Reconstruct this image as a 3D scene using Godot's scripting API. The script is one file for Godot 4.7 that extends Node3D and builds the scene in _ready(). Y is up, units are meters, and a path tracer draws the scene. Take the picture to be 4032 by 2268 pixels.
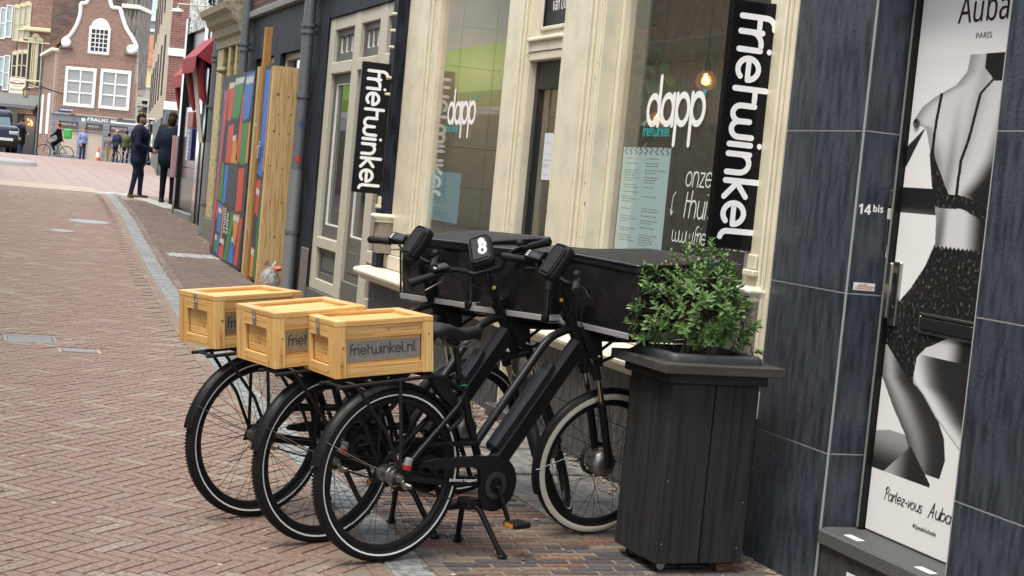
extends Node3D
# ---------------------------------------------------------------- camera model of the photograph
const PX := 4032.0 / 2576.0
const FOCAL := 6000.0
const EYE := Vector3(0, 1.58, 0)
var cam_f: Vector3
var cam_x: Vector3
var cam_y: Vector3
var rng := RandomNumberGenerator.new()
var names := {}
var mats := {}
var texs := {}

func setup_axes():
	var yaw := deg_to_rad(20.552)
	var pitch := deg_to_rad(3.925)
	var roll := deg_to_rad(5.4)
	cam_f = Vector3(sin(yaw) * cos(pitch), -sin(pitch), -cos(yaw) * cos(pitch))
	var r := cam_f.cross(Vector3.UP).normalized()
	var up := r.cross(cam_f)
	cam_x = r * cos(roll) + up * sin(roll)
	cam_y = up * cos(roll) - r * sin(roll)

func pray(x: float, y: float) -> Vector3:
	return cam_f * FOCAL + cam_x * (x * PX - 2016.0) - cam_y * (y * PX - 1134.0)
# a point on the sight line through a pixel, at a known depth, facade plane or ground height
func at_depth(x: float, y: float, depth: float) -> Vector3:
	return EYE + pray(x, y) * (depth / FOCAL)
func at_x(x: float, y: float, wx: float) -> Vector3:
	var d := pray(x, y)
	return EYE + d * (wx / d.x)
func at_y(x: float, y: float, wy: float) -> Vector3:
	var d := pray(x, y)
	return EYE + d * ((wy - EYE.y) / d.y)
const PROFILE := [[-40.0, 0.0], [7.0, 0.0], [12.0, 0.095], [16.5, 0.21], [20.0, 0.30], [24.3, 0.45], [28.0, 0.49], [32.0, 0.52], [36.0, 0.60], [50.0, 0.96], [56.0, 0.98], [64.0, 0.86], [85.0, 0.50], [400.0, 0.4]]
func gy(z: float) -> float:
	var d := -z
	for i in range(1, PROFILE.size()):
		if d < PROFILE[i][0]:
			var a = PROFILE[i - 1]
			var b = PROFILE[i]
			return lerpf(a[1], b[1], (d - a[0]) / (b[0] - a[0]))
	return 0.4
func on_ground(x: float, y: float) -> Vector3:
	var h := 0.0
	var q := Vector3.ZERO
	for i in 25:
		q = at_y(x, y, h)
		h = lerpf(h, gy(q.z), 0.7)
	return q

# ---------------------------------------------------------------- mesh builder
class MB:
	var v := PackedVector3Array()
	var n := PackedVector3Array()
	var t := PackedVector2Array()
	var c := PackedColorArray()
	var ix := PackedInt32Array()
	var xf := Transform3D.IDENTITY
	var col := Color.WHITE
	var uo := Vector2.ZERO
	func vert(p: Vector3, nn: Vector3, uv := Vector2.ZERO) -> int:
		v.append(xf * p)
		n.append((xf.basis * nn).normalized())
		t.append(uv + uo)
		c.append(col)
		return v.size() - 1
	func tri(a: Vector3, b: Vector3, d: Vector3, toward := Vector3.ZERO):
		var nn := (b - a).cross(d - a)
		if toward != Vector3.ZERO and nn.dot(toward) < 0:
			var s := b
			b = d
			d = s
			nn = -nn
		nn = nn.normalized()
		var i := vert(a, nn, Vector2(a.x + a.z, a.y))
		vert(b, nn, Vector2(b.x + b.z, b.y))
		vert(d, nn, Vector2(d.x + d.z, d.y))
		ix.append_array([i, i + 2, i + 1])
	func quad(a: Vector3, b: Vector3, d: Vector3, e: Vector3, toward := Vector3.ZERO):
		var nn := (b - a).cross(e - a)
		if nn.length_squared() < 1e-16:
			nn = (d - b).cross(e - b)
		if toward != Vector3.ZERO and nn.dot(toward) < 0:
			var s := b
			b = e
			e = s
			nn = -nn
		nn = nn.normalized()
		var lu := a.distance_to(b)
		var lv := a.distance_to(e)
		var i := v.size()
		if lu >= lv:
			vert(a, nn, Vector2(0, 0)); vert(b, nn, Vector2(lu, 0)); vert(d, nn, Vector2(lu, lv)); vert(e, nn, Vector2(0, lv))
		else:
			vert(a, nn, Vector2(0, 0)); vert(b, nn, Vector2(0, lu)); vert(d, nn, Vector2(lv, lu)); vert(e, nn, Vector2(lv, 0))
		ix.append_array([i, i + 2, i + 1, i, i + 3, i + 2])
	# a quad whose uv runs from 0 to 1
	func sheet(a: Vector3, b: Vector3, d: Vector3, e: Vector3):
		var nn := (b - a).cross(e - a).normalized()
		var i := vert(a, nn, Vector2(0, 1))
		vert(b, nn, Vector2(1, 1)); vert(d, nn, Vector2(1, 0)); vert(e, nn, Vector2(0, 0))
		ix.append_array([i, i + 2, i + 1, i, i + 3, i + 2])
	func box(ce: Vector3, s: Vector3, bev := 0.0):
		var h := s * 0.5
		uo = Vector2(ce.x * 3.7 + ce.y * 1.3, ce.z * 2.9 + ce.y * 2.1)
		var k := [h.x, h.y, h.z]
		bev = minf(bev, minf(h.x, minf(h.y, h.z)) * 0.9)
		for a in 3:
			var b := (a + 1) % 3
			var d := (a + 2) % 3
			for sg in [-1.0, 1.0]:
				var p := []
				for q in [[-1, -1], [1, -1], [1, 1], [-1, 1]]:
					var w := [0.0, 0.0, 0.0]
					w[a] = sg * k[a]
					w[b] = q[0] * (k[b] - bev)
					w[d] = q[1] * (k[d] - bev)
					p.append(ce + Vector3(w[0], w[1], w[2]))
				var o := [0.0, 0.0, 0.0]
				o[a] = sg
				quad(p[0], p[1], p[2], p[3], Vector3(o[0], o[1], o[2]))
			if bev > 0.0:
				for sb in [-1.0, 1.0]:
					for sd in [-1.0, 1.0]:
						var w0 := [0.0, 0.0, 0.0]
						var w1 := [0.0, 0.0, 0.0]
						w0[b] = sb * k[b]; w0[d] = sd * (k[d] - bev)
						w1[b] = sb * (k[b] - bev); w1[d] = sd * k[d]
						var e := [0.0, 0.0, 0.0]
						e[a] = k[a] - bev
						var ev := Vector3(e[0], e[1], e[2])
						var v0 := ce + Vector3(w0[0], w0[1], w0[2])
						var v1 := ce + Vector3(w1[0], w1[1], w1[2])
						quad(v0 - ev, v0 + ev, v1 + ev, v1 - ev, v0 - ce + v1 - ce)
		if bev > 0.0:
			for sx in [-1.0, 1.0]:
				for sy in [-1.0, 1.0]:
					for sz in [-1.0, 1.0]:
						var sgn := Vector3(sx, sy, sz)
						tri(ce + sgn * Vector3(h.x, h.y - bev, h.z - bev), ce + sgn * Vector3(h.x - bev, h.y, h.z - bev), ce + sgn * Vector3(h.x - bev, h.y - bev, h.z), sgn)
		uo = Vector2.ZERO
	func bx(x0: float, x1: float, y0: float, y1: float, z0: float, z1: float, bev := 0.0):
		box(Vector3(x0 + x1, y0 + y1, z0 + z1) * 0.5, Vector3(absf(x1 - x0), absf(y1 - y0), absf(z1 - z0)), bev)
	# a bar of rectangular section between two points
	func bar(a: Vector3, b: Vector3, w: float, h: float, bev := 0.0, up := Vector3.UP):
		var keep := xf
		var d := (b - a).normalized()
		var s := d.cross(up).normalized()
		if s.length() < 0.5:
			s = d.cross(Vector3.RIGHT).normalized()
		xf = keep * Transform3D(Basis(d, s.cross(d), s), (a + b) * 0.5)
		box(Vector3.ZERO, Vector3(a.distance_to(b), h, w), bev)
		xf = keep
	func tube(pts: Array, r, sides := 8, closed := false, caps := true, flat := 1.0):
		var m := pts.size()
		var base := v.size()
		var prev := Vector3.ZERO
		var run := 0.0
		for i in m + (1 if closed else 0):
			var k := i % m
			var p: Vector3 = pts[k]
			var d: Vector3
			if closed:
				d = pts[(k + 1) % m] - pts[(k + m - 1) % m]
			else:
				d = pts[mini(k + 1, m - 1)] - pts[maxi(k - 1, 0)]
			d = d.normalized()
			if prev == Vector3.ZERO:
				prev = d.cross(Vector3.UP)
				if prev.length() < 0.05:
					prev = d.cross(Vector3.RIGHT)
			prev = (prev - d * d.dot(prev)).normalized()
			var q := d.cross(prev)
			var rr: float = r[k] if r is Array else r
			if i > 0:
				run += p.distance_to(pts[(k + m - 1) % m])
			for j in sides + 1:
				var a := TAU * j / sides
				var o := prev * cos(a) + q * sin(a) * flat
				vert(p + o * rr, (prev * cos(a) + q * sin(a) / flat).normalized(), Vector2(run, float(j) / sides * rr * 6.28))
		var w := sides + 1
		for i in m - (0 if closed else 1):
			for j in sides:
				var a0 := base + i * w + j
				var a1 := a0 + w
				ix.append_array([a0, a1, a0 + 1, a0 + 1, a1, a1 + 1])
		if caps and not closed:
			for e in [0, m - 1]:
				var d2: Vector3 = (pts[0] - pts[1]) if e == 0 else (pts[m - 1] - pts[m - 2])
				d2 = d2.normalized()
				var ib := v.size()
				var k2: int = base + e * w
				var inv := xf.affine_inverse()
				for j in sides:
					vert(inv * v[k2 + j], d2)
				for j in range(1, sides - 1):
					if e == 0:
						ix.append_array([ib, ib + j, ib + j + 1])
					else:
						ix.append_array([ib, ib + j + 1, ib + j])
	# profile of (radius, height) turned round the y axis
	func lathe(prof: Array, segs := 20, smooth := true, a0 := 0.0, a1 := TAU):
		var m := prof.size()
		var nr := []
		for i in m - 1:
			var d: Vector2 = prof[i + 1] - prof[i]
			nr.append(Vector2(d.y, -d.x).normalized())
		for i in m - 1:
			var n0: Vector2 = nr[i]
			var n1: Vector2 = nr[i]
			if smooth:
				if i > 0 and nr[i - 1].dot(nr[i]) > 0.3:
					n0 = (nr[i - 1] + nr[i]).normalized()
				if i < m - 2 and nr[i + 1].dot(nr[i]) > 0.3:
					n1 = (nr[i + 1] + nr[i]).normalized()
			var b := v.size()
			for j in segs + 1:
				var a := lerpf(a0, a1, float(j) / segs)
				var d3 := Vector3(cos(a), 0, sin(a))
				vert(d3 * prof[i].x + Vector3.UP * prof[i].y, d3 * n0.x + Vector3.UP * n0.y, Vector2(a * prof[i].x, prof[i].y))
				vert(d3 * prof[i + 1].x + Vector3.UP * prof[i + 1].y, d3 * n1.x + Vector3.UP * n1.y, Vector2(a * prof[i + 1].x, prof[i + 1].y))
			for j in segs:
				var k := b + j * 2
				ix.append_array([k, k + 2, k + 1, k + 1, k + 2, k + 3])
	func ell(ce: Vector3, r: Vector3, segs := 12, rings := 8):
		var b := v.size()
		for i in rings + 1:
			var f := PI * i / rings
			for j in segs + 1:
				var a := TAU * j / segs
				var d := Vector3(sin(f) * cos(a), cos(f), sin(f) * sin(a))
				vert(ce + d * r, d / r, Vector2(a, f) * 0.1)
		for i in rings:
			for j in segs:
				var k := b + i * (segs + 1) + j
				var w := segs + 1
				ix.append_array([k, k + w, k + 1, k + 1, k + w, k + w + 1])
	# polygon in the x-y plane, from z0 to z1
	func prism(poly: PackedVector2Array, z0: float, z1: float, bev := 0.0):
		if Geometry2D.is_polygon_clockwise(poly):
			poly = poly.duplicate()
			poly.reverse()
		var ids := Geometry2D.triangulate_polygon(poly)
		var top := poly
		if bev > 0.0:
			var o := Geometry2D.offset_polygon(poly, -bev, Geometry2D.JOIN_MITER)
			if o.size() == 1 and o[0].size() == poly.size():
				top = o[0]
				if Geometry2D.is_polygon_clockwise(top):
					top.reverse()
				var best := 0
				for k in top.size():
					if top[k].distance_to(poly[0]) < top[best].distance_to(poly[0]):
						best = k
				var turned := PackedVector2Array()
				for k in top.size():
					turned.append(top[(k + best) % top.size()])
				top = turned
		for sg in [0, 1]:
			var z := z0 if sg == 0 else z1
			var pl := top if (sg == 1 and z1 > z0) else poly
			var nn := Vector3(0, 0, -1.0 if (sg == 0) == (z1 > z0) else 1.0)
			var b := v.size()
			for p in pl:
				vert(Vector3(p.x, p.y, z), nn, p)
			for k in range(0, ids.size(), 3):
				if nn.z > 0:
					ix.append_array([b + ids[k], b + ids[k + 2], b + ids[k + 1]])
				else:
					ix.append_array([b + ids[k], b + ids[k + 1], b + ids[k + 2]])
		var m := poly.size()
		var lowest := minf(z0, z1)
		var highest := maxf(z0, z1)
		for k in m:
			var p := poly[k]
			var q := poly[(k + 1) % m]
			var out := Vector3(q.y - p.y, p.x - q.x, 0)
			if top == poly:
				quad(Vector3(p.x, p.y, lowest), Vector3(q.x, q.y, lowest), Vector3(q.x, q.y, highest), Vector3(p.x, p.y, highest), out)
			else:
				var tp := top[k]
				var tq := top[(k + 1) % m]
				quad(Vector3(p.x, p.y, lowest), Vector3(q.x, q.y, lowest), Vector3(q.x, q.y, highest - bev), Vector3(p.x, p.y, highest - bev), out)
				quad(Vector3(p.x, p.y, highest - bev), Vector3(q.x, q.y, highest - bev), Vector3(tq.x, tq.y, highest), Vector3(tp.x, tp.y, highest), out + Vector3(0, 0, out.length()))
	# a flat stroke with round ends in the x-y plane
	func ribbon(pts: Array, w: float, z: float):
		var m := pts.size()
		var h := w * 0.5
		if m == 1:
			pts = [pts[0], pts[0] + Vector2(0.0001, 0)]
			m = 2
		var L := []
		var R := []
		for i in m:
			var d: Vector2 = (pts[mini(i + 1, m - 1)] - pts[maxi(i - 1, 0)]).normalized()
			var o := Vector2(-d.y, d.x)
			var k := 1.0
			if i > 0 and i < m - 1:
				var e: Vector2 = (pts[i + 1] - pts[i]).normalized()
				k = 1.0 / maxf(0.6, o.dot(Vector2(-e.y, e.x)))
			L.append(pts[i] + o * h * k)
			R.append(pts[i] - o * h * k)
		var base := v.size()
		for i in m:
			vert(Vector3(L[i].x, L[i].y, z), Vector3.BACK)
			vert(Vector3(R[i].x, R[i].y, z), Vector3.BACK)
		for i in m - 1:
			var a := base + i * 2
			ix.append_array([a, a + 2, a + 1, a + 1, a + 2, a + 3])
		for e in [0, m - 1]:
			var o2: Vector2 = (L[e] - pts[e])
			var s := 1.0 if e == 0 else -1.0
			var b := vert(Vector3(pts[e].x, pts[e].y, z), Vector3.BACK)
			for j in 7:
				var p: Vector2 = pts[e] + o2.rotated(s * PI * j / 6.0)
				vert(Vector3(p.x, p.y, z), Vector3.BACK)
			for j in 6:
				if s > 0:
					ix.append_array([b, b + j + 2, b + j + 1])
				else:
					ix.append_array([b, b + j + 1, b + j + 2])
	func mesh() -> ArrayMesh:
		var a := []
		a.resize(Mesh.ARRAY_MAX)
		a[Mesh.ARRAY_VERTEX] = v
		a[Mesh.ARRAY_NORMAL] = n
		a[Mesh.ARRAY_TEX_UV] = t
		a[Mesh.ARRAY_COLOR] = c
		a[Mesh.ARRAY_INDEX] = ix
		var m := ArrayMesh.new()
		m.add_surface_from_arrays(Mesh.PRIMITIVE_TRIANGLES, a)
		return m

# ---------------------------------------------------------------- nodes
func numbered(called: String) -> String:
	var k: int = names.get(called, 0)
	names[called] = k + 1
	return called if k == 0 else "%s_%03d" % [called, k]
func tag(o: Node, label: String, category: String, group := ""):
	o.set_meta("label", label)
	o.set_meta("category", category)
	if group:
		o.set_meta("group", group)
func thing(called: String, label: String, category: String, pos := Vector3.ZERO, basis := Basis.IDENTITY, group := "") -> Node3D:
	var o := Node3D.new()
	o.name = numbered(called)
	add_child(o)
	o.transform = Transform3D(basis, pos)
	tag(o, label, category, group)
	return o
func part(mb: MB, called: String, m: Material, parent: Node, label := "") -> MeshInstance3D:
	var o := MeshInstance3D.new()
	o.name = called
	o.mesh = mb.mesh()
	o.mesh.surface_set_material(0, m)
	parent.add_child(o, true)
	if label:
		o.set_meta("label", label)
	return o
func whole(mb: MB, called: String, m: Material, label: String, category: String, group := "") -> MeshInstance3D:
	var o := part(mb, numbered(called), m, self)
	tag(o, label, category, group)
	return o
func struct(mb: MB, called: String, m: Material, parent: Node = self) -> MeshInstance3D:
	var o := part(mb, numbered(called) if parent == self else called, m, parent)
	o.set_meta("kind", "structure")
	return o
func stuff(mb: MB, called: String, m: Material, parent: Node) -> MeshInstance3D:
	var o := part(mb, called, m, parent)
	o.set_meta("kind", "stuff")
	return o
func another(src: Node3D, label: String, group := "") -> Node3D:
	var o: Node3D = src.duplicate()
	var base := String(src.name)
	var cut := base.rfind("_")
	if cut > 0 and base.length() - cut == 4 and base.substr(cut + 1).is_valid_int():
		base = base.substr(0, cut)
	o.name = numbered(base)
	add_child(o)
	o.set_meta("label", label)
	if group:
		o.set_meta("group", group)
	return o

# ---------------------------------------------------------------- textures and materials
func ramp_image(noise: FastNoiseLite, w: int, h: int, stops: Array, sx := 1.0, sy := 1.0, gain := 1.0) -> Image:
	var n := noise.duplicate()
	var src: Image
	if sx == 1.0 and sy == 1.0:
		src = n.get_seamless_image(w, h, false, false, 0.15)
	else:
		var sw := int(w / sx)
		var sh := int(h / sy)
		src = n.get_seamless_image(sw, sh, false, false, 0.15)
		src.convert(Image.FORMAT_L8)
		src.resize(w, h, Image.INTERPOLATE_CUBIC)
	src.convert(Image.FORMAT_L8)
	var lut := PackedByteArray()
	lut.resize(768)
	for i in 256:
		var f := clampf((i / 255.0 - 0.5) * gain + 0.5, 0.0, 1.0)
		var c: Color = stops[0][1]
		for k in range(1, stops.size()):
			if f <= stops[k][0]:
				c = stops[k - 1][1].lerp(stops[k][1], (f - stops[k - 1][0]) / (stops[k][0] - stops[k - 1][0]))
				break
			c = stops[k][1]
		lut[i * 3] = c.r8
		lut[i * 3 + 1] = c.g8
		lut[i * 3 + 2] = c.b8
	var s := src.get_data()
	var o := PackedByteArray()
	o.resize(w * h * 3)
	for i in w * h:
		var k := s[i] * 3
		o[i * 3] = lut[k]
		o[i * 3 + 1] = lut[k + 1]
		o[i * 3 + 2] = lut[k + 2]
	return Image.create_from_data(w, h, false, Image.FORMAT_RGB8, o)
func noise(sd: int, freq: float, oct := 4, kind := FastNoiseLite.TYPE_SIMPLEX_SMOOTH) -> FastNoiseLite:
	var n := FastNoiseLite.new()
	n.seed = sd
	n.frequency = freq
	n.noise_type = kind
	n.fractal_octaves = oct
	return n
func g(x: float) -> Color:
	return Color(x, x, x)
func make_textures():
	texs.fine = ImageTexture.create_from_image(ramp_image(noise(3, 0.06, 4), 512, 512, [[0.0, g(0.74)], [0.5, g(0.9)], [1.0, g(1.0)]], 1, 1, 1.5))
	texs.patch = ImageTexture.create_from_image(ramp_image(noise(5, 0.012, 5), 512, 512, [[0.0, g(0.66)], [0.45, g(0.88)], [1.0, g(1.0)]], 1, 1, 1.3))
	texs.grit = ImageTexture.create_from_image(ramp_image(noise(8, 0.25, 3), 512, 512, [[0.0, g(0.55)], [0.35, g(0.85)], [0.75, g(0.95)], [1.0, g(1.0)]], 1, 1, 1.4))
	texs.wood = ImageTexture.create_from_image(ramp_image(noise(11, 0.035, 4), 512, 512, [[0.0, Color(0.86, 0.74, 0.55)], [0.42, Color(0.95, 0.89, 0.77)], [0.55, Color(1, 0.97, 0.9)], [0.75, Color(0.95, 0.89, 0.78)], [1.0, Color(1, 0.97, 0.91)]], 8, 1, 1.9))
	texs.grain = ImageTexture.create_from_image(ramp_image(noise(13, 0.05, 4), 512, 512, [[0.0, g(0.55)], [0.4, g(0.82)], [0.6, g(0.95)], [1.0, g(1.0)]], 8, 1, 1.7))
	texs.paint = ImageTexture.create_from_image(ramp_image(noise(15, 0.01, 4), 512, 512, [[0.0, g(0.93)], [0.5, g(0.98)], [1.0, g(1.0)]], 1, 1, 1.3))
	texs.slate = ImageTexture.create_from_image(ramp_image(noise(16, 0.03, 5), 512, 512, [[0.0, Color(0.66, 0.67, 0.69)], [0.45, Color(0.86, 0.87, 0.88)], [0.7, Color(0.94, 0.94, 0.95)], [1.0, g(1.0)]], 1, 4, 1.5))
	texs.stain = ImageTexture.create_from_image(ramp_image(noise(14, 0.03, 4), 512, 512, [[0.0, g(0.74)], [0.5, g(0.93)], [1.0, g(1.0)]], 6, 1, 1.4))
	texs.streak = ImageTexture.create_from_image(ramp_image(noise(17, 0.03, 5), 512, 512, [[0.0, Color(0.46, 0.47, 0.5)], [0.45, Color(0.8, 0.81, 0.84)], [0.7, Color(0.92, 0.93, 0.95)], [1.0, g(1.0)]], 1, 5, 1.6))
	var fl := ramp_image(noise(19, 0.05, 3, FastNoiseLite.TYPE_CELLULAR), 512, 512, [[0.0, g(0.5)], [1.0, g(0.5)]])
	rng.seed = 77
	fl.fill(Color(0, 0, 0, 0))
	fl.convert(Image.FORMAT_RGBA8)
	fl.fill(Color(0.75, 0.78, 0.82, 0.0))
	for k in 340:
		var x := rng.randi_range(2, 505)
		var y := rng.randi_range(2, 505)
		var len := rng.randi_range(1, 7) if rng.randf() < 0.35 else 1
		var dx := rng.randf_range(-0.4, 0.4)
		for j in len:
			fl.set_pixel(clampi(x + int(dx * j), 0, 511), clampi(y + j, 0, 511), Color(0.72, 0.74, 0.76, rng.randf_range(0.12, 0.45)))
	texs.fleck = ImageTexture.create_from_image(fl)
	var bump := noise(23, 0.09, 4).get_seamless_image(512, 512)
	bump.convert(Image.FORMAT_L8)
	texs.bump = ImageTexture.create_from_image(bump)
	var soft := noise(29, 0.02, 3).get_seamless_image(512, 512)
	soft.convert(Image.FORMAT_L8)
	texs.soft = ImageTexture.create_from_image(soft)

func mat(key: String, color: Color, rough := 0.7, metal := 0.0, tex := "", scale := Vector3.ONE, bump := 0.0, bump_tex := "bump") -> StandardMaterial3D:
	if mats.has(key):
		return mats[key]
	var m := StandardMaterial3D.new()
	m.resource_name = key
	m.albedo_color = color
	m.roughness = rough
	m.metallic = metal
	if tex:
		m.albedo_texture = texs[tex]
		m.uv1_triplanar = true
		m.uv1_scale = scale
	if bump > 0.0:
		m.uv1_triplanar = true
		m.uv1_scale = scale
		m.heightmap_enabled = true
		m.heightmap_texture = texs[bump_tex]
		m.heightmap_scale = bump
	m.vertex_color_use_as_albedo = true
	if color.get_luminance() < 0.2 and metal < 0.5:
		m.metallic_specular = 0.32
	mats[key] = m
	return m
func uvmat(key: String, color: Color, rough: float, tex: String, scale: Vector3, metal := 0.0) -> StandardMaterial3D:
	if mats.has(key):
		return mats[key]
	var m := mat(key, color, rough, metal)
	m.albedo_texture = texs[tex]
	m.uv1_scale = scale
	return m
func glass(key: String, alpha := 0.06, tint := Color(0.6, 0.65, 0.62)) -> StandardMaterial3D:
	if mats.has(key):
		return mats[key]
	var m := StandardMaterial3D.new()
	m.resource_name = key
	m.albedo_color = Color(tint.r, tint.g, tint.b, alpha)
	m.transparency = BaseMaterial3D.TRANSPARENCY_ALPHA
	m.roughness = 0.0
	mats[key] = m
	return m
func image_mat(key: String, im: Image, rough := 0.6) -> StandardMaterial3D:
	var m := StandardMaterial3D.new()
	m.resource_name = key
	m.albedo_texture = ImageTexture.create_from_image(im)
	m.roughness = rough
	m.texture_repeat = false
	mats[key] = m
	return m
func lin(r: float, gg: float, b: float) -> Color:
	return Color(r, gg, b).linear_to_srgb()

# ---------------------------------------------------------------- lettering
func arc(cx: float, cy: float, rx: float, ry: float, a0: float, a1: float, k := 10) -> Array:
	var o := []
	for i in k + 1:
		var a := deg_to_rad(lerpf(a0, a1, float(i) / k))
		o.append(Vector2(cx + rx * cos(a), cy + ry * sin(a)))
	return o
func V2(a: Array) -> Array:
	var o := []
	for i in range(0, a.size(), 2):
		o.append(Vector2(a[i], a[i + 1]))
	return o
# width and strokes of a letter whose x-height is 1
func glyph(ch: String) -> Array:
	match ch:
		"f": return [0.62, [V2([0.2, 0]) + V2([0.2, 1.1]) + arc(0.58, 1.12, 0.38, 0.38, 180, 85, 6), V2([0.2, 0.82, 0.62, 0.82])]]
		"r": return [0.62, [V2([0.12, 0, 0.12, 0.98]), arc(0.62, 0.5, 0.5, 0.46, 180, 88, 8)]]
		"i": return [0.34, [V2([0.14, 0, 0.14, 0.96]), V2([0.14, 1.36])]]
		"e": return [1.02, [arc(0.5, 0.5, 0.42, 0.46, 0, 315, 18), V2([0.14, 0.5, 0.88, 0.5])]]
		"t": return [0.72, [V2([0.2, 1.4, 0.2, 0.0]), V2([0.2, 0.92, 0.68, 0.92])]]
		"w": return [1.42, [V2([0.08, 0.96]) + arc(0.39, 0.36, 0.31, 0.34, 180, 350, 10), V2([0.7, 0.8]) + arc(1.01, 0.36, 0.31, 0.34, 190, 360, 10) + V2([1.32, 0.96])]]
		"n": return [1.0, [V2([0.12, 0, 0.12, 0.96]), V2([0.12, 0.5]) + arc(0.48, 0.56, 0.36, 0.4, 170, 0, 10) + V2([0.84, 0])]]
		"m": return [1.5, [V2([0.12, 0, 0.12, 0.96]), arc(0.42, 0.62, 0.3, 0.34, 170, 0, 8) + V2([0.72, 0]), arc(1.02, 0.62, 0.3, 0.34, 170, 0, 8) + V2([1.32, 0])]]
		"k": return [0.86, [V2([0.12, 0, 0.12, 1.5]), V2([0.72, 0.96, 0.16, 0.5]), V2([0.2, 0.52, 0.76, 0.0])]]
		"l": return [0.46, [V2([0.12, 1.5, 0.12, 0.3]) + arc(0.4, 0.28, 0.28, 0.28, 180, 262, 6)]]
		"d": return [1.06, [arc(0.5, 0.48, 0.42, 0.46, 10, 350, 18), V2([0.92, 1.55, 0.92, 0.0])]]
		"a": return [1.06, [arc(0.5, 0.48, 0.42, 0.46, 10, 350, 18), V2([0.92, 0.95, 0.92, 0.0])]]
		"p": return [1.06, [arc(0.52, 0.48, 0.42, 0.46, 170, -170, 18), V2([0.1, 0.95, 0.1, -0.62])]]
		"b": return [1.06, [arc(0.52, 0.48, 0.42, 0.46, 170, -170, 18), V2([0.1, 1.5, 0.1, 0.0])]]
		"o": return [1.0, [arc(0.48, 0.48, 0.4, 0.46, 0, 345, 16)]]
		"u": return [0.95, [V2([0.1, 0.95]) + arc(0.46, 0.38, 0.36, 0.38, 180, 360, 10) + V2([0.82, 0.95]), V2([0.82, 0.5, 0.86, 0.0])]]
		"h": return [0.95, [V2([0.1, 0, 0.1, 1.5]), V2([0.1, 0.5]) + arc(0.46, 0.56, 0.36, 0.4, 170, 0, 10) + V2([0.82, 0])]]
		"z": return [0.8, [V2([0.1, 0.9, 0.68, 0.9]), V2([0.68, 0.88, 0.1, 0.06]), V2([0.1, 0.04, 0.74, 0.02])]]
		"s": return [0.75, [arc(0.38, 0.7, 0.27, 0.25, 40, 260, 9) + arc(0.36, 0.23, 0.28, 0.24, 80, -140, 9)]]
		"v": return [0.8, [V2([0.06, 0.95, 0.36, 0.02]), V2([0.36, 0.02, 0.7, 0.95])]]
		".": return [0.36, [V2([0.14, 0.03])]]
		"-": return [0.6, [V2([0.1, 0.5, 0.5, 0.5])]]
		"P": return [0.85, [V2([0.14, -0.1, 0.2, 1.7]), V2([0.0, 1.3]) + arc(0.36, 1.3, 0.36, 0.45, 160, -100, 12)]]
		"A": return [1.2, [V2([0.0, -0.2, 0.62, 1.7]), V2([0.62, 1.7, 0.82, 0.0]), V2([0.2, 0.55, 0.9, 0.62])]]
		"W": return [1.5, [V2([0.05, 1.4, 0.3, 0]), V2([0.3, 0, 0.6, 1.2]), V2([0.6, 1.2, 0.9, 0]), V2([0.9, 0, 1.2, 1.4])]]
		"D": return [1.0, [V2([0.1, 0, 0.1, 1.4]), arc(0.1, 0.7, 0.7, 0.7, 90, -90, 12)]]
		"N": return [1.1, [V2([0.1, 0, 0.1, 1.4]), V2([0.1, 1.4, 0.8, 0]), V2([0.8, 0, 0.8, 1.4])]]
		"R": return [0.95, [V2([0.1, 0, 0.1, 1.4]), arc(0.1, 1.05, 0.55, 0.35, 90, -90, 10), V2([0.2, 0.7, 0.75, 0])]]
		"I": return [0.4, [V2([0.14, 0, 0.14, 1.4])]]
		"0": return [0.9, [arc(0.4, 0.7, 0.34, 0.7, 0, 350, 16)]]
		"1": return [0.5, [V2([0.1, 1.1, 0.3, 1.4]), V2([0.3, 1.4, 0.3, 0])]]
		"2": return [0.85, [arc(0.38, 1.02, 0.32, 0.38, 160, -30, 10) + V2([0.08, 0.02]), V2([0.08, 0.02, 0.75, 0.02])]]
		"6": return [0.85, [arc(0.4, 0.42, 0.32, 0.42, 110, 460, 16), V2([0.12, 0.6]) + arc(0.62, 0.7, 0.5, 0.7, 170, 105, 6)]]
	return [0.5, []]
func stroke_width(s: String, size: float, gap := 0.0) -> float:
	var x := 0.0
	for ch in s:
		x += (glyph(ch)[0] + gap) * size
	return x
func strokes(mb: MB, s: String, xf: Transform3D, size: float, w: float, slant := 0.0, gap := 0.0):
	var keep := mb.xf
	mb.xf = keep * xf
	var x := 0.0
	var layer := 0
	for ch in s:
		var gl: Array = glyph(ch)
		for st in gl[1]:
			var pts := []
			for p in st:
				pts.append(Vector2(x + (p.x + p.y * slant) * size, p.y * size))
			mb.ribbon(pts, w, 0.0004 * (layer % 4))
			layer += 1
		x += (gl[0] + gap) * size
	mb.xf = keep
func text(s: String, height: float, m: Material, parent: Node, xf: Transform3D, font := "Droid Sans", weight := 400, called := "lettering", depth := 0.002) -> MeshInstance3D:
	var tm := TextMesh.new()
	var f := SystemFont.new()
	f.font_names = PackedStringArray([font])
	f.font_weight = weight
	tm.font = f
	tm.text = s
	tm.font_size = 64
	tm.pixel_size = height / 46.0
	tm.depth = depth
	tm.material = m
	tm.horizontal_alignment = HORIZONTAL_ALIGNMENT_LEFT
	tm.vertical_alignment = VERTICAL_ALIGNMENT_BOTTOM
	var o := MeshInstance3D.new()
	o.name = called
	o.mesh = tm
	o.transform = xf
	parent.add_child(o, true)
	return o
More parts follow.
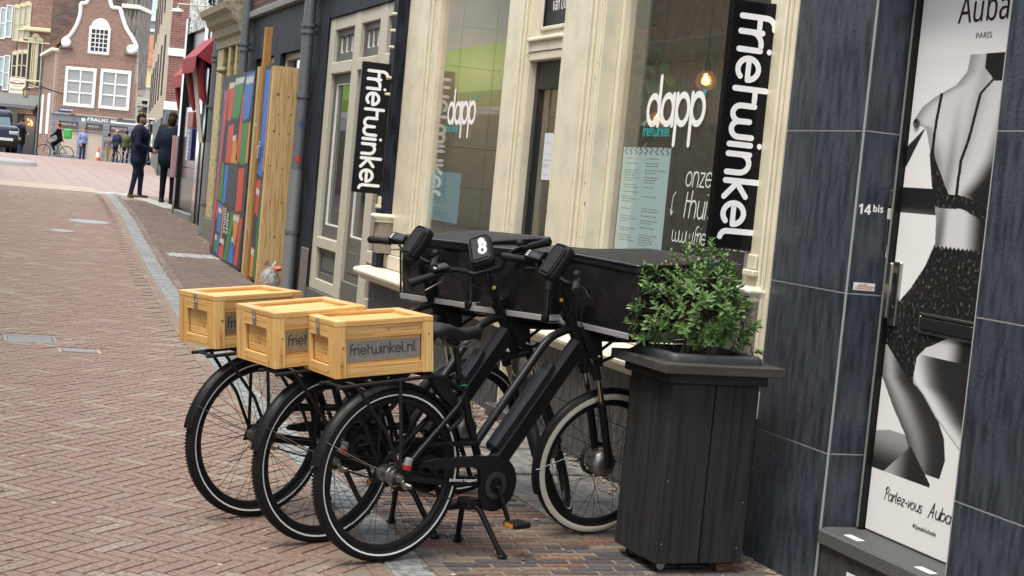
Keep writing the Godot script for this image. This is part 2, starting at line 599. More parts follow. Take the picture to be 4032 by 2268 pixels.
# materials that several builders use
func shared_materials():
	mat("award_white", lin(0.55, 0.62, 0.5), 0.6)
	mat("bar_white", lin(0.72, 0.72, 0.72), 0.5)
	mat("bike_matte", lin(0.014, 0.014, 0.015), 0.55)
	mat("black_ink", lin(0.008, 0.008, 0.008), 0.5)
	mat("bracket_black", lin(0.02, 0.02, 0.02), 0.4, 0.5)
	mat("camera_white", lin(0.6, 0.6, 0.6), 0.4)
	mat("castor_rubber", lin(0.012, 0.012, 0.012), 0.5)
	mat("cone_orange", lin(0.75, 0.10, 0.03), 0.5)
	mat("dark_inside", lin(0.3, 0.28, 0.25), 0.9)
	mat("dull_steel", lin(0.32, 0.31, 0.29), 0.38, 0.95)
	mat("far_brick", lin(1, 1, 1), 0.85)
	mat("far_dark_pane", lin(0.025, 0.026, 0.03), 0.08)
	mat("far_mortar", lin(0.42, 0.36, 0.31), 0.9)
	mat("far_white", lin(0.74, 0.74, 0.73), 0.5)
	mat("galvanised", lin(0.24, 0.255, 0.26), 0.5, 0.3, "paint", Vector3(6, 6, 6))
	mat("grey_pipe", lin(0.13, 0.145, 0.155), 0.5, 0.1, "paint", Vector3(4, 4, 4))
	mat("gutter_white", lin(0.6, 0.58, 0.52), 0.6)
	mat("hoarding_white", lin(0.6, 0.6, 0.58), 0.6)
	mat("house_brick", lin(1, 1, 1), 0.85, 0, "fine", Vector3(3, 3, 3))
	mat("hub_silver", lin(0.3, 0.3, 0.29), 0.4, 0.9)
	mat("kiosk_black", lin(0.012, 0.013, 0.014), 0.4)
	mat("lock_steel", lin(0.3, 0.31, 0.32), 0.35, 0.8)
	mat("mortar_grey", lin(0.24, 0.22, 0.2), 0.9)
	mat("opposite_render", lin(0.58, 0.58, 0.54), 0.8)
	mat("opposite_shop", lin(0.035, 0.033, 0.03), 0.3)
	mat("reflective", lin(0.72, 0.72, 0.70), 0.35)
	mat("sign_brown", lin(0.06, 0.04, 0.03), 0.5)
	mat("sign_white", lin(0.86, 0.86, 0.87), 0.45)
	mat("socket_dark", lin(0.04, 0.035, 0.03), 0.4, 0.5)
	mat("sticker_paint", lin(1, 1, 1), 0.5)
	mat("sticker_white", lin(0.75, 0.74, 0.73), 0.5)
	mat("tyre_rubber", lin(0.013, 0.013, 0.014), 0.62, 0.0, "fine", Vector3(9, 9, 9))
	mat("white_vinyl", lin(0.82, 0.82, 0.82), 0.5)
	mat("zinc_latch", lin(0.5, 0.5, 0.48), 0.3, 0.9)
# ---------------------------------------------------------------- camera, sky, light
func make_view():
	var cam := Camera3D.new()
	cam.name = "camera"
	add_child(cam)
	cam.transform = Transform3D(Basis(cam_x, cam_y, -cam_f), EYE)
	cam.fov = rad_to_deg(2.0 * atan(1134.0 / FOCAL))
	cam.near = 0.1
	cam.far = 600.0
	cam.current = true
	var sky := ProceduralSkyMaterial.new()
	sky.sky_top_color = Color(0.80, 0.84, 0.90)
	sky.sky_horizon_color = Color(0.93, 0.94, 0.95)
	sky.sky_curve = 0.25
	sky.ground_bottom_color = Color(0.35, 0.32, 0.30)
	sky.ground_horizon_color = Color(0.6, 0.58, 0.56)
	sky.sun_angle_max = 1.0
	var s := Sky.new()
	s.sky_material = sky
	var e := Environment.new()
	e.background_mode = Environment.BG_SKY
	e.sky = s
	e.background_energy_multiplier = 1.15
	e.tonemap_mode = Environment.TONE_MAPPER_LINEAR
	e.tonemap_exposure = 2.8
	e.sdfgi_enabled = true
	e.ssao_enabled = true
	e.ssil_enabled = true
	e.fog_enabled = false
	e.fog_density = 0.0011
	e.fog_light_color = Color(0.86, 0.88, 0.92)
	var w := WorldEnvironment.new()
	w.name = "environment"
	w.environment = e
	add_child(w)
	var sun := DirectionalLight3D.new()
	sun.name = "sun"
	sun.light_energy = 0.5
	sun.light_color = Color(1.0, 0.97, 0.92)
	sun.light_angular_distance = 25.0
	sun.shadow_enabled = true
	add_child(sun)
	sun.look_at_from_position(Vector3(-6, 14, 3), Vector3.ZERO)

# ---------------------------------------------------------------- street
func road_edge(z: float) -> float:   # left edge of the grey gutter band
	var P := [[-20.0, 1.66], [5.0, 1.735], [5.65, 1.755], [6.4, 1.79], [7.6, 1.805], [9.6, 1.83], [11.2, 1.875], [13.4, 1.955], [17.3, 2.15], [20.5, 2.34], [24.0, 2.55], [28.0, 2.80], [33.5, 3.12]]
	var d := -z
	for i in range(1, P.size()):
		if d < P[i][0]:
			return lerpf(P[i - 1][1], P[i][1], (d - P[i - 1][0]) / (P[i][0] - P[i - 1][0]))
	return 3.12
func band_width(z: float) -> float:
	return 0.145 + clampf((-z - 6.0) / 28.0, 0, 1) * 0.075
func in_view(p: Vector3, margin: float) -> bool:
	var d := p - EYE
	var w := d.dot(cam_f)
	if w < 1.0:
		return false
	return absf(d.dot(cam_x) / w * FOCAL) < 2016.0 + margin and absf(d.dot(cam_y) / w * FOCAL) < 1134.0 + margin
# the top of one brick: a bevelled tile, its long side along x
func tile(mb: MB, l: float, w: float, h: float, bev: float):
	var a := l * 0.5
	var b := w * 0.5
	var p := [Vector3(-a, -h, b), Vector3(a, -h, b), Vector3(a, -h, -b), Vector3(-a, -h, -b)]
	var q := [Vector3(-a + bev, 0, b - bev), Vector3(a - bev, 0, b - bev), Vector3(a - bev, 0, -b + bev), Vector3(-a + bev, 0, -b + bev)]
	mb.quad(q[0], q[1], q[2], q[3], Vector3.UP)
	for k in 4:
		var m := (k + 1) % 4
		mb.quad(p[k], p[m], q[m], q[k], p[k] + p[m] + Vector3.UP * 0.02)
func slope_basis(z: float, turn: float) -> Basis:
	var s := (gy(z - 0.1) - gy(z + 0.1)) / 0.2
	return Basis(Vector3.RIGHT, atan(s)) * Basis(Vector3.UP, turn)
# bricks: [position, turn, colour]; the 300 that show largest become parts, the rest one mesh
func lay(list: Array, called: String, l: float, w: float, bev: float, m: Material, parent: Node, many: String):
	var ranked := []
	for k in list.size():
		var p: Vector3 = list[k][0]
		var d := (p - EYE).length()
		ranked.append([d if in_view(p, -20.0) else d + 1000.0, k])
	ranked.sort_custom(func(a, b): return a[0] < b[0])
	var variants := []
	var shades := {}
	var rest := MB.new()
	for r in ranked.size():
		var it: Array = list[ranked[r][1]]
		var tf := Transform3D(slope_basis(it[0].z, it[1]) * Basis(Vector3.RIGHT, it[3]) * Basis(Vector3.BACK, it[4]), it[0])
		if r < 300:
			var key: int = it[5]
			if not shades.has(key):
				var mb := MB.new()
				mb.col = it[2]
				tile(mb, l, w, 0.012, bev)
				shades[key] = mb.mesh()
				shades[key].surface_set_material(0, m)
			var o := MeshInstance3D.new()
			o.name = called
			o.mesh = shades[key]
			o.transform = tf
			parent.add_child(o, true)
		else:
			rest.xf = tf
			rest.col = it[2]
			tile(rest, l, w, 0.012, bev)
	if rest.v.size():
		stuff(rest, many, m, parent)
func make_street():
	# the ground under everything: sand between the paving, cut along the road's rise
	var gr := MB.new()
	var prev := 30.0
	for z in [7.0, -7.0, -9.0, -12.0, -14.0, -16.5, -18.0, -20.0, -22.0, -24.3, -28.0, -32.0, -36.0, -40.0, -45.0, -50.0, -53.0, -56.0, -64.0, -75.0, -85.0, -130.0, -400.0]:
		gr.quad(Vector3(-150, gy(prev) - 0.006, prev), Vector3(150, gy(prev) - 0.006, prev), Vector3(150, gy(z) - 0.006, z), Vector3(-150, gy(z) - 0.006, z), Vector3.UP)
		prev = z
	var sandm := mat("joint_sand", lin(0.3, 0.238, 0.19), 0.95, 0.0, "grit", Vector3(2.2, 2.2, 2.2), 0.5)
	struct(gr, "ground", sandm)
	var bm := mat("street_brick", lin(1, 1, 1), 0.85, 0.0, "fine", Vector3(1.1, 1.1, 1.1), 0.3)
	bm.uv1_world_triplanar = true
	# herringbone road bricks
	rng.seed = 4
	var road := Node3D.new()
	road.name = "road"
	road.set_meta("kind", "structure")
	add_child(road)
	var pal := []
	for k in 14:
		var f := rng.randf()
		var c := Color(0.288, 0.188, 0.151).lerp(Color(0.275, 0.19, 0.156), f) * rng.randf_range(0.95, 1.05)
		if k % 5 == 4:
			c = Color(0.325, 0.252, 0.206)
		elif k == 2:
			c = Color(0.29, 0.212, 0.172)
		pal.append(c)
	var list := []
	var w := 0.0695
	var L := 0.2085
	var s2 := sqrt(0.5)
	var blob := noise(41, 0.35, 3)
	for i in range(-430, 430):
		for j in range(-560, 560):
			var mode := posmod(i - j, 6)
			if mode != 0 and mode != 5:
				continue
			var u := (i + 1.5) * w if mode == 0 else (i + 0.5) * w
			var vv := (j + 0.5) * w if mode == 0 else (j + 1.5) * w
			var x := (u + vv) * s2 + 1.0
			var z := (vv - u) * s2 - 14.0
			if z > -4.2 or z < -34.0 or x < -2.6:
				continue
			var edge := road_edge(z) - 0.135
			if x > edge - 0.02:
				continue
			if x < z * -0.03 - 0.9 or (z > -9.0 and x < -0.75):
				continue
			var p := Vector3(x, gy(z) + rng.randf_range(-0.0012, 0.0012), z)
			if hatch_here(p):
				continue
			var k := rng.randi() % 14
			if blob.get_noise_2d(x * 6, z * 6) > 0.33 and rng.randf() < 0.55:
				k = 4 if rng.randf() < 0.5 else 9
			elif (k == 4 or k == 9) and rng.randf() < 0.7:
				k = 0
			list.append([p, (PI / 4 if mode == 0 else -PI / 4) + rng.randf_range(-0.012, 0.012), pal[k], rng.randf_range(-0.008, 0.008), rng.randf_range(-0.005, 0.005), k])
	lay(list, "brick", L - 0.0055, w - 0.0055, 0.003, bm, road, "far_bricks")
	print("road bricks ", list.size())
	# grey gutter band and the brick courses on both sides of it
	var gut := Node3D.new()
	gut.name = "gutter"
	gut.set_meta("kind", "structure")
	add_child(gut)
	var gp := []
	for k in 6:
		gp.append(Color(0.30, 0.32, 0.325) * rng.randf_range(0.82, 1.12))
	var z := -4.2
	list = []
	var sides := []
	while z > -33.6:
		var k := rng.randi() % 6
		var ang := atan2(road_edge(z - 0.5) - road_edge(z + 0.5), 1.0)
		list.append([Vector3(road_edge(z) + band_width(z) * 0.5, gy(z) + rng.randf_range(-0.001, 0.001), z), -ang, gp[k], rng.randf_range(-0.01, 0.01), 0.0, k])
		z -= 0.083
	var gm := mat("gutter_stone", lin(1, 1, 1), 0.75, 0.0, "patch", Vector3(3, 3, 3), 0.3)
	gm.uv1_world_triplanar = true
	lay(list, "gutter_stone", 0.165, 0.077, 0.003, gm, gut, "far_gutter_stones")
	z = -4.2
	list = []
	while z > -33.4:
		var ang := atan2(road_edge(z - 0.5) - road_edge(z + 0.5), 1.0)
		var k := rng.randi() % 14
		list.append([Vector3(road_edge(z) - 0.062, gy(z), z), PI / 2 - ang, pal[k] * 0.92, 0.0, rng.randf_range(-0.006, 0.006), k])
		var k2 := 20 + rng.randi() % 3
		list.append([Vector3(road_edge(z) + band_width(z) + 0.06, gy(z), z), PI / 2 - ang, [Color(0.16, 0.14, 0.13), Color(0.21, 0.155, 0.13), Color(0.24, 0.2, 0.17)][k2 - 20], 0.0, rng.randf_range(-0.006, 0.006), k2])
		z -= 0.212
	lay(list, "edge_brick", 0.203, 0.072, 0.003, bm, gut, "far_edge_bricks")
	# narrow bricks of the pavement in rows across the street
	var walk := Node3D.new()
	walk.name = "pavement"
	walk.set_meta("kind", "structure")
	add_child(walk)
	var wp := [Color(0.20, 0.095, 0.072), Color(0.25, 0.135, 0.1), Color(0.155, 0.115, 0.10), Color(0.075, 0.068, 0.075), Color(0.095, 0.085, 0.088), Color(0.21, 0.16, 0.125), Color(0.12, 0.105, 0.10), Color(0.24, 0.185, 0.145), Color(0.19, 0.13, 0.105)]
	list = []
	z = -3.6
	var row := 0
	while z > -31.5:
		var x0 := road_edge(z) + band_width(z) + 0.115
		var end := 3.49 if z > -22.4 else 3.9
		var x := x0 + (0.1 if row % 2 == 0 else 0.0) + rng.randf_range(-0.03, 0.03)
		while x < end + 0.05:
			var p := Vector3(x, gy(z) + rng.randf_range(-0.0018, 0.0018), z)
			var slab := z < -6.35 and z > -9.2 and x > 2.78 + (-z - 6.35) * 0.02
			var cover := x > 2.62 and x < 3.3 and z < -19.1 and z > -19.75
			if not slab and not cover and x < end - 0.06 and x > x0 - 0.05:
				var k := rng.randi() % 9
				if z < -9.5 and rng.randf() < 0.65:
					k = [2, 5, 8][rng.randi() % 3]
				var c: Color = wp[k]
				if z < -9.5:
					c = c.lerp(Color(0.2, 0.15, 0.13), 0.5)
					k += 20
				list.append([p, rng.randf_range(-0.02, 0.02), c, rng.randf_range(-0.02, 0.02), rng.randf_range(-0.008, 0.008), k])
			x += 0.214
		z -= 0.0585 if z > -9.5 else 0.066
		row += 1
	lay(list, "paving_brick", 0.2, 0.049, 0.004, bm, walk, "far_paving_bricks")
	print("pavement bricks ", list.size())
	# grey stone slabs along the shop wall
	var sm := mat("cellar_slab", lin(0.215, 0.205, 0.195), 0.6, 0.0, "patch", Vector3(1.6, 1.6, 1.6), 0.3)
	sm.uv1_world_triplanar = true
	for a in [[-6.37, -6.98], [-6.995, -7.62], [-7.635, -8.3], [-8.315, -9.2]]:
		for b in [[2.80, 3.16], [3.172, 3.49]]:
			var mb := MB.new()
			mb.bx(b[0], b[1], -0.06, gy(a[0]) + 0.008 + rng.randf_range(-0.002, 0.004), a[1], a[0], 0.006)
			part(mb, "stone_slab", sm, walk)
	for a in [2.63, 2.86, 3.09]:
		var mb := MB.new()
		mb.bx(a, a + 0.215, 0.1, gy(-19.4) + 0.004, -19.74, -19.12, 0.005)
		part(mb, "stone_slab", mat("pale_slab", lin(0.36, 0.36, 0.345), 0.7, 0, "patch", Vector3(2, 2, 2)), walk)
	# sand drifted against the wall foot
	var dr := MB.new()
	rng.seed = 9
	for k in 900:
		var zz := rng.randf_range(-12.5, -4.4)
		if rng.randf() < 0.35:
			zz = rng.randf_range(-28.0, -12.0)
		var near := 3.485 if zz > -22.4 else 3.75
		var xx := near - absf(rng.randfn(0, 0.07))
		if xx < 2.2:
			continue
		var s := rng.randf_range(0.004, 0.011)
		var base := gy(zz) + (0.012 if (zz < -6.35 and zz > -9.2) else 0.0)
		dr.col = Color(0.36, 0.29, 0.2) * rng.randf_range(0.6, 1.15)
		dr.ell(Vector3(xx, base, zz), Vector3(s * 1.5, s * 0.5, s * 1.5), 5, 3)
	stuff(dr, numbered("wall_foot_grit"), mat("grit", lin(1, 1, 1), 0.95), self)
	get_node("wall_foot_grit").set_meta("label", "sandy grit gathered along the foot of the shop walls")
	get_node("wall_foot_grit").set_meta("category", "grit")
	# gum, ash and crumbs trodden into the paving
	var gum := MB.new()
	rng.seed = 15
	for k in 260:
		var zz := -4.4 - absf(rng.randfn(0, 6.0))
		var xx := rng.randf_range(-0.3, 3.3)
		var s := rng.randf_range(0.004, 0.016)
		gum.col = [Color(0.16, 0.13, 0.11), Color(0.45, 0.42, 0.38), Color(0.1, 0.085, 0.075), Color(0.36, 0.3, 0.22)][k % 4]
		gum.ell(Vector3(xx, gy(zz) + 0.001, zz), Vector3(s * rng.randf_range(0.7, 1.5), 0.0016, s), 7, 4)
	stuff(gum, numbered("trodden_crumbs"), mats.grit, self)
	get_node("trodden_crumbs").set_meta("label", "specks of gum and crumbs trodden into the street bricks")
	get_node("trodden_crumbs").set_meta("category", "litter")
	make_covers()

const COVERS := [[0.645, -11.78, 0.17, 0.16], [0.965, -11.33, 0.115, 0.07]]
func hatch_here(p: Vector3) -> bool:
	for c in COVERS:
		if absf(p.x - c[0]) < c[2] + 0.05 and absf(p.z - c[1]) < c[3] + 0.06:
			return true
	return false
func make_covers():
	var iron := mat("cover_iron", lin(0.26, 0.26, 0.255), 0.6, 0.2, "grit", Vector3(4, 4, 4))
	var t := thing("drain_grate", "grey slotted metal drain grate sunk in the herringbone road", "drain", Vector3(0.645, gy(-11.78), -11.78), slope_basis(-11.78, 0.0))
	var mb := MB.new()
	mb.bx(-0.17, 0.17, -0.03, -0.02, -0.15, 0.15)
	part(mb, "tray", mat("drain_dark", lin(0.05, 0.045, 0.04), 0.9), t)
	mb = MB.new()
	mb.bx(-0.19, 0.19, -0.02, 0.004, -0.17, -0.145, 0.003)
	mb.bx(-0.19, 0.19, -0.02, 0.004, 0.145, 0.17, 0.003)
	mb.bx(-0.19, -0.165, -0.02, 0.0035, -0.144, 0.144, 0.003)
	mb.bx(0.165, 0.19, -0.02, 0.0035, -0.144, 0.144, 0.003)
	part(mb, "frame", iron, t)
	for k in 7:
		mb = MB.new()
		var z := -0.12 + k * 0.04
		mb.bx(-0.16, 0.16, -0.02, 0.001, z - 0.012, z + 0.012, 0.002)
		part(mb, "bar", iron, t)
	t = thing("valve_cover", "small oblong metal valve cover set in the road beside the drain grate", "cover", Vector3(0.965, gy(-11.33), -11.33), slope_basis(-11.33, 0.0))
	mb = MB.new()
	mb.bx(-0.12, 0.12, -0.03, 0.003, -0.07, 0.07, 0.004)
	part(mb, "lid", iron, t)
	mb = MB.new()
	mb.bx(-0.15, -0.125, -0.03, 0.001, -0.09, 0.09, 0.003)
	mb.bx(0.125, 0.15, -0.03, 0.001, -0.09, 0.09, 0.003)
	part(mb, "surround", mat("cover_brick", lin(0.35, 0.3, 0.25), 0.9), t)
	var label := ["round pale metal manhole lid in the road beyond the drains", "small round valve lid in the road behind the drain grate"]
	var spot := [Vector3(2.0, 0, -23.4), Vector3(1.5, 0, -21.6)]
	for k in 2:
		var p: Vector3 = spot[k]
		t = thing("manhole_cover", label[k], "cover", Vector3(p.x, gy(p.z), p.z), slope_basis(p.z, 0.0))
		mb = MB.new()
		var r := 0.3 if k == 0 else 0.16
		mb.lathe([Vector2(0.0, 0.006), Vector2(r - 0.02, 0.006), Vector2(r - 0.01, 0.0)], 24, false)
		part(mb, "lid", mat("pale_iron", lin(0.27, 0.27, 0.26), 0.6, 0.2), t)
		mb = MB.new()
		mb.lathe([Vector2(r - 0.008, 0.0), Vector2(r - 0.008, 0.007), Vector2(r + 0.02, 0.007), Vector2(r + 0.025, 0.0)], 24, false)
		part(mb, "ring", iron, t)
	# raised crossing with a curved pale kerb at the end of the pavement
	var kerb := MB.new()
	var pts := []
	for p in [[258, 488], [272, 486], [300, 487], [340, 496], [390, 509], [440, 526]]:
		pts.append(on_ground(p[0], p[1]))
	for k in pts.size() - 1:
		kerb.bar(pts[k] - Vector3(0, 0.03, 0), pts[k + 1] - Vector3(0, 0.03, 0), 0.35, 0.1, 0.02)
	struct(kerb, "kerb", mat("kerb_stone", lin(0.42, 0.42, 0.4), 0.8, 0, "fine", Vector3(2, 2, 2)))
	var cr := MB.new()
	var pz := -33.7
	for z in [-36.0, -40.0, -45.0, -50.0, -56.0, -64.0, -74.0]:
		cr.quad(Vector3(-40, gy(pz), pz), Vector3(40, gy(pz), pz), Vector3(40, gy(z), z), Vector3(-40, gy(z), z), Vector3.UP)
		pz = z
	var cm := mat("crossing_brick", lin(0.37, 0.27, 0.24), 0.85, 0.0, "grain", Vector3(1.1, 1.1, 1.1))
	cm.uv1_world_triplanar = true
	struct(cr, "square_paving", cm)
	var strip := MB.new()
	strip.quad(Vector3(-12, gy(-33.3) + 0.004, -33.3), Vector3(3.05, gy(-33.3) + 0.004, -33.3), Vector3(3.05, gy(-35.4) + 0.004, -35.4), Vector3(-12, gy(-35.4) + 0.004, -35.4), Vector3.UP)
	struct(strip, "kerb_strip", mat("sandy_strip", lin(0.42, 0.33, 0.25), 0.9, 0, "fine", Vector3(1, 1, 1)))
	var isl := MB.new()
	var c0 := on_ground(-15, 408)
	isl.xf = Transform3D(slope_basis(c0.z, 0), c0)
	isl.lathe([Vector2(0, 0.12), Vector2(0.95, 0.12), Vector2(1.1, 0.1), Vector2(1.15, 0.0)], 32, false)
	struct(isl, "traffic_island", mat("island_stone", lin(0.34, 0.33, 0.31), 0.8, 0, "fine", Vector3(2, 2, 2)))
# ---------------------------------------------------------------- the dark stone building with the recessed door
const FACE := Basis(Vector3(0, 0, 1), Vector3(0, 1, 0), Vector3(-1, 0, 0))   # x along the street towards the camera, z out of the wall
const FRONT := Basis(Vector3(1, 0, 0), Vector3(0, 1, 0), Vector3(0, 0, 1))
func make_stone_building():
	var t := thing("stone_building", "building clad in dark blue-grey stone slabs with a recessed poster door", "building")
	var sm := mat("bluestone", lin(0.056, 0.065, 0.084), 0.42, 0.0, "slate", Vector3(1.3, 1.0, 1.3), 0.12)
	sm.uv1_world_triplanar = true
	sm.detail_enabled = true
	sm.detail_albedo = texs.fleck
	sm.detail_uv_layer = BaseMaterial3D.DETAIL_UV_2
	sm.uv2_triplanar = true
	sm.uv2_world_triplanar = true
	sm.uv2_scale = Vector3(1.7, 1.7, 1.7)
	sm.roughness_texture = texs.patch
	sm.metallic_specular = 0.42
	var joint := mat("pale_joint", lin(0.33, 0.33, 0.33), 0.9)
	var mb := MB.new()
	mb.bx(3.5022, 3.69, -0.1, 9.0, -6.025, -5.4165)
	mb.bx(3.5022, 3.69, -0.1, 9.0, -4.5555, 3.0)
	mb.bx(3.5022, 3.69, 2.68, 9.0, -5.416, -4.556)
	mb.bx(3.691, 9.0, -0.1, 9.0, -6.024, -5.43)
	mb.bx(3.692, 9.0, -0.1, 9.0, -4.54, 3.0)
	mb.bx(3.76, 9.0, -0.1, 9.001, -5.429, -4.541)
	part(mb, "backing", joint, t)
	var ys := [-0.05, 0.582, 1.257, 1.93, 2.605, 3.28, 3.95]
	var gap := 0.0028
	for k in ys.size() - 1:
		var y0: float = ys[k] + gap
		var y1: float = ys[k + 1] - gap
		var tint := Color(0.9, 0.95, 0.95) if k == 0 else Color(1, 1, 1)
		for span in [[-6.028, -5.412], [-4.56, -3.72], [-3.714, -2.9], [-2.894, -2.0]]:
			mb = MB.new()
			mb.col = tint * (0.84 + 0.3 * fposmod(k * 0.37 + span[0] * 0.71, 1.0))
			mb.bx(3.5, 3.518, y0, y1, span[0], span[1], 0.0015)
			part(mb, "stone_slab", sm, t)
		mb = MB.new()
		mb.col = tint * 0.92
		mb.bx(3.506, 3.69, maxf(y0, 0.272) if k == 0 else y0, y1, -5.43, -5.415, 0.0015)
		part(mb, "stone_slab", sm, t)
		mb = MB.new()
		mb.bx(3.506, 3.69, maxf(y0, 0.272) if k == 0 else y0, y1, -4.557, -4.542, 0.0015)
		part(mb, "stone_slab", sm, t)
	for q in [[-5.4165, -5.4118], [-4.5602, -4.5555]]:
		mb = MB.new()
		mb.bx(3.4985, 3.5065, 0.0, 3.9, q[0], q[1])
		part(mb, "corner_joint", joint, t)
	# step
	mb = MB.new()
	mb.bx(3.488, 3.76, 0.205, 0.27, -5.408, -4.562, 0.008)
	part(mb, "door_step", mat("step_stone", lin(0.10, 0.105, 0.105), 0.55, 0, "fine", Vector3(3, 3, 3), 0.3), t)
	mb = MB.new()
	mb.bx(3.512, 3.74, -0.05, 0.204, -5.408, -4.562)
	part(mb, "step_riser", mat("riser_stone", lin(0.055, 0.055, 0.055), 0.6, 0, "patch", Vector3(2, 2, 2)), t)
	for z in [-5.23, -4.74]:
		mb = MB.new()
		mb.bx(3.53, 3.565, 0.271, 0.2735, z - 0.05, z + 0.05)
		part(mb, "white_tape", mat("white_tape", lin(0.75, 0.75, 0.74), 0.6), t)
	# door with its frame
	var fm := mat("black_frame", lin(0.012, 0.012, 0.014), 0.35, 0, "fine", Vector3(3, 3, 3))
	mb = MB.new()
	mb.bx(3.672, 3.75, 0.271, 2.676, -5.41, -5.386, 0.004)
	mb.bx(3.672, 3.75, 0.271, 2.676, -4.585, -4.561, 0.004)
	mb.bx(3.672, 3.75, 2.63, 2.676, -5.385, -4.586, 0.004)
	part(mb, "door_frame", fm, t)
	mb = MB.new()
	mb.tube([Vector3(3.672, 0.28, -5.399), Vector3(3.672, 2.62, -5.399)], 0.006, 6)
	part(mb, "door_seal", mat("seal_grey", lin(0.16, 0.17, 0.16), 0.7), t)
	var door := MB.new()
	door.bx(3.70, 3.745, 0.274, 2.628, -5.384, -4.588, 0.004)
	var dn := part(door, "door", mat("door_white", lin(0.72, 0.72, 0.72), 0.5), t)
	mb = MB.new()
	mb.sheet(Vector3(3.6985, 0.28, -5.38), Vector3(3.6985, 0.28, -4.592), Vector3(3.6985, 2.6, -4.592), Vector3(3.6985, 2.6, -5.38))
	part(mb, "poster", image_mat("poster_print", poster_image(), 0.32), dn, "black and white printed poster of a figure seen from behind")
	var ink := mat("plum_ink", lin(0.022, 0.010, 0.018), 0.5)
	text("Aubade", 0.108, ink, dn, Transform3D(FACE * Basis.from_scale(Vector3(0.92, 1.0, 1)), Vector3(3.697, 2.335, -5.135)), "Droid Sans", 400, "poster_lettering", 0.0006)
	text("PARIS", 0.021, mat("grey_ink", lin(0.10, 0.10, 0.10), 0.5), dn, Transform3D(FACE * Basis.from_scale(Vector3(1.35, 1, 1)), Vector3(3.697, 2.3, -5.012)), "Droid Sans", 400, "poster_lettering", 0.0006)
	mb = MB.new()
	strokes(mb, "Parlez-vous", Transform3D(FACE, Vector3(3.697, 0.43, -5.27)), 0.03, 0.0042, 0.22, -0.02)
	strokes(mb, "Aubade", Transform3D(FACE, Vector3(3.697, 0.43, -4.965)), 0.034, 0.0046, 0.22, -0.02)
	part(mb, "poster_handwriting", mats.black_ink, dn)
	text("#SpeakAubade", 0.0165, mats.black_ink, dn, Transform3D(FACE, Vector3(3.697, 0.355, -5.058)), "Droid Sans", 400, "poster_lettering", 0.0006)
	# letter box, handle, bell plates
	var steel := mat("brushed_steel", lin(0.52, 0.51, 0.47), 0.32, 1.0, "fine", Vector3(6, 6, 6))
	var lb := MB.new()
	lb.bx(3.688, 3.699, 1.205, 1.217, -5.16, -4.80, 0.002)
	lb.bx(3.688, 3.699, 1.135, 1.147, -5.16, -4.80, 0.002)
	lb.bx(3.688, 3.699, 1.148, 1.204, -5.16, -5.15, 0.002)
	lb.bx(3.688, 3.699, 1.148, 1.204, -4.81, -4.80, 0.002)
	var lbn := part(lb, "letter_box", steel, dn)
	mb = MB.new()
	mb.bx(3.683, 3.698, 1.15, 1.2, -5.148, -4.812, 0.004)
	part(mb, "flap", mat("flap_black", lin(0.02, 0.02, 0.022), 0.25), lbn)
	var hd := MB.new()
	hd.bx(3.684, 3.699, 1.14, 1.405, -5.372, -5.318, 0.003)
	var hn := part(hd, "handle_plate", steel, dn)
	mb = MB.new()
	mb.bx(3.655, 3.67, 1.17, 1.40, -5.372, -5.34, 0.004)
	mb.bx(3.671, 3.683, 1.36, 1.385, -5.365, -5.35)
	part(mb, "handle", steel, hn)
	mb = MB.new()
	mb.xf = Transform3D(Basis(Vector3(0, 1, 0), Vector3(-1, 0, 0), Vector3(0, 0, 1)), Vector3(3.684, 1.215, -5.345))
	mb.lathe([Vector2(0.0, 0.004), Vector2(0.008, 0.004), Vector2(0.009, 0.0)], 12)
	part(mb, "lock_cylinder", mat("lock_dark", lin(0.1, 0.09, 0.07), 0.4, 0.8), hn)
	mb = MB.new()
	mb.xf = Transform3D(Basis(Vector3(0, 1, 0), Vector3(-1, 0, 0), Vector3(0, 0, 1)), Vector3(3.697, 1.98, -5.33))
	mb.lathe([Vector2(0.0, 0.003), Vector2(0.011, 0.003), Vector2(0.012, 0.008), Vector2(0.018, 0.008), Vector2(0.019, 0.0)], 18)
	part(mb, "peep_hole", mat("peep_metal", lin(0.2, 0.18, 0.17), 0.3, 0.8), dn)
	# bell and lock boxes on the reveal beside the frame
	var box_data := [["bell_box", 1.63, 1.70, Color(0.04, 0.04, 0.042)], ["bell_plate", 1.575, 1.622, Color(0.5, 0.5, 0.47)], ["lock_box", 1.44, 1.57, Color(0.02, 0.02, 0.02)], ["keeper", 1.415, 1.47, Color(0.55, 0.55, 0.52)]]
	for b in box_data:
		mb = MB.new()
		mb.col = b[3]
		var depth := 0.012 if b[0] != "lock_box" else 0.008
		mb.bx(3.655 + (0.012 if b[0] == "keeper" else 0.0), 3.688, b[1], b[2], -5.412, -5.412 + depth + (0.004 if b[0] == "keeper" else 0.0), 0.003)
		part(mb, b[0], mat("hardware", lin(1, 1, 1), 0.4), t)
	mb = MB.new()
	mb.ell(Vector3(3.678, 1.535, -5.402), Vector3(0.006, 0.006, 0.006), 8, 6)
	part(mb, "bell_button", mat("button_ivory", lin(0.7, 0.66, 0.55), 0.4), t)
	# house number and stickers
	var white = mats.white_vinyl
	text("14", 0.042, white, t, Transform3D(FRONT, Vector3(3.514, 1.574, -5.4145)), "Droid Sans", 700, "house_number", 0.001)
	text("bis", 0.028, white, t, Transform3D(FRONT, Vector3(3.585, 1.592, -5.4145)), "Droid Sans", 700, "house_number", 0.001)
	mb = MB.new()
	mb.bx(3.533, 3.637, 1.273, 1.305, -5.415, -5.4142)
	var st := part(mb, "sticker", mats.sticker_white, t)
	var red := mat("sticker_red", lin(0.45, 0.03, 0.03), 0.6)
	var lines := ["A.u.b. geen", "reclamedrukwerk en", "huis-aan-huis bladen"]
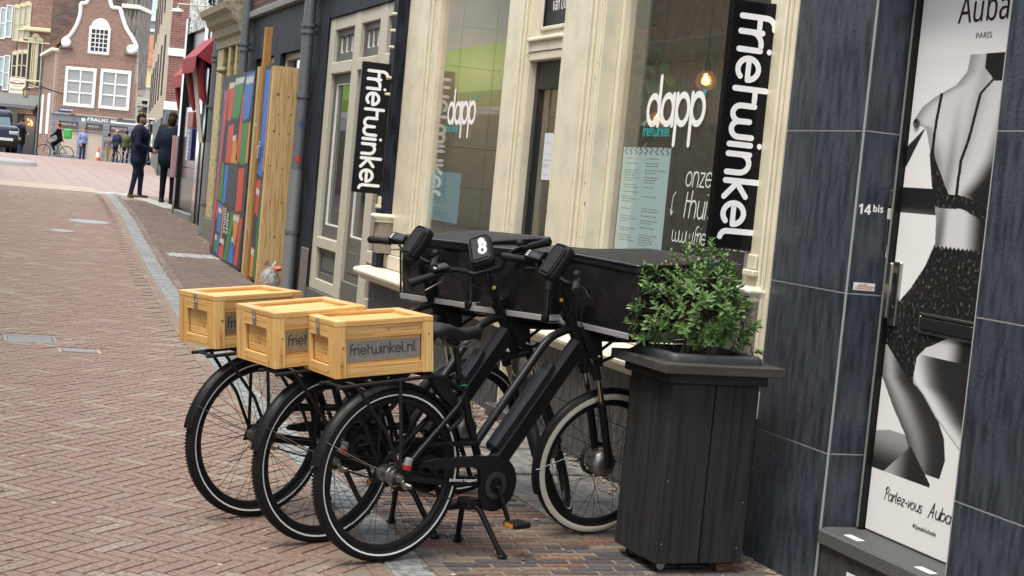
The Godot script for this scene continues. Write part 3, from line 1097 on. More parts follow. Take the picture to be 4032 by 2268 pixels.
	for k in 3:
		text(lines[k], 0.0062, red, st, Transform3D(FRONT, Vector3(3.555 - k * 0.007, 1.293 - k * 0.0085, -5.4138)), "Droid Sans", 700, "sticker_lettering", 0.0003)
	mb = MB.new()
	mb.bx(3.5095, 3.5115, 0.03, 0.14, -5.2, -4.95)
	part(mb, "riser_sticker", mats.sticker_white, t)
	mb = MB.new()
	var ring := []
	for k in 20:
		ring.append(Vector3(3.5085, 0.1 + 0.025 * sin(TAU * k / 20), -5.16 + 0.025 * cos(TAU * k / 20)))
	mb.tube(ring, 0.004, 5, true)
	part(mb, "riser_sticker_ring", red, t)

# the printed poster: a figure from behind in greys, painted row by row
func row_at(tab: Array, y: float) -> float:
	for i in range(1, tab.size()):
		if y >= tab[i][1]:
			return lerpf(tab[i - 1][0], tab[i][0], clampf((tab[i - 1][1] - y) / maxf(0.0001, tab[i - 1][1] - tab[i][1]), 0, 1))
	return tab[tab.size() - 1][0]
func poster_image() -> Image:
	var W := 260
	var H := 760
	var im := Image.create(W, H, false, Image.FORMAT_RGB8)
	var lace := noise(51, 0.075, 3, FastNoiseLite.TYPE_CELLULAR)
	# outlines as (along the street, height), from the top down
	var back_l := [[-5.03, 2.246], [-5.04, 2.18], [-5.10, 2.13], [-5.23, 2.085], [-5.31, 2.045], [-5.355, 1.996], [-5.35, 1.975], [-5.268, 1.96], [-5.224, 1.867], [-5.19, 1.755], [-5.132, 1.59], [-5.122, 1.50], [-5.17, 1.403], [-5.25, 1.307], [-5.37, 1.2], [-5.42, 1.07], [-5.385, 0.93], [-5.278, 0.81], [-5.175, 0.713], [-5.14, 0.66], [-5.10, 0.60]]
	var shade_r := [[-4.78, 2.15], [-4.83, 1.96], [-4.87, 1.84], [-4.93, 1.76], [-5.0, 1.70], [-4.93, 1.62], [-4.92, 1.48], [-4.94, 1.30], [-4.95, 1.1]]
	var leg_r := [[-5.206, 1.05], [-5.16, 0.93], [-5.058, 0.879], [-4.982, 0.821], [-4.923, 0.745], [-4.901, 0.663], [-4.925, 0.58]]
	var thigh_l := [[-5.212, 1.06], [-5.206, 1.018], [-5.163, 0.935], [-5.087, 0.891], [-4.994, 0.819], [-4.831, 0.724], [-4.6, 0.62]]
	var strap_l := [[-5.188, 2.10], [-5.205, 1.98], [-5.208, 1.85], [-5.165, 1.73], [-5.10, 1.645]]
	var strap_r := [[-4.867, 2.15], [-4.941, 2.093], [-4.982, 1.916], [-5.016, 1.83], [-5.02, 1.71]]
	for j in H:
		var y := 2.6 - (j + 0.5) / H * 2.32
		var bl := row_at(back_l, y)
		var sr := row_at(shade_r, y)
		var lr := row_at(leg_r, y)
		var tl := row_at(thigh_l, y)
		var s1 := row_at(strap_l, y)
		var s2 := row_at(strap_r, y)
		for i in W:
			var z := -5.38 + (i + 0.5) / W * 0.788
			var c := 0.84
			if y > 2.245:
				c = 0.88
			elif y > 0.538:
				if y < 1.985 and y > 1.80 and z < bl and z < -5.36 + (y - 1.825) * 0.66 and y < 1.9 + (z + 5.36) * 0.7:
					c = 0.05
				elif y > 1.612 and y < 1.716 and z < -5.12:
					c = 0.03 + 0.08 * smoothstep(1.64, 1.61, y)
				elif y < 0.715 - 0.2 * maxf(0.0, -5.28 - z) and z < -5.13:
					c = lerpf(0.05, 0.42, smoothstep(0.56, 0.70, y))
				if y > 1.05 and z > bl:
					var edge := smoothstep(0.0, 0.09, z - bl)
					c = lerpf(0.42, 0.70, edge)
					c -= 0.26 * exp(-pow((z + 5.075 - (y - 1.9) * 0.06) / 0.03, 2)) * smoothstep(2.15, 1.8, y) * smoothstep(1.1, 1.6, y)
					c -= 0.16 * exp(-pow((z + 4.99 - (y - 1.9) * 0.25) / 0.045, 2)) * smoothstep(1.7, 1.9, y)
					c -= 0.2 * exp(-pow((z + 5.15 + (y - 1.75) * 0.1) / 0.05, 2)) * smoothstep(1.62, 1.75, y) * smoothstep(1.95, 1.8, y)
					c = lerpf(c, 0.035, smoothstep(-0.03, 0.09, z - sr))
					if y > 2.14 and z > -4.93 + maxf(0.0, 2.19 - y) * 1.3:
						c = 0.03
				elif y <= 1.05:
					if z > tl:
						c = 0.72 * exp(-pow((z - tl - 0.035) / 0.085, 2)) + 0.05
						c *= smoothstep(-0.012, 0.02, z - tl) * 0.75 + 0.25
					elif z > bl and z < lr and y > 0.585:
						var u := (z - bl) / maxf(0.001, lr - bl)
						c = 0.06 + 0.44 * exp(-pow((u - 0.28) / 0.24, 2)) * lerpf(0.5, 1.0, smoothstep(0.6, 0.95, y))
					var fx := (z + 5.13) / 0.16
					if y < 0.675 - absf(fx) * 0.13 and z > -5.3 and z < -4.98:
						c = lerpf(0.5, 0.05, smoothstep(-0.9, 0.1, fx))
				# dark cloth printed with lace
				var cloth := false
				if z > bl and y > 1.04 and y < 1.487 + 0.004 * sin(z * 240):
					cloth = y > 1.075 + 0.075 * smoothstep(-5.15, -4.9, z) - 0.02 * smoothstep(-5.3, -5.4, z)
				if y <= 1.09 and y > 0.925 and z > -5.40 + (1.08 - y) * 1.45 and z < -5.15 - (1.09 - y) * 0.12 + 0.05 * smoothstep(1.03, 1.09, y):
					cloth = true
				if z > bl - 0.004 and y > 1.64 and y < 2.15:
					if y < 2.1 and absf(z - s1 - 0.02 * smoothstep(1.85, 1.7, y)) < 0.009 + 0.04 * smoothstep(1.9, 1.7, y):
						cloth = true
					if absf(z - s2) < 0.009:
						cloth = true
				var drop := 0.04 * smoothstep(-5.0, -4.82, z)
				if z > bl and y > 1.645 - drop and y < 1.695 - drop * 0.8:
					cloth = true
				if cloth:
					var q := lace.get_noise_2d(i * 3.0, j * 2.6)
					c = 0.025 + 0.20 * smoothstep(-0.5, -0.2, q) * smoothstep(0.1, -0.2, q)
			var cc := pow(clampf(c, 0.0, 1.0), 1.0 / 1.7)
			im.set_pixel(i, j, Color(cc, cc, cc * 1.005))
	return im
# ---------------------------------------------------------------- the cream shopfront
func paper_image(sd: int, bg: Color, cols: int, wavy: bool) -> Image:
	var W := 128
	var H := 256
	var im := Image.create(W, H, false, Image.FORMAT_RGB8)
	im.fill(bg)
	rng.seed = sd
	for c in cols:
		var x0 := 10 + c * (W - 16) / cols
		var y := 26 if wavy else 34
		while y < H - 14:
			if rng.randf() < (0.8 if cols > 1 else 0.5):
				var len := rng.randi_range(int((W - 30) / cols * 0.45), int((W - 30) / cols * 0.9))
				var x := x0
				while x < x0 + len:
					var wl := rng.randi_range(3, 9)
					im.fill_rect(Rect2i(x, y, mini(wl, W - x - 1), 2), bg.darkened(0.55))
					x += wl + 2
			y += 6 if rng.randf() < 0.7 else 11
	if wavy:
		for k in 9:
			for j in 22:
				im.fill_rect(Rect2i(clampi(6 + k * 14 + int(3.5 * sin(j * 0.5 + k)), 0, 124), j, 3, 1), Color(0.16, 0.15, 0.13) if j < 18 else bg)
	return im
func on_glass(a: float, b: float) -> Vector3:
	return at_x(a, b, 3.632)
func glass_sheet(called: String, corners: Array, m: Material, parent: Node):
	# lower left, lower right, upper right, upper left, as seen from the street
	var p := []
	for c in corners:
		p.append(on_glass(c[0], c[1]))
	var lo: float = (p[0].y + p[1].y) * 0.5
	var hi: float = (p[2].y + p[3].y) * 0.5
	var za: float = (p[0].z + p[3].z) * 0.5
	var zb: float = (p[1].z + p[2].z) * 0.5
	var mb := MB.new()
	mb.sheet(Vector3(3.652, lo, za), Vector3(3.652, lo, zb), Vector3(3.652, hi, zb), Vector3(3.652, hi, za))
	return part(mb, called, m, parent)
func glass_words(s: String, a: Array, b: Array, thick: float, m: Material, parent: Node, called: String, slant := 0.0, gap := 0.0, off := 0.0):
	var p := on_glass(a[0], a[1])
	var q := on_glass(b[0], b[1])
	var size := (q.z - p.z) / stroke_width(s, 1.0, gap)
	var mb := MB.new()
	strokes(mb, s, Transform3D(FACE, Vector3(3.632 - off, p.y, p.z)), size, thick * size, slant, gap)
	part(mb, called, m, parent)

func make_shop():
	var t := thing("cream_shopfront", "cream painted chip shop front with two tall windows above a dark plinth", "shopfront")
	var cream := mat("cream_paint", lin(0.70, 0.645, 0.50), 0.36, 0.0, "paint", Vector3(0.8, 0.8, 0.8), 0.04, "soft")
	cream.uv1_world_triplanar = true
	var worn := mat("worn_cream", lin(0.70, 0.65, 0.53), 0.45, 0.0, "paint", Vector3(1.5, 1.5, 1.5), 0.3, "soft")
	worn.uv1_world_triplanar = true
	var mb := MB.new()
	# upper wall
	mb.bx(3.5, 9.0, 3.3, 9.0, -12.72, -6.032)
	part(mb, "upper_wall", mat("upper_cream", lin(0.6, 0.56, 0.45), 0.7), t)
	# plinth of dark slabs
	var pm := mat("plinth_stone", lin(0.085, 0.08, 0.074), 0.6, 0.0, "streak", Vector3(1.2, 0.9, 1.2), 0.2)
	pm.uv1_world_triplanar = true
	mb = MB.new()
	mb.bx(3.51, 3.68, -0.1, 0.62, -12.9, -9.44)
	mb.bx(3.511, 3.68, -0.1, 0.62, -8.82, -6.034)
	part(mb, "plinth_joint", mat("plinth_joint", lin(0.33, 0.32, 0.3), 0.9), t)
	for s in [[-6.036, -6.9], [-6.904, -7.86], [-7.864, -8.81], [-9.45, -10.4], [-10.404, -11.35], [-11.354, -12.05], [-12.054, -12.86]]:
		for y in [[0.0, 0.318], [0.324, 0.62]]:
			mb = MB.new()
			mb.col = Color.WHITE * (0.82 + 0.4 * fposmod(s[0] * 3.17 + y[0], 1.0))
			mb.bx(3.495, 3.512, y[0] + gy(s[0]) * 0.5 if y[0] == 0.0 else y[0], y[1], s[1], s[0], 0.003)
			part(mb, "plinth_slab", pm, t)
	# sills: a rolled moulding swept along the wall
	for s in [[-12.98, -9.43], [-9.02, -6.02]]:
		mb = MB.new()
		var prof := PackedVector2Array([Vector2(0.0, 0.62), Vector2(0.05, 0.625), Vector2(0.075, 0.645), Vector2(0.08, 0.66), Vector2(0.11, 0.668), Vector2(0.13, 0.685), Vector2(0.134, 0.702), Vector2(0.126, 0.72), Vector2(0.105, 0.73), Vector2(0.0, 0.745), Vector2(-0.15, 0.752), Vector2(-0.15, 0.62)])
		mb.xf = Transform3D(Basis(Vector3(-1, 0, 0), Vector3(0, 1, 0), Vector3(0, 0, -1)), Vector3(3.5, 0, s[1]))
		mb.prism(prof, 0.0, s[1] - s[0])
		part(mb, "window_sill", worn, t)
	# pilasters with their mouldings
	for p in [[-6.275, -6.032, 0], [-8.83, -8.24, 1], [-9.865, -9.425, 2], [-12.72, -11.885, 3]]:
		mb = MB.new()
		var lo := 0.753 if p[2] != 1 else 0.753
		var fx := 3.49 if p[2] != 3 else 3.60
		mb.bx(fx, 3.69, lo, 3.3, p[0], p[1], 0.004)
		var pn := part(mb, "pilaster", cream, t)
		var w: float = p[1] - p[0]
		mb = MB.new()
		mb.bx(fx - 0.028, fx - 0.0005, lo + 0.12, 3.3, p[0] + w * 0.2, p[1] - w * 0.2, 0.006)
		mb.bx(fx - 0.018, fx - 0.0005, lo + 0.12, 3.3, p[0] + w * 0.11, p[0] + w * 0.16, 0.004)
		mb.bx(fx - 0.018, fx - 0.0005, lo + 0.12, 3.3, p[1] - w * 0.16, p[1] - w * 0.11, 0.004)
		part(mb, "moulding", cream, pn)
		mb = MB.new()
		mb.bx(fx - 0.042, fx - 0.0005, lo, lo + 0.118, p[0] + 0.01, p[1] - 0.01, 0.008)
		part(mb, "pedestal", worn, pn)
	# chips knocked out of the paint along the edges
	rng.seed = 44
	mb = MB.new()
	for k in 70:
		var p: Array = [[-8.83, 3.49], [-8.24, 3.49], [-9.865, 3.49], [-9.425, 3.49], [-6.275, 3.49]][k % 5]
		var s := rng.randf_range(0.002, 0.007)
		mb.col = Color(0.1, 0.085, 0.07) if k % 3 else Color(0.3, 0.25, 0.2)
		mb.ell(Vector3(p[1], 0.8 + pow(rng.randf(), 1.5) * 2.2, p[0] + (0.012 if k % 5 in [0, 2, 4] else -0.012) + rng.randfn(0, 0.008)), Vector3(0.0012, s * rng.randf_range(0.8, 2.2), s), 6, 4)
	stuff(mb, "paint_chips", mats.grit, t)
	# ornament on the far pilaster and the near one: brackets, a rounded capital and a worn panel
	for z in [-12.62, -6.13]:
		var on := MB.new()
		on.bx(3.40, 3.60, 1.17, 1.215, z - 0.075, z + 0.075, 0.018)
		on.bx(3.42, 3.60, 1.14, 1.169, z - 0.06, z + 0.06, 0.01)
		var cap := part(on, "capital", worn, t)
		on = MB.new()
		on.bx(3.45, 3.60, 0.88, 1.135, z - 0.055, z + 0.055, 0.004)
		part(on, "panel", mat("flaking_paint", lin(0.42, 0.36, 0.30), 0.8, 0, "patch", Vector3(9, 9, 9), 0.4), cap)
		on = MB.new()
		on.bx(3.43, 3.461, 1.26, 1.29, z - 0.05, z + 0.05, 0.006)
		on.bx(3.445, 3.461, 1.291, 1.36, z - 0.04, z + 0.04, 0.006)
		part(on, "bracket", cream, cap)
	for y in [2.22, 2.36, 2.62, 2.76, 2.9]:
		mb = MB.new()
		mb.bx(3.43, 3.4615, y, y + 0.022, -12.68, -12.6, 0.006)
		part(mb, "ornament_ring", cream, t)
	# windows
	var pane := glass("shop_glass", 0.05, Color(0.55, 0.62, 0.58))
	var wn := []
	for w in [[-8.24, -6.275], [-11.885, -9.865]]:
		mb = MB.new()
		mb.bx(3.60, 3.68, 0.753, 3.29, w[0], w[0] + 0.055, 0.006)
		mb.bx(3.60, 3.68, 0.753, 3.29, w[1] - 0.055, w[1], 0.006)
		mb.bx(3.60, 3.68, 0.753, 0.81, w[0] + 0.056, w[1] - 0.056, 0.006)
		mb.bx(3.60, 3.68, 3.2, 3.29, w[0] + 0.056, w[1] - 0.056, 0.006)
		if w[0] > -10.0:
			mb.bx(3.50, 3.599, 0.753, 3.29, w[0] + 0.001, w[0] + 0.02, 0.003)
		mb.bx(3.50, 3.599, 0.753, 3.29, w[1] - 0.02, w[1] - 0.001, 0.003)
		var fr := part(mb, "window", cream, t)
		mb = MB.new()
		for gx in [3.646, 3.64]:
			mb.quad(Vector3(gx, 0.8, w[0] + 0.05), Vector3(gx, 0.8, w[1] - 0.05), Vector3(gx, 3.21, w[1] - 0.05), Vector3(gx, 3.21, w[0] + 0.05), Vector3(-1, 0, 0))
		part(mb, "pane", pane, fr)
		wn.append(fr)
	# door in its recess between the windows
	mb = MB.new()
	mb.bx(3.5, 3.6, 0.12, 2.38, -9.424, -9.412, 0.003)
	mb.bx(3.5, 3.6, 0.12, 2.38, -8.843, -8.831, 0.003)
	mb.bx(3.5, 3.62, 2.381, 2.44, -9.424, -8.831, 0.006)
	part(mb, "door_reveal", cream, t)
	mb = MB.new()
	mb.bx(3.492, 3.62, 2.4405, 2.50, -9.424, -8.831)
	mb.bx(3.47, 3.62, 2.5005, 2.528, -9.424, -8.831, 0.008)
	mb.bx(3.50, 3.62, 2.5285, 2.575, -9.424, -8.831)
	mb.bx(3.50, 3.62, 2.5755, 3.3, -9.424, -9.25)
	mb.bx(3.485, 3.4995, 2.57, 3.3, -9.25, -9.215, 0.004)
	mb.bx(3.485, 3.4995, 2.565, 2.59, -9.214, -8.832, 0.004)
	part(mb, "door_head", cream, t)
	mb = MB.new()
	mb.bx(3.51, 3.61, 2.5905, 3.3, -9.249, -8.831)
	var sb := part(mb, "name_board", mat("board_black", lin(0.02, 0.019, 0.018), 0.35), t)
	text("van Utrecht", 0.08, mats.white_vinyl, sb, Transform3D(FACE * Basis.from_scale(Vector3(0.66, 1, 1)), Vector3(3.508, 2.66, -9.1)), "Droid Sans", 400, "lettering", 0.001)
	mb = MB.new()
	mb.bx(3.555, 3.605, 0.13, 2.38, -9.411, -9.345, 0.004)
	mb.bx(3.555, 3.605, 0.13, 2.38, -8.92, -8.844, 0.004)
	mb.bx(3.555, 3.605, 2.2, 2.38, -9.344, -8.921, 0.004)
	mb.bx(3.555, 3.605, 0.13, 0.33, -9.344, -8.921, 0.004)
	var dn := part(mb, "door", mat("shop_door_black", lin(0.02, 0.021, 0.022), 0.3), t)
	mb = MB.new()
	mb.quad(Vector3(3.58, 0.33, -9.345), Vector3(3.58, 0.33, -8.92), Vector3(3.58, 2.2, -8.92), Vector3(3.58, 2.2, -9.345), Vector3(-1, 0, 0))
	part(mb, "pane", pane, dn)
	mb = MB.new()
	mb.sheet(Vector3(3.577, 1.62, -9.2), Vector3(3.577, 1.62, -9.0), Vector3(3.577, 1.92, -9.0), Vector3(3.577, 1.92, -9.2))
	part(mb, "notice", image_mat("door_notice", paper_image(61, Color(0.80, 0.82, 0.85), 1, false)), dn)
	mb = MB.new()
	mb.bx(3.42, 3.8, 0.0, 0.125, -9.43, -8.83, 0.01)
	part(mb, "door_step", pm, t)
	make_shop_inside()
	# printing on the panes
	var white := mat("window_white", lin(0.80, 0.80, 0.80), 0.6)
	var teal := mat("window_teal", lin(0.03, 0.33, 0.33), 0.6)
	glass_words("dapp", [1624, 314], [1772, 314], 0.21, white, wn[0], "lettering", 0.0, 0.0)
	glass_words("frietwinkel", [1616, 342], [1684, 344], 0.2, teal, wn[0], "lettering", 0.1, 0.0, 0.002)
	glass_words("dapp", [1124, 310], [1195, 308], 0.21, white, wn[1], "lettering")
	glass_words("frietwinkel", [1121, 331], [1153, 331], 0.2, teal, wn[1], "lettering", 0.1, 0.0, 0.002)
	for h in [[1773, 232, 0], [1198, 247, 1]]:
		var hp := on_glass(h[0], h[1])
		var k := 0.026 if h[2] == 0 else 0.03
		mb = MB.new()
		mb.xf = Transform3D(FACE, Vector3(3.632, hp.y, hp.z))
		var po := PackedVector2Array()
		for i in 24:
			var a := TAU * i / 24
			po.append(Vector2(0.8 * sin(a) ** 3 * signf(1.0), 0.75 * cos(a) - 0.3 * cos(2 * a) - 0.1 * cos(3 * a)) * k)
		mb.prism(po, 0.0, 0.0006)
		part(mb, "heart", teal, wn[h[2]])
	var chalk := mat("chalk_marker", lin(0.62, 0.68, 0.62), 0.7)
	glass_words("onze", [1722, 468], [1790, 472], 0.11, chalk, wn[0], "handwriting", 0.15)
	glass_words("thuis", [1716, 545], [1792, 552], 0.11, chalk, wn[0], "handwriting", 0.15)
	glass_words("www.frietwinkel.nl", [1688, 606], [1868, 640], 0.11, chalk, wn[0], "handwriting", 0.1, -0.12)
	var ar := MB.new()
	var a0 := on_glass(1700, 492)
	ar.xf = Transform3D(FACE, Vector3(3.632, a0.y, a0.z))
	ar.ribbon(V2([0.0, 0.02, -0.025, 0.0, -0.035, -0.04, -0.033, -0.10]), 0.006, 0.0)
	ar.ribbon(V2([-0.05, -0.075, -0.033, -0.105]), 0.006, 0.0005)
	ar.ribbon(V2([-0.033, -0.105, -0.015, -0.085]), 0.006, 0.001)
	part(ar, "handwriting", chalk, wn[0])
	glass_sheet("menu", [[1537, 640], [1656, 640], [1678, 372], [1560, 368]], image_mat("menu_print", paper_image(71, Color(0.72, 0.82, 0.83), 2, true)), wn[0])
	glass_sheet("notice", [[1486, 590], [1524, 592], [1534, 464], [1498, 462]], image_mat("notice_print", paper_image(73, Color(0.80, 0.84, 0.88), 1, false)), wn[0])
	glass_sheet("notice", [[1056, 553], [1142, 557], [1156, 432], [1064, 431]], image_mat("review_print", paper_image(79, Color(0.48, 0.62, 0.66), 1, false)), wn[1])
	var ov := MB.new()
	var oc := on_glass(1087, 161)
	ov.xf = Transform3D(FACE, Vector3(3.632, oc.y, oc.z))
	var ring := []
	for i in 41:
		var a := TAU * i / 40
		ring.append(Vector2(cos(a) * 0.168, sin(a) * 0.205))
	ov.ribbon(ring, 0.012, 0.0)
	part(ov, "award_ring", mat("award_yellow", lin(0.62, 0.66, 0.12), 0.6), wn[1])
	glass_words("WINNAAR", [1076, 148], [1100, 147], 0.16, mats.award_white, wn[1], "lettering")
	glass_words("AD-friettest", [1072, 176], [1101, 175], 0.16, mats.award_white, wn[1], "lettering")
	glass_words("2016", [1080, 200], [1094, 200], 0.16, mats.award_white, wn[1], "lettering")

func make_shop_inside():
	var t := thing("shop_room", "dim shop room with pale walls seen through the tall windows", "room")
	var wall := mat("room_wall", lin(0.3, 0.34, 0.29), 0.85, 0, "patch", Vector3(1, 1, 1))
	var mb := MB.new()
	mb.bx(3.69, 8.2, -0.1, 0.1, -12.6, -6.15)
	part(mb, "floor", mat("room_floor", lin(0.14, 0.14, 0.13), 0.6), t)
	mb = MB.new()
	mb.bx(3.69, 8.2, 3.295, 3.4, -12.6, -6.15)
	part(mb, "ceiling", mat("room_ceiling", lin(0.6, 0.6, 0.56), 0.9), t)
	mb = MB.new()
	mb.bx(8.0, 8.2, 0.1, 3.295, -12.6, -6.15)
	part(mb, "back_wall", wall, t)
	mb = MB.new()
	mb.bx(3.7, 8.0, 0.1, 3.295, -12.75, -12.6)
	mb.bx(3.7, 8.0, 0.1, 3.295, -6.15, -6.04)
	part(mb, "side_wall", wall, t)
	# dark partition behind the near window, tiles on the side wall behind the far one
	mb = MB.new()
	mb.bx(5.62, 5.8, 0.1, 3.294, -12.599, -8.6)
	part(mb, "partition", mat("partition_dark", lin(0.09, 0.085, 0.07), 0.7, 0, "patch", Vector3(1, 1, 1)), t)
	var tm := mat("wall_tile", lin(0.40, 0.46, 0.40), 0.35, 0, "paint", Vector3(1, 1, 1))
	rng.seed = 31
	for i in 6:
		for j in 9:
			mb = MB.new()
			mb.col = Color.WHITE * rng.randf_range(0.9, 1.0)
			mb.bx(3.74 + i * 0.31, 4.045 + i * 0.31, 0.12 + j * 0.345, 0.46 + j * 0.345, -12.6, -12.588, 0.002)
			part(mb, "wall_tile", tm, t)
	# dark counter wall behind the near window
	mb = MB.new()
	mb.bx(6.3, 6.5, 0.1, 2.25, -8.5, -6.2)
	part(mb, "counter_wall", mat("counter_dark", lin(0.045, 0.04, 0.036), 0.5), t)
	for k in 9:
		mb = MB.new()
		mb.bx(6.27, 6.3, 2.26, 3.29, -8.5 + k * 0.26, -8.5 + k * 0.26 + 0.2, 0.01)
		part(mb, "wall_slat", mat("slat_wood", lin(0.22, 0.2, 0.15), 0.6, 0, "grain", Vector3(2, 2, 2)), t)
	var fridge := MB.new()
	fridge.bx(5.6, 6.1, 0.1, 1.9, -7.9, -7.3, 0.02)
	whole(fridge, "drinks_cooler", mat("cooler_red", lin(0.16, 0.02, 0.02), 0.35), "dark red drinks cooler standing inside the shop", "cooler")
	# metal chair and table by the far window
	make_metal_chair(Vector3(4.35, 0.1, -10.15), -0.5)
	var tb := thing("cafe_table", "small dark cafe table behind the far shop window", "table", Vector3(4.3, 0.1, -10.95))
	mb = MB.new()
	mb.bx(-0.33, 0.33, 0.72, 0.75, -0.4, 0.4, 0.01)
	part(mb, "table_top", mat("table_wood", lin(0.10, 0.07, 0.045), 0.5, 0, "grain", Vector3(2, 2, 2)), tb)
	for a in [[-0.28, -0.35], [0.28, -0.35], [-0.28, 0.35], [0.28, 0.35]]:
		mb = MB.new()
		mb.tube([Vector3(a[0], 0, a[1]), Vector3(a[0], 0.72, a[1])], 0.016, 6)
		part(mb, "leg", mat("chair_grey", lin(0.2, 0.2, 0.19), 0.4, 0.7), tb)
	# glowing globe bulbs on cords
	var fil := mat("filament", Color.BLACK, 0.5)
	fil.emission_enabled = true
	fil.emission = Color(1.0, 0.62, 0.22)
	fil.emission_energy_multiplier = 14.0
	var amber := glass("amber_glass", 0.012, Color(0.9, 0.8, 0.65))
	var spots := [[1775, 203, 4.1, "clear globe bulb glowing amber beside the lettered window"], [1652, 302, 4.9, "clear globe bulb glowing behind the white window lettering"]]
	for s in spots:
		var p := at_x(s[0], s[1], s[2])
		var b := thing("globe_bulb", s[3], "lamp", p, Basis.IDENTITY, "globe bulbs hung in the shop")
		var r := 0.062
		mb = MB.new()
		mb.ell(Vector3.ZERO, Vector3(r, r, r), 20, 14)
		part(mb, "bulb_glass", amber, b)
		mb = MB.new()
		mb.lathe([Vector2(0.014, 0.055), Vector2(0.018, 0.07), Vector2(0.018, 0.11), Vector2(0.008, 0.125)], 10)
		part(mb, "socket", mats.socket_dark, b)
		mb = MB.new()
		mb.tube([Vector3(0, 0.12, 0), Vector3(0, 3.29 - p.y, 0)], 0.004, 5)
		part(mb, "cord", mats.socket_dark, b)
		mb = MB.new()
		for k in 4:
			var a := TAU * k / 4
			mb.tube([Vector3(cos(a) * 0.004, 0.04, sin(a) * 0.004), Vector3(cos(a) * 0.017, -0.02, sin(a) * 0.017)], 0.0028, 5)
		part(mb, "filament", fil, b)
		var l := OmniLight3D.new()
		l.name = "bulb_light"
		l.light_color = Color(1.0, 0.72, 0.4)
		l.light_energy = 0.02
		l.omni_range = 8.0
		l.omni_attenuation = 2.0
		l.light_size = 0.03
		l.shadow_enabled = true
		l.position = Vector3(0, 0.0, 0)
		b.add_child(l)
	# three small ceiling spots on a rail
	var rail := thing("ceiling_spots", "rail of three small warm ceiling spots inside the far window", "lamp", Vector3(4.5, 2.55, -11.5))
	mb = MB.new()
	mb.bx(-0.015, 0.015, 0.08, 0.11, -0.42, 0.42)
	mb.tube([Vector3(0, 0.11, 0), Vector3(0, 3.29 - rail.position.y, 0)], 0.01, 6)
	part(mb, "rail", mats.socket_dark, rail)
	for k in 3:
		mb = MB.new()
		mb.ell(Vector3(0, 0.04, (k - 1) * 0.34), Vector3(0.03, 0.04, 0.03), 10, 8)
		part(mb, "spot_bulb", fil, rail)
		var sl := OmniLight3D.new()
		sl.name = "spot_light"
		sl.light_color = Color(1.0, 0.96, 0.86)
		sl.light_energy = 0.03
		sl.omni_range = 8.0
		sl.omni_attenuation = 2.0
		sl.light_size = 0.03
		sl.shadow_enabled = true
		sl.position = Vector3(0, 0.04, (k - 1) * 0.34)
		rail.add_child(sl)
	# trailing house plants hung inside the near window
	var ivy := mat("ivy_leaf", lin(0.09, 0.17, 0.045), 0.45)
	ivy.backlight_enabled = true
	ivy.backlight = Color(0.12, 0.2, 0.05)
	rng.seed = 90
	var hang := thing("trailing_plant", "trailing heart-leaved vine hanging in a brown pot inside the near window", "plant", at_x(1600, 95, 3.82))
	mb = MB.new()
	mb.lathe([Vector2(0.0, -0.09), Vector2(0.06, -0.09), Vector2(0.08, 0.03), Vector2(0.088, 0.03), Vector2(0.088, 0.05), Vector2(0.075, 0.05), Vector2(0.07, 0.02), Vector2(0.0, 0.015)], 16, false)
	part(mb, "pot", mat("basket_brown", lin(0.13, 0.075, 0.04), 0.8), hang)
	mb = MB.new()
	var top: float = 3.29 - hang.position.y
	for k in 3:
		var a := TAU * k / 3
		mb.tube([Vector3(cos(a) * 0.085, 0.05, sin(a) * 0.085), Vector3(0, top, 0)], 0.003, 4)
	part(mb, "hanger", mats.socket_dark, hang)
	var vine := MB.new()
	var leaf := MB.new()
	for k in 7:
		var a := TAU * k / 7.0 + 0.3
		var p := Vector3(cos(a) * 0.07, 0.05, sin(a) * 0.07)
		var pts := [p]
		var len := [0.3, 0.75, 0.5, 0.9, 0.4, 0.2, 0.62][k] as float
		for j in 12:
			p += Vector3(cos(a) * 0.012 + rng.randf_range(-0.02, 0.02), -len / 12.0 + (0.03 if j < 1 else 0.0), sin(a) * 0.012 + rng.randf_range(-0.02, 0.02))
			pts.append(p)
			var d := Vector3(rng.randf_range(-1, 1), rng.randf_range(-1.2, -0.2), rng.randf_range(-1, 1)).normalized()
			leaf_blade(leaf, p, d, Vector3(-0.9, 0.35, 0.2) + Vector3(rng.randf_range(-0.6, 0.6), 0, rng.randf_range(-0.6, 0.6)), rng.randf_range(0.08, 0.12), 0.62, Color.WHITE * rng.randf_range(0.7, 1.3))
		vine.tube(pts, 0.003, 4)
	for k in 16:
		var d := Vector3(rng.randf_range(-1, 1), rng.randf_range(0.1, 1.1), rng.randf_range(-1, 1)).normalized()
		leaf_blade(leaf, Vector3(0, 0.05, 0) + d * 0.09, d, Vector3(-0.8, 0.6, 0.3), rng.randf_range(0.08, 0.12), 0.6, Color.WHITE * rng.randf_range(0.7, 1.3))
	part(vine, "vine", mat("vine_stem", lin(0.12, 0.13, 0.05), 0.7), hang)
	stuff(leaf, "leaves", ivy, hang)
	# a second plant on the window ledge
	var pot := thing("potted_plant", "small leafy plant on the ledge behind the notice sheet", "plant", at_x(1520, 462, 3.9))
	pot.position.y = 1.3
	leaf = MB.new()
	for k in 26:
		var d := Vector3(rng.randf_range(-1, 1), rng.randf_range(0.2, 1.2), rng.randf_range(-1, 1)).normalized()
		leaf_blade(leaf, d * 0.05 + Vector3(0, 0.15, 0), d, Vector3(-0.8, 0.5, 0.3), rng.randf_range(0.06, 0.09), 0.5, Color.WHITE * rng.randf_range(0.8, 1.4))
	stuff(leaf, "leaves", ivy, pot)
	mb = MB.new()
	mb.lathe([Vector2(0.0, -0.5), Vector2(0.06, -0.5), Vector2(0.06, 0.14), Vector2(0.0, 0.14)], 12, false)
	part(mb, "pot_stand", mats.socket_dark, pot)
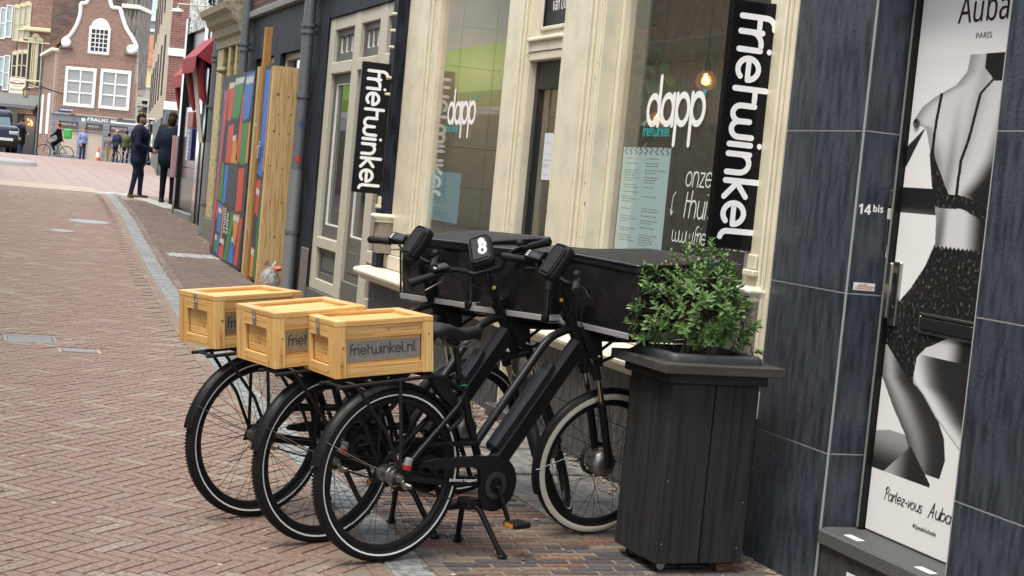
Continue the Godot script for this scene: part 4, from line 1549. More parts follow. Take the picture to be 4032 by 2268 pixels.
# one leaf: a folded blade of eight triangles
func leaf_blade(mb: MB, p: Vector3, dir: Vector3, up: Vector3, l: float, wide: float, c: Color):
	mb.col = c
	var s := dir.cross(up).normalized()
	var nn := s.cross(dir).normalized()
	var w := l * wide * 0.5
	var mid := p + dir * l * 0.5 + nn * l * 0.04
	var tip := p + dir * l - nn * l * 0.06
	var a := p + dir * l * 0.25 + s * w * 0.85 + nn * l * 0.10
	var b := p + dir * l * 0.58 + s * w + nn * l * 0.08
	var a2 := p + dir * l * 0.25 - s * w * 0.85 + nn * l * 0.10
	var b2 := p + dir * l * 0.58 - s * w + nn * l * 0.08
	var base := mb.v.size()
	for q in [[p, nn], [a, nn - s * 0.35], [b, nn - s * 0.35], [tip, nn], [b2, nn + s * 0.35], [a2, nn + s * 0.35], [mid, nn]]:
		mb.vert(q[0], q[1].normalized())
	for k in 6:
		mb.ix.append_array([base + 6, base + (k + 1) % 6, base + k])
	mb.col = Color.WHITE
func make_metal_chair(p: Vector3, turn: float):
	var t := thing("metal_chair", "grey stamped metal cafe chair behind the far shop window", "chair", p, Basis(Vector3.UP, turn))
	var m := mat("chair_grey", lin(0.2, 0.2, 0.19), 0.4, 0.7)
	var mb := MB.new()
	mb.bx(-0.19, 0.19, 0.44, 0.46, -0.19, 0.19, 0.009)
	part(mb, "seat", m, t)
	for a in [[-0.18, -0.18], [0.18, -0.18], [-0.18, 0.18], [0.18, 0.18]]:
		mb = MB.new()
		mb.tube([Vector3(a[0] * 1.2, 0, a[1] * 1.2), Vector3(a[0], 0.44, a[1])], [0.012, 0.02], 6)
		part(mb, "leg", m, t)
	mb = MB.new()
	mb.tube([Vector3(-0.18, 0.46, -0.18), Vector3(-0.2, 0.7, -0.22), Vector3(-0.15, 0.84, -0.24), Vector3(0.15, 0.84, -0.24), Vector3(0.2, 0.7, -0.22), Vector3(0.18, 0.46, -0.18)], 0.014, 6)
	mb.bx(-0.045, 0.045, 0.46, 0.84, -0.235, -0.225)
	part(mb, "backrest", m, t)

# ---------------------------------------------------------------- projecting signs
func make_signs():
	var black := mat("sign_black", lin(0.006, 0.006, 0.007), 0.16)
	var white = mats.sign_white
	var spec := [[-6.17, 3.243, 3.482, 1.372, 2.5, "black projecting sign with white lettering beside the dark stone wall"], [-12.7, 3.225, 3.478, 1.378, 2.49, "black projecting sign with white lettering beside the grey panel doors"]]
	for s in spec:
		var t := thing("shop_sign", s[5], "sign", Vector3(0, 0, s[0]), Basis.IDENTITY, "projecting shop signs")
		var mb := MB.new()
		mb.bx(s[1], s[2], s[3], s[4], -0.045, 0.0, 0.006)
		part(mb, "panel", black, t)
		mb = MB.new()
		for y in [s[3] + 0.15, s[4] - 0.15]:
			mb.bx(s[2], 3.50, y - 0.02, y + 0.02, -0.035, -0.012)
		part(mb, "bracket", mats.bracket_black, t)
		var word := "frietwinkel"
		var size := 1.04 / stroke_width(word, 1.0, 0.06)
		var mid: float = (s[1] + s[2]) * 0.5
		mb = MB.new()
		strokes(mb, word, Transform3D(Basis(Vector3(0, -1, 0), Vector3(1, 0, 0), Vector3(0, 0, 1)), Vector3(mid - size * 0.62, s[4] - 0.05, 0.0022)), size, size * 0.23, 0.0, 0.06)
		part(mb, "lettering", white, t)
# ---------------------------------------------------------------- the navy house with grey panel doors
func brick_face(mb: MB, frame: Transform3D, x0: float, x1: float, y0: float, y1: float, pal: Array, sd: int, holes := [], outline := PackedVector2Array(), bl := 0.21, bh := 0.062):
	# courses of bricks standing 6 mm proud of the frame's plane; holes are rects [x0, x1, y0, y1]
	rng.seed = sd
	var keep := mb.xf
	mb.xf = keep * frame
	var row := 0
	var y := y0
	while y < y1 - bh * 0.5:
		var x := x0 - (bl * 0.5 if row % 2 else 0.0)
		while x < x1:
			var a := maxf(x, x0)
			var b := minf(x + bl - 0.011, x1)
			var yb := minf(y + bh - 0.012, y1)
			x += bl
			if b - a < 0.02:
				continue
			var c := Vector2((a + b) * 0.5, (y + yb) * 0.5)
			var skip := false
			for h in holes:
				if b > h[0] and a < h[1] and yb > h[2] and y < h[3]:
					if a < h[0] - 0.03:
						b = h[0]
					elif b > h[1] + 0.03:
						a = h[1]
					else:
						skip = true
			if skip or (outline.size() and not Geometry2D.is_point_in_polygon(c, outline)):
				continue
			mb.col = pal[rng.randi() % pal.size()] * rng.randf_range(0.88, 1.1)
			var d := 0.006
			var p := [Vector3(a, y, d), Vector3(b, y, d), Vector3(b, yb, d), Vector3(a, yb, d)]
			mb.quad(p[0], p[1], p[2], p[3], Vector3.BACK)
			mb.quad(p[0] - Vector3(0, 0, d), p[1] - Vector3(0, 0, d), p[1], p[0], Vector3.DOWN)
			mb.quad(p[3], p[2], p[2] - Vector3(0, 0, d), p[3] - Vector3(0, 0, d), Vector3.UP)
		y += bh
		row += 1
	mb.xf = keep
	mb.col = Color.WHITE
func make_navy_house():
	var t := thing("navy_house", "dark navy plastered house with cream framed grey panel doors", "house")
	var navy := mat("navy_plaster", lin(0.026, 0.031, 0.046), 0.62, 0.0, "streak", Vector3(0.9, 0.7, 0.9), 0.25)
	navy.uv1_world_triplanar = true
	var mb := MB.new()
	mb.bx(3.5, 3.7, 0.0, 3.34, -16.35, -15.305)
	mb.bx(3.501, 3.7, 3.06, 3.34, -15.304, -12.722)
	mb.bx(3.498, 3.7, 0.0, 3.06, -12.865, -12.722)
	mb.bx(3.5, 3.7, 2.815, 3.34, -20.0, -16.351)
	mb.bx(3.5, 3.7, 0.0, 2.814, -18.0, -17.65)
	mb.bx(3.5, 3.7, 0.0, 2.814, -20.0, -19.2)
	part(mb, "wall", navy, t)
	mb = MB.new()
	mb.bx(3.9, 9.0, 0.0, 3.4, -20.0, -12.73)
	part(mb, "inner_wall", mats.dark_inside, t)
	mb = MB.new()
	mb.bx(3.5, 9.0, 3.43, 9.0, -20.0, -12.722)
	part(mb, "upper_wall", mats.mortar_grey, t)
	mb = MB.new()
	brick_face(mb, Transform3D(FACE, Vector3(3.5, 0, 0)), -20.0, -12.75, 3.44, 4.5, [Color(0.13, 0.075, 0.055), Color(0.16, 0.1, 0.075), Color(0.105, 0.07, 0.055)], 5)
	stuff(mb, "bricks", mats.house_brick, t)
	mb = MB.new()
	mb.bx(3.44, 3.7, 3.341, 3.43, -20.0, -12.723, 0.012)
	part(mb, "string_course", mat("course_grey", lin(0.24, 0.245, 0.24), 0.7, 0, "fine", Vector3(2, 2, 2)), t)
	# worn foot of the corner pier
	mb = MB.new()
	mb.bx(3.478, 3.4995, 0.15, 0.72, -15.62, -15.31, 0.01)
	part(mb, "worn_plaster", mat("bare_plaster", lin(0.30, 0.28, 0.25), 0.9, 0, "patch", Vector3(7, 7, 7), 1.2), t)
	mb = MB.new()
	mb.bx(3.49, 3.7, 0.0, 0.325, -15.3, -12.87, 0.004)
	part(mb, "threshold", mat("threshold_stone", lin(0.12, 0.118, 0.11), 0.7, 0, "patch", Vector3(2, 2, 2)), t)
	# cream frame
	var cf := mat("pale_frame", lin(0.60, 0.57, 0.47), 0.5, 0.0, "fine", Vector3(2, 2, 2))
	var posts := [[-15.30, -15.11], [-14.20, -14.03], [-13.50, -13.34], [-12.98, -12.868]]
	posts = [[-15.30, -15.10], [-14.29, -14.05], [-13.36, -13.12], [-12.95, -12.868]]
	for p in posts:
		mb = MB.new()
		mb.bx(3.52, 3.64, 0.327, 3.058, p[0], p[1], 0.006)
		part(mb, "frame_post", cf, t)
	for k in 3:
		var a: float = posts[k][1] + 0.001
		var b: float = posts[k + 1][0] - 0.001
		mb = MB.new()
		mb.bx(3.525, 3.63, 2.93, 3.057, a, b, 0.006)
		part(mb, "frame_rail", cf, t)
		mb = MB.new()
		mb.bx(3.51, 3.63, 2.49, 2.605, a, b, 0.008)
		part(mb, "frame_rail", cf, t)
		if k != 1:
			mb = MB.new()
			mb.bx(3.51, 3.63, 0.755, 0.865, a, b, 0.008)
			part(mb, "frame_rail", cf, t)
			mb = MB.new()
			mb.bx(3.525, 3.63, 0.328, 0.44, a, b, 0.006)
			part(mb, "frame_rail", cf, t)
	# grey sashes, panels and the door leaf in the middle bay
	var grey := mat("grey_paint", lin(0.125, 0.125, 0.115), 0.5, 0.0, "fine", Vector3(3, 3, 3))
	var white := mat("white_bead", lin(0.75, 0.75, 0.74), 0.5)
	var pane := glass("house_glass", 0.08, Color(0.4, 0.42, 0.4))
	for k in 3:
		var a: float = posts[k][1] + 0.002
		var b: float = posts[k + 1][0] - 0.002
		# fanlight with three upright panes
		mb = MB.new()
		mb.bx(3.56, 3.61, 2.606, 2.70, a, b, 0.004)
		mb.bx(3.56, 3.61, 2.865, 2.929, a, b, 0.004)
		mb.bx(3.56, 3.61, 2.7005, 2.8645, a, a + 0.09, 0.004)
		mb.bx(3.56, 3.61, 2.7005, 2.8645, b - 0.09, b, 0.004)
		var w := (b - a - 0.18) / 3.0
		for q in [1, 2]:
			mb.bx(3.56, 3.61, 2.7005, 2.8645, a + 0.09 + w * q - 0.012, a + 0.09 + w * q + 0.012, 0.003)
		var fl := part(mb, "fanlight", grey, t)
		for q in 3:
			mb = MB.new()
			var za := a + 0.09 + w * q + 0.013
			var zb := a + 0.09 + w * (q + 1) - 0.013
			mb.quad(Vector3(3.59, 2.70, za), Vector3(3.59, 2.70, zb), Vector3(3.59, 2.865, zb), Vector3(3.59, 2.865, za), Vector3(-1, 0, 0))
			part(mb, "pane", pane, fl)
			mb = MB.new()
			mb.bx(3.572, 3.588, 2.7006, 2.86, za - 0.001, za + 0.008)
			mb.bx(3.572, 3.588, 2.7006, 2.708, za + 0.0085, zb)
			part(mb, "glazing_bead", white, fl)
		# tall sash
		var lo := 0.866 if k != 1 else 0.33
		var glass_lo := 0.99 if k != 1 else 0.93
		mb = MB.new()
		mb.bx(3.56, 3.61, lo, glass_lo, a, b, 0.004)
		mb.bx(3.56, 3.61, 2.40, 2.489, a, b, 0.004)
		mb.bx(3.56, 3.61, glass_lo + 0.0005, 2.3995, a, a + 0.085, 0.004)
		mb.bx(3.56, 3.61, glass_lo + 0.0005, 2.3995, b - 0.085, b, 0.004)
		if k == 1:
			mb.bx(3.535, 3.5595, 0.33, 0.52, a, b, 0.015)
			mb.bx(3.552, 3.5595, 0.60, 0.80, a + 0.12, b - 0.12, 0.006)
		var sash := part(mb, "door" if k == 1 else "sash", grey, t)
		mb = MB.new()
		mb.quad(Vector3(3.59, glass_lo, a + 0.08), Vector3(3.59, glass_lo, b - 0.08), Vector3(3.59, 2.4, b - 0.08), Vector3(3.59, 2.4, a + 0.08), Vector3(-1, 0, 0))
		part(mb, "pane", pane, sash)
		mb = MB.new()
		mb.bx(3.568, 3.588, glass_lo + 0.001, 2.395, a + 0.0855, a + 0.1)
		mb.bx(3.568, 3.588, glass_lo + 0.001, glass_lo + 0.013, a + 0.1005, b - 0.086)
		mb.bx(3.568, 3.588, 2.385, 2.398, a + 0.1005, b - 0.086)
		part(mb, "glazing_bead", white, sash)
		if k != 1:
			mb = MB.new()
			mb.bx(3.57, 3.62, 0.441, 0.754, a, b)
			mb.bx(3.555, 3.5695, 0.441, 0.51, a, b, 0.004)
			mb.bx(3.555, 3.5695, 0.70, 0.754, a, b, 0.004)
			mb.bx(3.555, 3.5695, 0.5105, 0.6995, a, a + 0.08, 0.004)
			mb.bx(3.555, 3.5695, 0.5105, 0.6995, b - 0.08, b, 0.004)
			mb.bx(3.561, 3.5695, 0.54, 0.67, a + 0.12, b - 0.12, 0.006)
			part(mb, "panel", grey, t)
	# curtains seen behind the panes
	for k in 3:
		mb = MB.new()
		var zc := -14.9 + k * 0.95
		for q in 7:
			mb.tube([Vector3(3.74 + 0.015 * (q % 2), 0.5, zc + q * 0.05), Vector3(3.74 + 0.015 * (q % 2), 2.9, zc + q * 0.05)], 0.03, 6)
		part(mb, "curtain", mat("curtain_pale", lin(0.36, 0.36, 0.31), 0.9), t)
	# two windows behind the hoarding
	for w in [[-19.19, -18.01], [-17.64, -16.36]]:
		mb = MB.new()
		mb.bx(3.56, 3.66, 2.74, 2.813, w[0], w[1], 0.005)
		mb.bx(3.56, 3.66, 1.1, 2.7395, w[0], w[0] + 0.08, 0.005)
		mb.bx(3.56, 3.66, 1.1, 2.7395, w[1] - 0.08, w[1], 0.005)
		mb.bx(3.56, 3.66, 0.3, 1.0995, w[0], w[1], 0.005)
		var wn := part(mb, "window", cf, t)
		mb = MB.new()
		mb.quad(Vector3(3.6, 1.1, w[0] + 0.08), Vector3(3.6, 1.1, w[1] - 0.08), Vector3(3.6, 2.74, w[1] - 0.08), Vector3(3.6, 2.74, w[0] + 0.08), Vector3(-1, 0, 0))
		part(mb, "pane", pane, wn)

func make_pipes():
	var zinc = mats.grey_pipe
	for s in [[-15.88, 3.42, 0.062, "thick grey drainpipe with stickers on the navy wall", 0.2], [-19.62, 3.42, 0.055, "grey drainpipe between the navy wall and the yellow shop", 1.0], [-22.6, 3.55, 0.06, "grey drainpipe between the yellow shop and the black granite front", 0.45]]:
		var t := thing("drainpipe", s[3], "drainpipe", Vector3(s[1], 0, s[0]), Basis.IDENTITY, "drainpipes on the house fronts")
		var mb := MB.new()
		mb.tube([Vector3(0, s[4] - 0.05, 0), Vector3(0, 6.0, 0)], s[2], 14)
		part(mb, "pipe", zinc, t)
		mb = MB.new()
		mb.tube([Vector3(0, s[4] - 0.05, 0), Vector3(0, s[4] + 1.3, 0)], s[2] + 0.008, 14)
		part(mb, "foot_sleeve", mats.galvanised, t)
		for y in [2.95, 3.02, 2.28, 0.85]:
			mb = MB.new()
			mb.tube([Vector3(0, y - 0.018, 0), Vector3(0, y + 0.018, 0)], s[2] + 0.016, 14)
			mb.bx(0.05, 0.1, y - 0.008, y + 0.008, -0.01, 0.01)
			part(mb, "clamp", zinc, t)
	var pipe: Node = get_node("drainpipe")
	var st := [["sticker", 1.98, 0.04, Color(0.05, 0.08, 0.22), true], ["sticker", 1.62, 0.04, Color(0.5, 0.05, 0.04), false], ["sticker", 0.98, 0.05, Color(0.5, 0.03, 0.04), true]]
	for a in st:
		var mb := MB.new()
		mb.col = a[3]
		var r := 0.0635
		for k in 6:
			var b0 := lerpf(-0.75, 0.15, k / 6.0) + PI * 0.62
			var b1 := lerpf(-0.75, 0.15, (k + 1) / 6.0) + PI * 0.62
			var h0: float = a[2] * (sqrt(maxf(0.02, 1.0 - pow(k / 3.0 - 1.0, 2))) if a[4] else 0.8)
			var h1: float = a[2] * (sqrt(maxf(0.02, 1.0 - pow((k + 1) / 3.0 - 1.0, 2))) if a[4] else 0.8)
			mb.quad(Vector3(cos(b0) * r, a[1] - h0, sin(b0) * r), Vector3(cos(b1) * r, a[1] - h1, sin(b1) * r), Vector3(cos(b1) * r, a[1] + h1, sin(b1) * r), Vector3(cos(b0) * r, a[1] + h0, sin(b0) * r), Vector3(cos(b0), 0, sin(b0)))
		part(mb, "sticker", mats.sticker_paint, pipe)

# ---------------------------------------------------------------- the painted hoarding
func make_hoarding():
	var t := thing("painted_hoarding", "timber hoarding box painted in red, green, blue and orange blocks against the navy wall", "hoarding")
	var ply := uvmat("plywood", lin(0.60, 0.47, 0.29), 0.75, "wood", Vector3(0.8, 3.0, 1))
	var mb := MB.new()
	mb.bx(3.235, 3.5, 0.2, 2.6, -16.52, -16.5, 0.002)
	var pl := part(mb, "plywood_side", ply, t)
	# knots
	rng.seed = 12
	var spots := [[3.28, 2.3], [3.4, 2.28], [3.3, 2.08], [3.44, 2.09], [3.27, 1.9], [3.33, 1.87], [3.43, 1.88], [3.26, 1.52], [3.4, 1.5], [3.29, 1.13], [3.42, 1.13], [3.37, 0.75], [3.3, 0.45]]
	for s in spots:
		mb = MB.new()
		mb.xf = Transform3D(Basis(Vector3(1, 0, 0), Vector3(0, 0, 1), Vector3(0, -1, 0)), Vector3(s[0], s[1], -16.4995))
		var r := rng.randf_range(0.008, 0.016)
		mb.lathe([Vector2(0, 0.0008), Vector2(r, 0.0008), Vector2(r * 1.05, 0)], 10)
		part(mb, "knot", mat("knot_brown", lin(0.20, 0.10, 0.04), 0.8), pl)
	mb = MB.new()
	mb.bx(3.215, 3.2345, 0.2, 2.6, -16.6, -16.502, 0.002)
	part(mb, "edge_batten", ply, t)
	# panels painted with blocks; outline in metres on the panel: along the street, height
	var dark := mat("hoarding_slate", lin(0.045, 0.047, 0.06), 0.6, 0, "patch", Vector3(2, 2, 2))
	var colors := {"r": Color(0.62, 0.075, 0.045), "g": Color(0.04, 0.25, 0.06), "b": Color(0.045, 0.19, 0.62), "o": Color(0.66, 0.28, 0.04), "d": Color(0.05, 0.052, 0.07), "w": Color(0.62, 0.62, 0.6)}
	var paint := mat("hoarding_paint", lin(1, 1, 1), 0.55, 0, "fine", Vector3(2, 2, 2))
	# near narrow leaf beside the plywood
	mb = MB.new()
	mb.bx(3.22, 3.24, 0.24, 2.62, -17.02, -16.64, 0.002)
	var near_leaf := part(mb, "panel", dark, t)
	for q in [["b", [-16.98, 1.42, -16.72, 1.38, -16.7, 2.55, -16.98, 2.58]], ["o", [-16.71, 1.45, -16.65, 1.45, -16.65, 2.58, -16.69, 2.58]], ["r", [-16.98, 0.98, -16.78, 0.95, -16.74, 1.34, -16.98, 1.36]], ["w", [-16.97, 1.2, -16.78, 1.17, -16.77, 1.23, -16.97, 1.26]], ["g", [-16.76, 0.28, -16.65, 0.26, -16.65, 1.4, -16.7, 1.3]], ["o", [-16.98, 0.27, -16.8, 0.27, -16.79, 0.58, -16.98, 0.6]], ["w", [-16.975, 0.52, -16.8, 0.5, -16.8, 0.56, -16.975, 0.58]]]:
		block(q, 3.22, near_leaf, colors, paint)
	mb = MB.new()
	mb.bx(3.19, 3.219, 1.58, 1.73, -16.98, -16.88, 0.008)
	part(mb, "lock_box", mats.lock_steel, t)
	mb = MB.new()
	mb.tube([Vector3(3.2, 1.73, -16.95), Vector3(3.2, 1.77, -16.95), Vector3(3.2, 1.77, -16.91), Vector3(3.2, 1.73, -16.91)], 0.006, 6)
	part(mb, "shackle", mats.lock_steel, t)
	# large leaf
	mb = MB.new()
	mb.bx(3.25, 3.275, 0.26, 2.6, -20.0, -17.78, 0.002)
	var leaf := part(mb, "panel", dark, t)
	var Q := [
		["r", [-19.95, 0.4, -19.86, 0.38, -19.5, 2.45, -19.75, 2.4]], ["b", [-19.98, 0.5, -19.95, 0.4, -19.74, 2.3, -19.84, 2.45]],
		["r", [-19.45, 2.02, -19.18, 2.02, -19.05, 2.5, -19.5, 2.5]], ["w", [-19.46, 2.42, -19.08, 2.44, -19.06, 2.5, -19.48, 2.5]], ["g", [-19.16, 2.05, -18.62, 2.05, -18.42, 2.55, -19.05, 2.55]],
		["w", [-19.03, 2.46, -18.45, 2.48, -18.43, 2.55, -19.04, 2.54]], ["r", [-18.62, 1.55, -18.36, 1.52, -18.36, 2.3, -18.46, 2.38]], ["b", [-18.38, 2.0, -17.95, 2.05, -17.8, 2.58, -18.36, 2.56]], ["w", [-18.3, 2.45, -17.85, 2.46, -17.82, 2.54, -18.3, 2.53]],
		["r", [-19.35, 1.5, -19.0, 1.5, -18.9, 1.98, -19.32, 1.96]], ["o", [-18.98, 1.5, -18.5, 1.5, -18.72, 1.85, -18.9, 1.84]], ["w", [-18.93, 1.77, -18.73, 1.78, -18.73, 1.84, -18.93, 1.83]], ["g", [-18.34, 1.5, -17.98, 1.5, -17.95, 2.0, -18.36, 1.98]],
		["o", [-17.96, 1.52, -17.82, 1.52, -17.82, 2.0, -17.93, 2.0]], ["g", [-19.75, 1.02, -19.38, 1.0, -19.38, 1.45, -19.55, 1.52]], ["b", [-19.34, 0.98, -19.12, 1.0, -19.05, 1.46, -19.3, 1.46]],
		["d", [-19.08, 0.98, -18.42, 0.96, -18.4, 1.46, -19.02, 1.47]], ["r", [-18.36, 0.92, -17.95, 0.95, -17.98, 1.46, -18.36, 1.44]], ["r", [-19.72, 0.78, -19.62, 0.78, -19.6, 0.99, -19.7, 0.99]], ["b", [-19.58, 0.62, -19.32, 0.6, -19.3, 0.96, -19.58, 0.98]],
		["w", [-19.57, 0.86, -19.31, 0.85, -19.31, 0.91, -19.57, 0.92]], ["o", [-19.28, 0.45, -19.18, 0.45, -19.14, 0.95, -19.24, 0.95]], ["g", [-18.9, 0.3, -18.66, 0.3, -18.4, 0.9, -18.62, 0.92]], ["o", [-18.35, 0.52, -18.2, 0.52, -18.02, 0.9, -18.46, 0.9]],
		["w", [-18.44, 0.82, -18.05, 0.81, -18.03, 0.87, -18.45, 0.88]], ["r", [-18.2, 0.3, -17.95, 0.3, -17.84, 0.88, -18.0, 0.86]], ["b", [-18.62, 0.3, -18.24, 0.3, -18.3, 0.62, -18.45, 0.62]], ["w", [-18.45, 0.56, -18.31, 0.55, -18.31, 0.61, -18.44, 0.62]],
		["r", [-19.3, 0.32, -18.94, 0.3, -18.98, 0.55, -19.28, 0.56]], ["w", [-19.28, 0.49, -18.98, 0.48, -18.98, 0.54, -19.28, 0.55]], ["g", [-19.7, 0.36, -19.52, 0.35, -19.5, 0.57, -19.66, 0.58]], ["w", [-19.66, 0.51, -19.51, 0.5, -19.51, 0.56, -19.65, 0.57]], ["b", [-19.5, 0.34, -19.36, 0.33, -19.36, 0.57, -19.47, 0.57]]]
	for q in Q:
		block(q, 3.25, leaf, colors, paint)
	text("STUDIO", 0.075, mats.hoarding_white, leaf, Transform3D(FACE * Basis(Vector3.BACK, PI / 2) * Basis.from_scale(Vector3(0.85, 1.7, 1)), Vector3(3.2465, 0.62, -18.92)), "Droid Sans", 700, "lettering", 0.001)
	text("SEVEN", 0.075, mats.hoarding_white, leaf, Transform3D(FACE * Basis(Vector3.BACK, PI / 2) * Basis.from_scale(Vector3(0.85, 1.7, 1)), Vector3(3.2465, 0.62, -18.72)), "Droid Sans", 700, "lettering", 0.001)
	# bare posts and the dark gap between the leaves
	mb = MB.new()
	mb.bx(3.27, 3.33, 0.22, 2.64, -17.77, -17.67, 0.004)
	part(mb, "timber_post", uvmat("pale_timber", lin(0.55, 0.44, 0.26), 0.8, "wood", Vector3(1, 5, 1)), t)
	mb = MB.new()
	mb.bx(3.2, 3.28, 0.2, 3.05, -17.16, -17.07, 0.004)
	part(mb, "timber_post", uvmat("brown_timber", lin(0.40, 0.24, 0.10), 0.8, "wood", Vector3(1, 5, 1)), t)
	mb = MB.new()
	mb.bx(3.32, 3.36, 0.22, 2.62, -17.66, -17.17, 0.002)
	part(mb, "inner_panel", mat("green_panel", lin(0.04, 0.16, 0.06), 0.6, 0, "fine", Vector3(2, 2, 2)), t)
	mb = MB.new()
	mb.bx(3.36, 3.5, 0.2, 2.59, -19.98, -16.53)
	part(mb, "core", mat("hoarding_core", lin(0.32, 0.22, 0.12), 0.9), t)
	for y in [0.75, 1.95]:
		mb = MB.new()
		mb.bx(3.26, 3.3195, y, y + 0.03, -17.62, -17.2, 0.003)
		part(mb, "hinge", mats.lock_steel, t)
func block(q: Array, x: float, parent: Node, colors: Dictionary, m: Material):
	var po := PackedVector2Array()
	for k in range(0, q[1].size(), 2):
		po.append(Vector2(q[1][k], q[1][k + 1]))
	var mb := MB.new()
	mb.col = colors[q[0]]
	mb.xf = Transform3D(FACE, Vector3(x, 0, 0))
	mb.prism(po, 0.0, 0.004 if q[0] == "w" else 0.002)
	part(mb, "painted_block", m, parent)

func make_rubbish_bag():
	var p := Vector3(3.30, gy(-16.3), -16.22)
	var t := thing("rubbish_bag", "knotted clear plastic rubbish bag leaning on the plywood side", "bag", p)
	rng.seed = 55
	var nz := noise(56, 1.0, 3)
	var mb := MB.new()
	var segs := 26
	var rings := 16
	var b := 0
	for i in rings + 1:
		var f := float(i) / rings
		var y := 0.235 * f
		var r := 0.125 * pow(sin(PI * clampf(f * 0.93 + 0.08, 0, 1)), 0.55) * (1.0 - 0.25 * f)
		if i == rings:
			r = 0.02
		for j in segs + 1:
			var a := TAU * (j % segs) / segs
			var k := 1.0 + 0.22 * nz.get_noise_3d(cos(a) * 2.2, f * 3.0, sin(a) * 2.2) + 0.05 * nz.get_noise_3d(cos(a) * 9, f * 9, sin(a) * 9)
			var d := Vector3(cos(a) * r * k, y, sin(a) * r * k * 0.9)
			mb.vert(d, (Vector3(cos(a), (f - 0.4) * 0.9, sin(a)) + 0.7 * Vector3(nz.get_noise_3d(cos(a) * 5, f * 8, 3), nz.get_noise_3d(4, f * 8, sin(a) * 6), nz.get_noise_3d(cos(a) * 6, 5, f * 8))).normalized())
	for i in rings:
		for j in segs:
			var k := b + i * (segs + 1) + j
			mb.ix.append_array([k, k + 1, k + segs + 1, k + 1, k + segs + 2, k + segs + 1])
	var film := StandardMaterial3D.new()
	film.resource_name = "clear_film"
	film.albedo_color = Color(0.85, 0.87, 0.88, 0.30)
	film.transparency = BaseMaterial3D.TRANSPARENCY_ALPHA
	film.roughness = 0.12
	part(mb, "film", film, t)
	mb = MB.new()
	for k in 9:
		var a := TAU * k / 9.0
		var d := Vector3(cos(a) * 0.05, rng.randf_range(0.02, 0.06), sin(a) * 0.05)
		mb.quad(Vector3(cos(a - 0.2) * 0.012, 0.225, sin(a - 0.2) * 0.012), Vector3(cos(a + 0.2) * 0.012, 0.225, sin(a + 0.2) * 0.012), Vector3(d.x * 1.2, 0.235 + d.y, d.z * 1.2), Vector3(d.x * 0.8, 0.24 + d.y * 1.2, d.z * 0.8), Vector3.UP)
	part(mb, "knot", mat("film_white", lin(0.66, 0.68, 0.7), 0.3), t)
	# what lies in it
	var stuffs := [Color(0.55, 0.56, 0.6), Color(0.10, 0.16, 0.05), Color(0.6, 0.6, 0.58), Color(0.5, 0.14, 0.05), Color(0.32, 0.33, 0.4), Color(0.12, 0.18, 0.06), Color(0.62, 0.6, 0.55), Color(0.09, 0.12, 0.22), Color(0.25, 0.24, 0.22)]
	mb = MB.new()
	for k in 46:
		mb.col = stuffs[k % stuffs.size()]
		var a := rng.randf() * TAU
		var rr := rng.randf_range(0.02, 0.085)
		mb.xf = Transform3D(Basis.from_euler(Vector3(rng.randf() * 6, rng.randf() * 6, rng.randf() * 6)), Vector3(cos(a) * rr, rng.randf_range(0.035, 0.175), sin(a) * rr * 0.9))
		mb.box(Vector3.ZERO, Vector3(rng.randf_range(0.02, 0.06), rng.randf_range(0.003, 0.02), rng.randf_range(0.015, 0.05)), 0.002)
	stuff(mb, "rubbish", mat("rubbish", lin(1, 1, 1), 0.7), t)
	mb = MB.new()
	mb.xf = Transform3D(Basis.from_euler(Vector3(0.3, 0.4, 0.25)), Vector3(0.07, 0.215, -0.03))
	mb.box(Vector3.ZERO, Vector3(0.1, 0.035, 0.07), 0.003)
	part(mb, "carton", mat("carton_orange", lin(0.55, 0.16, 0.07), 0.6), t)

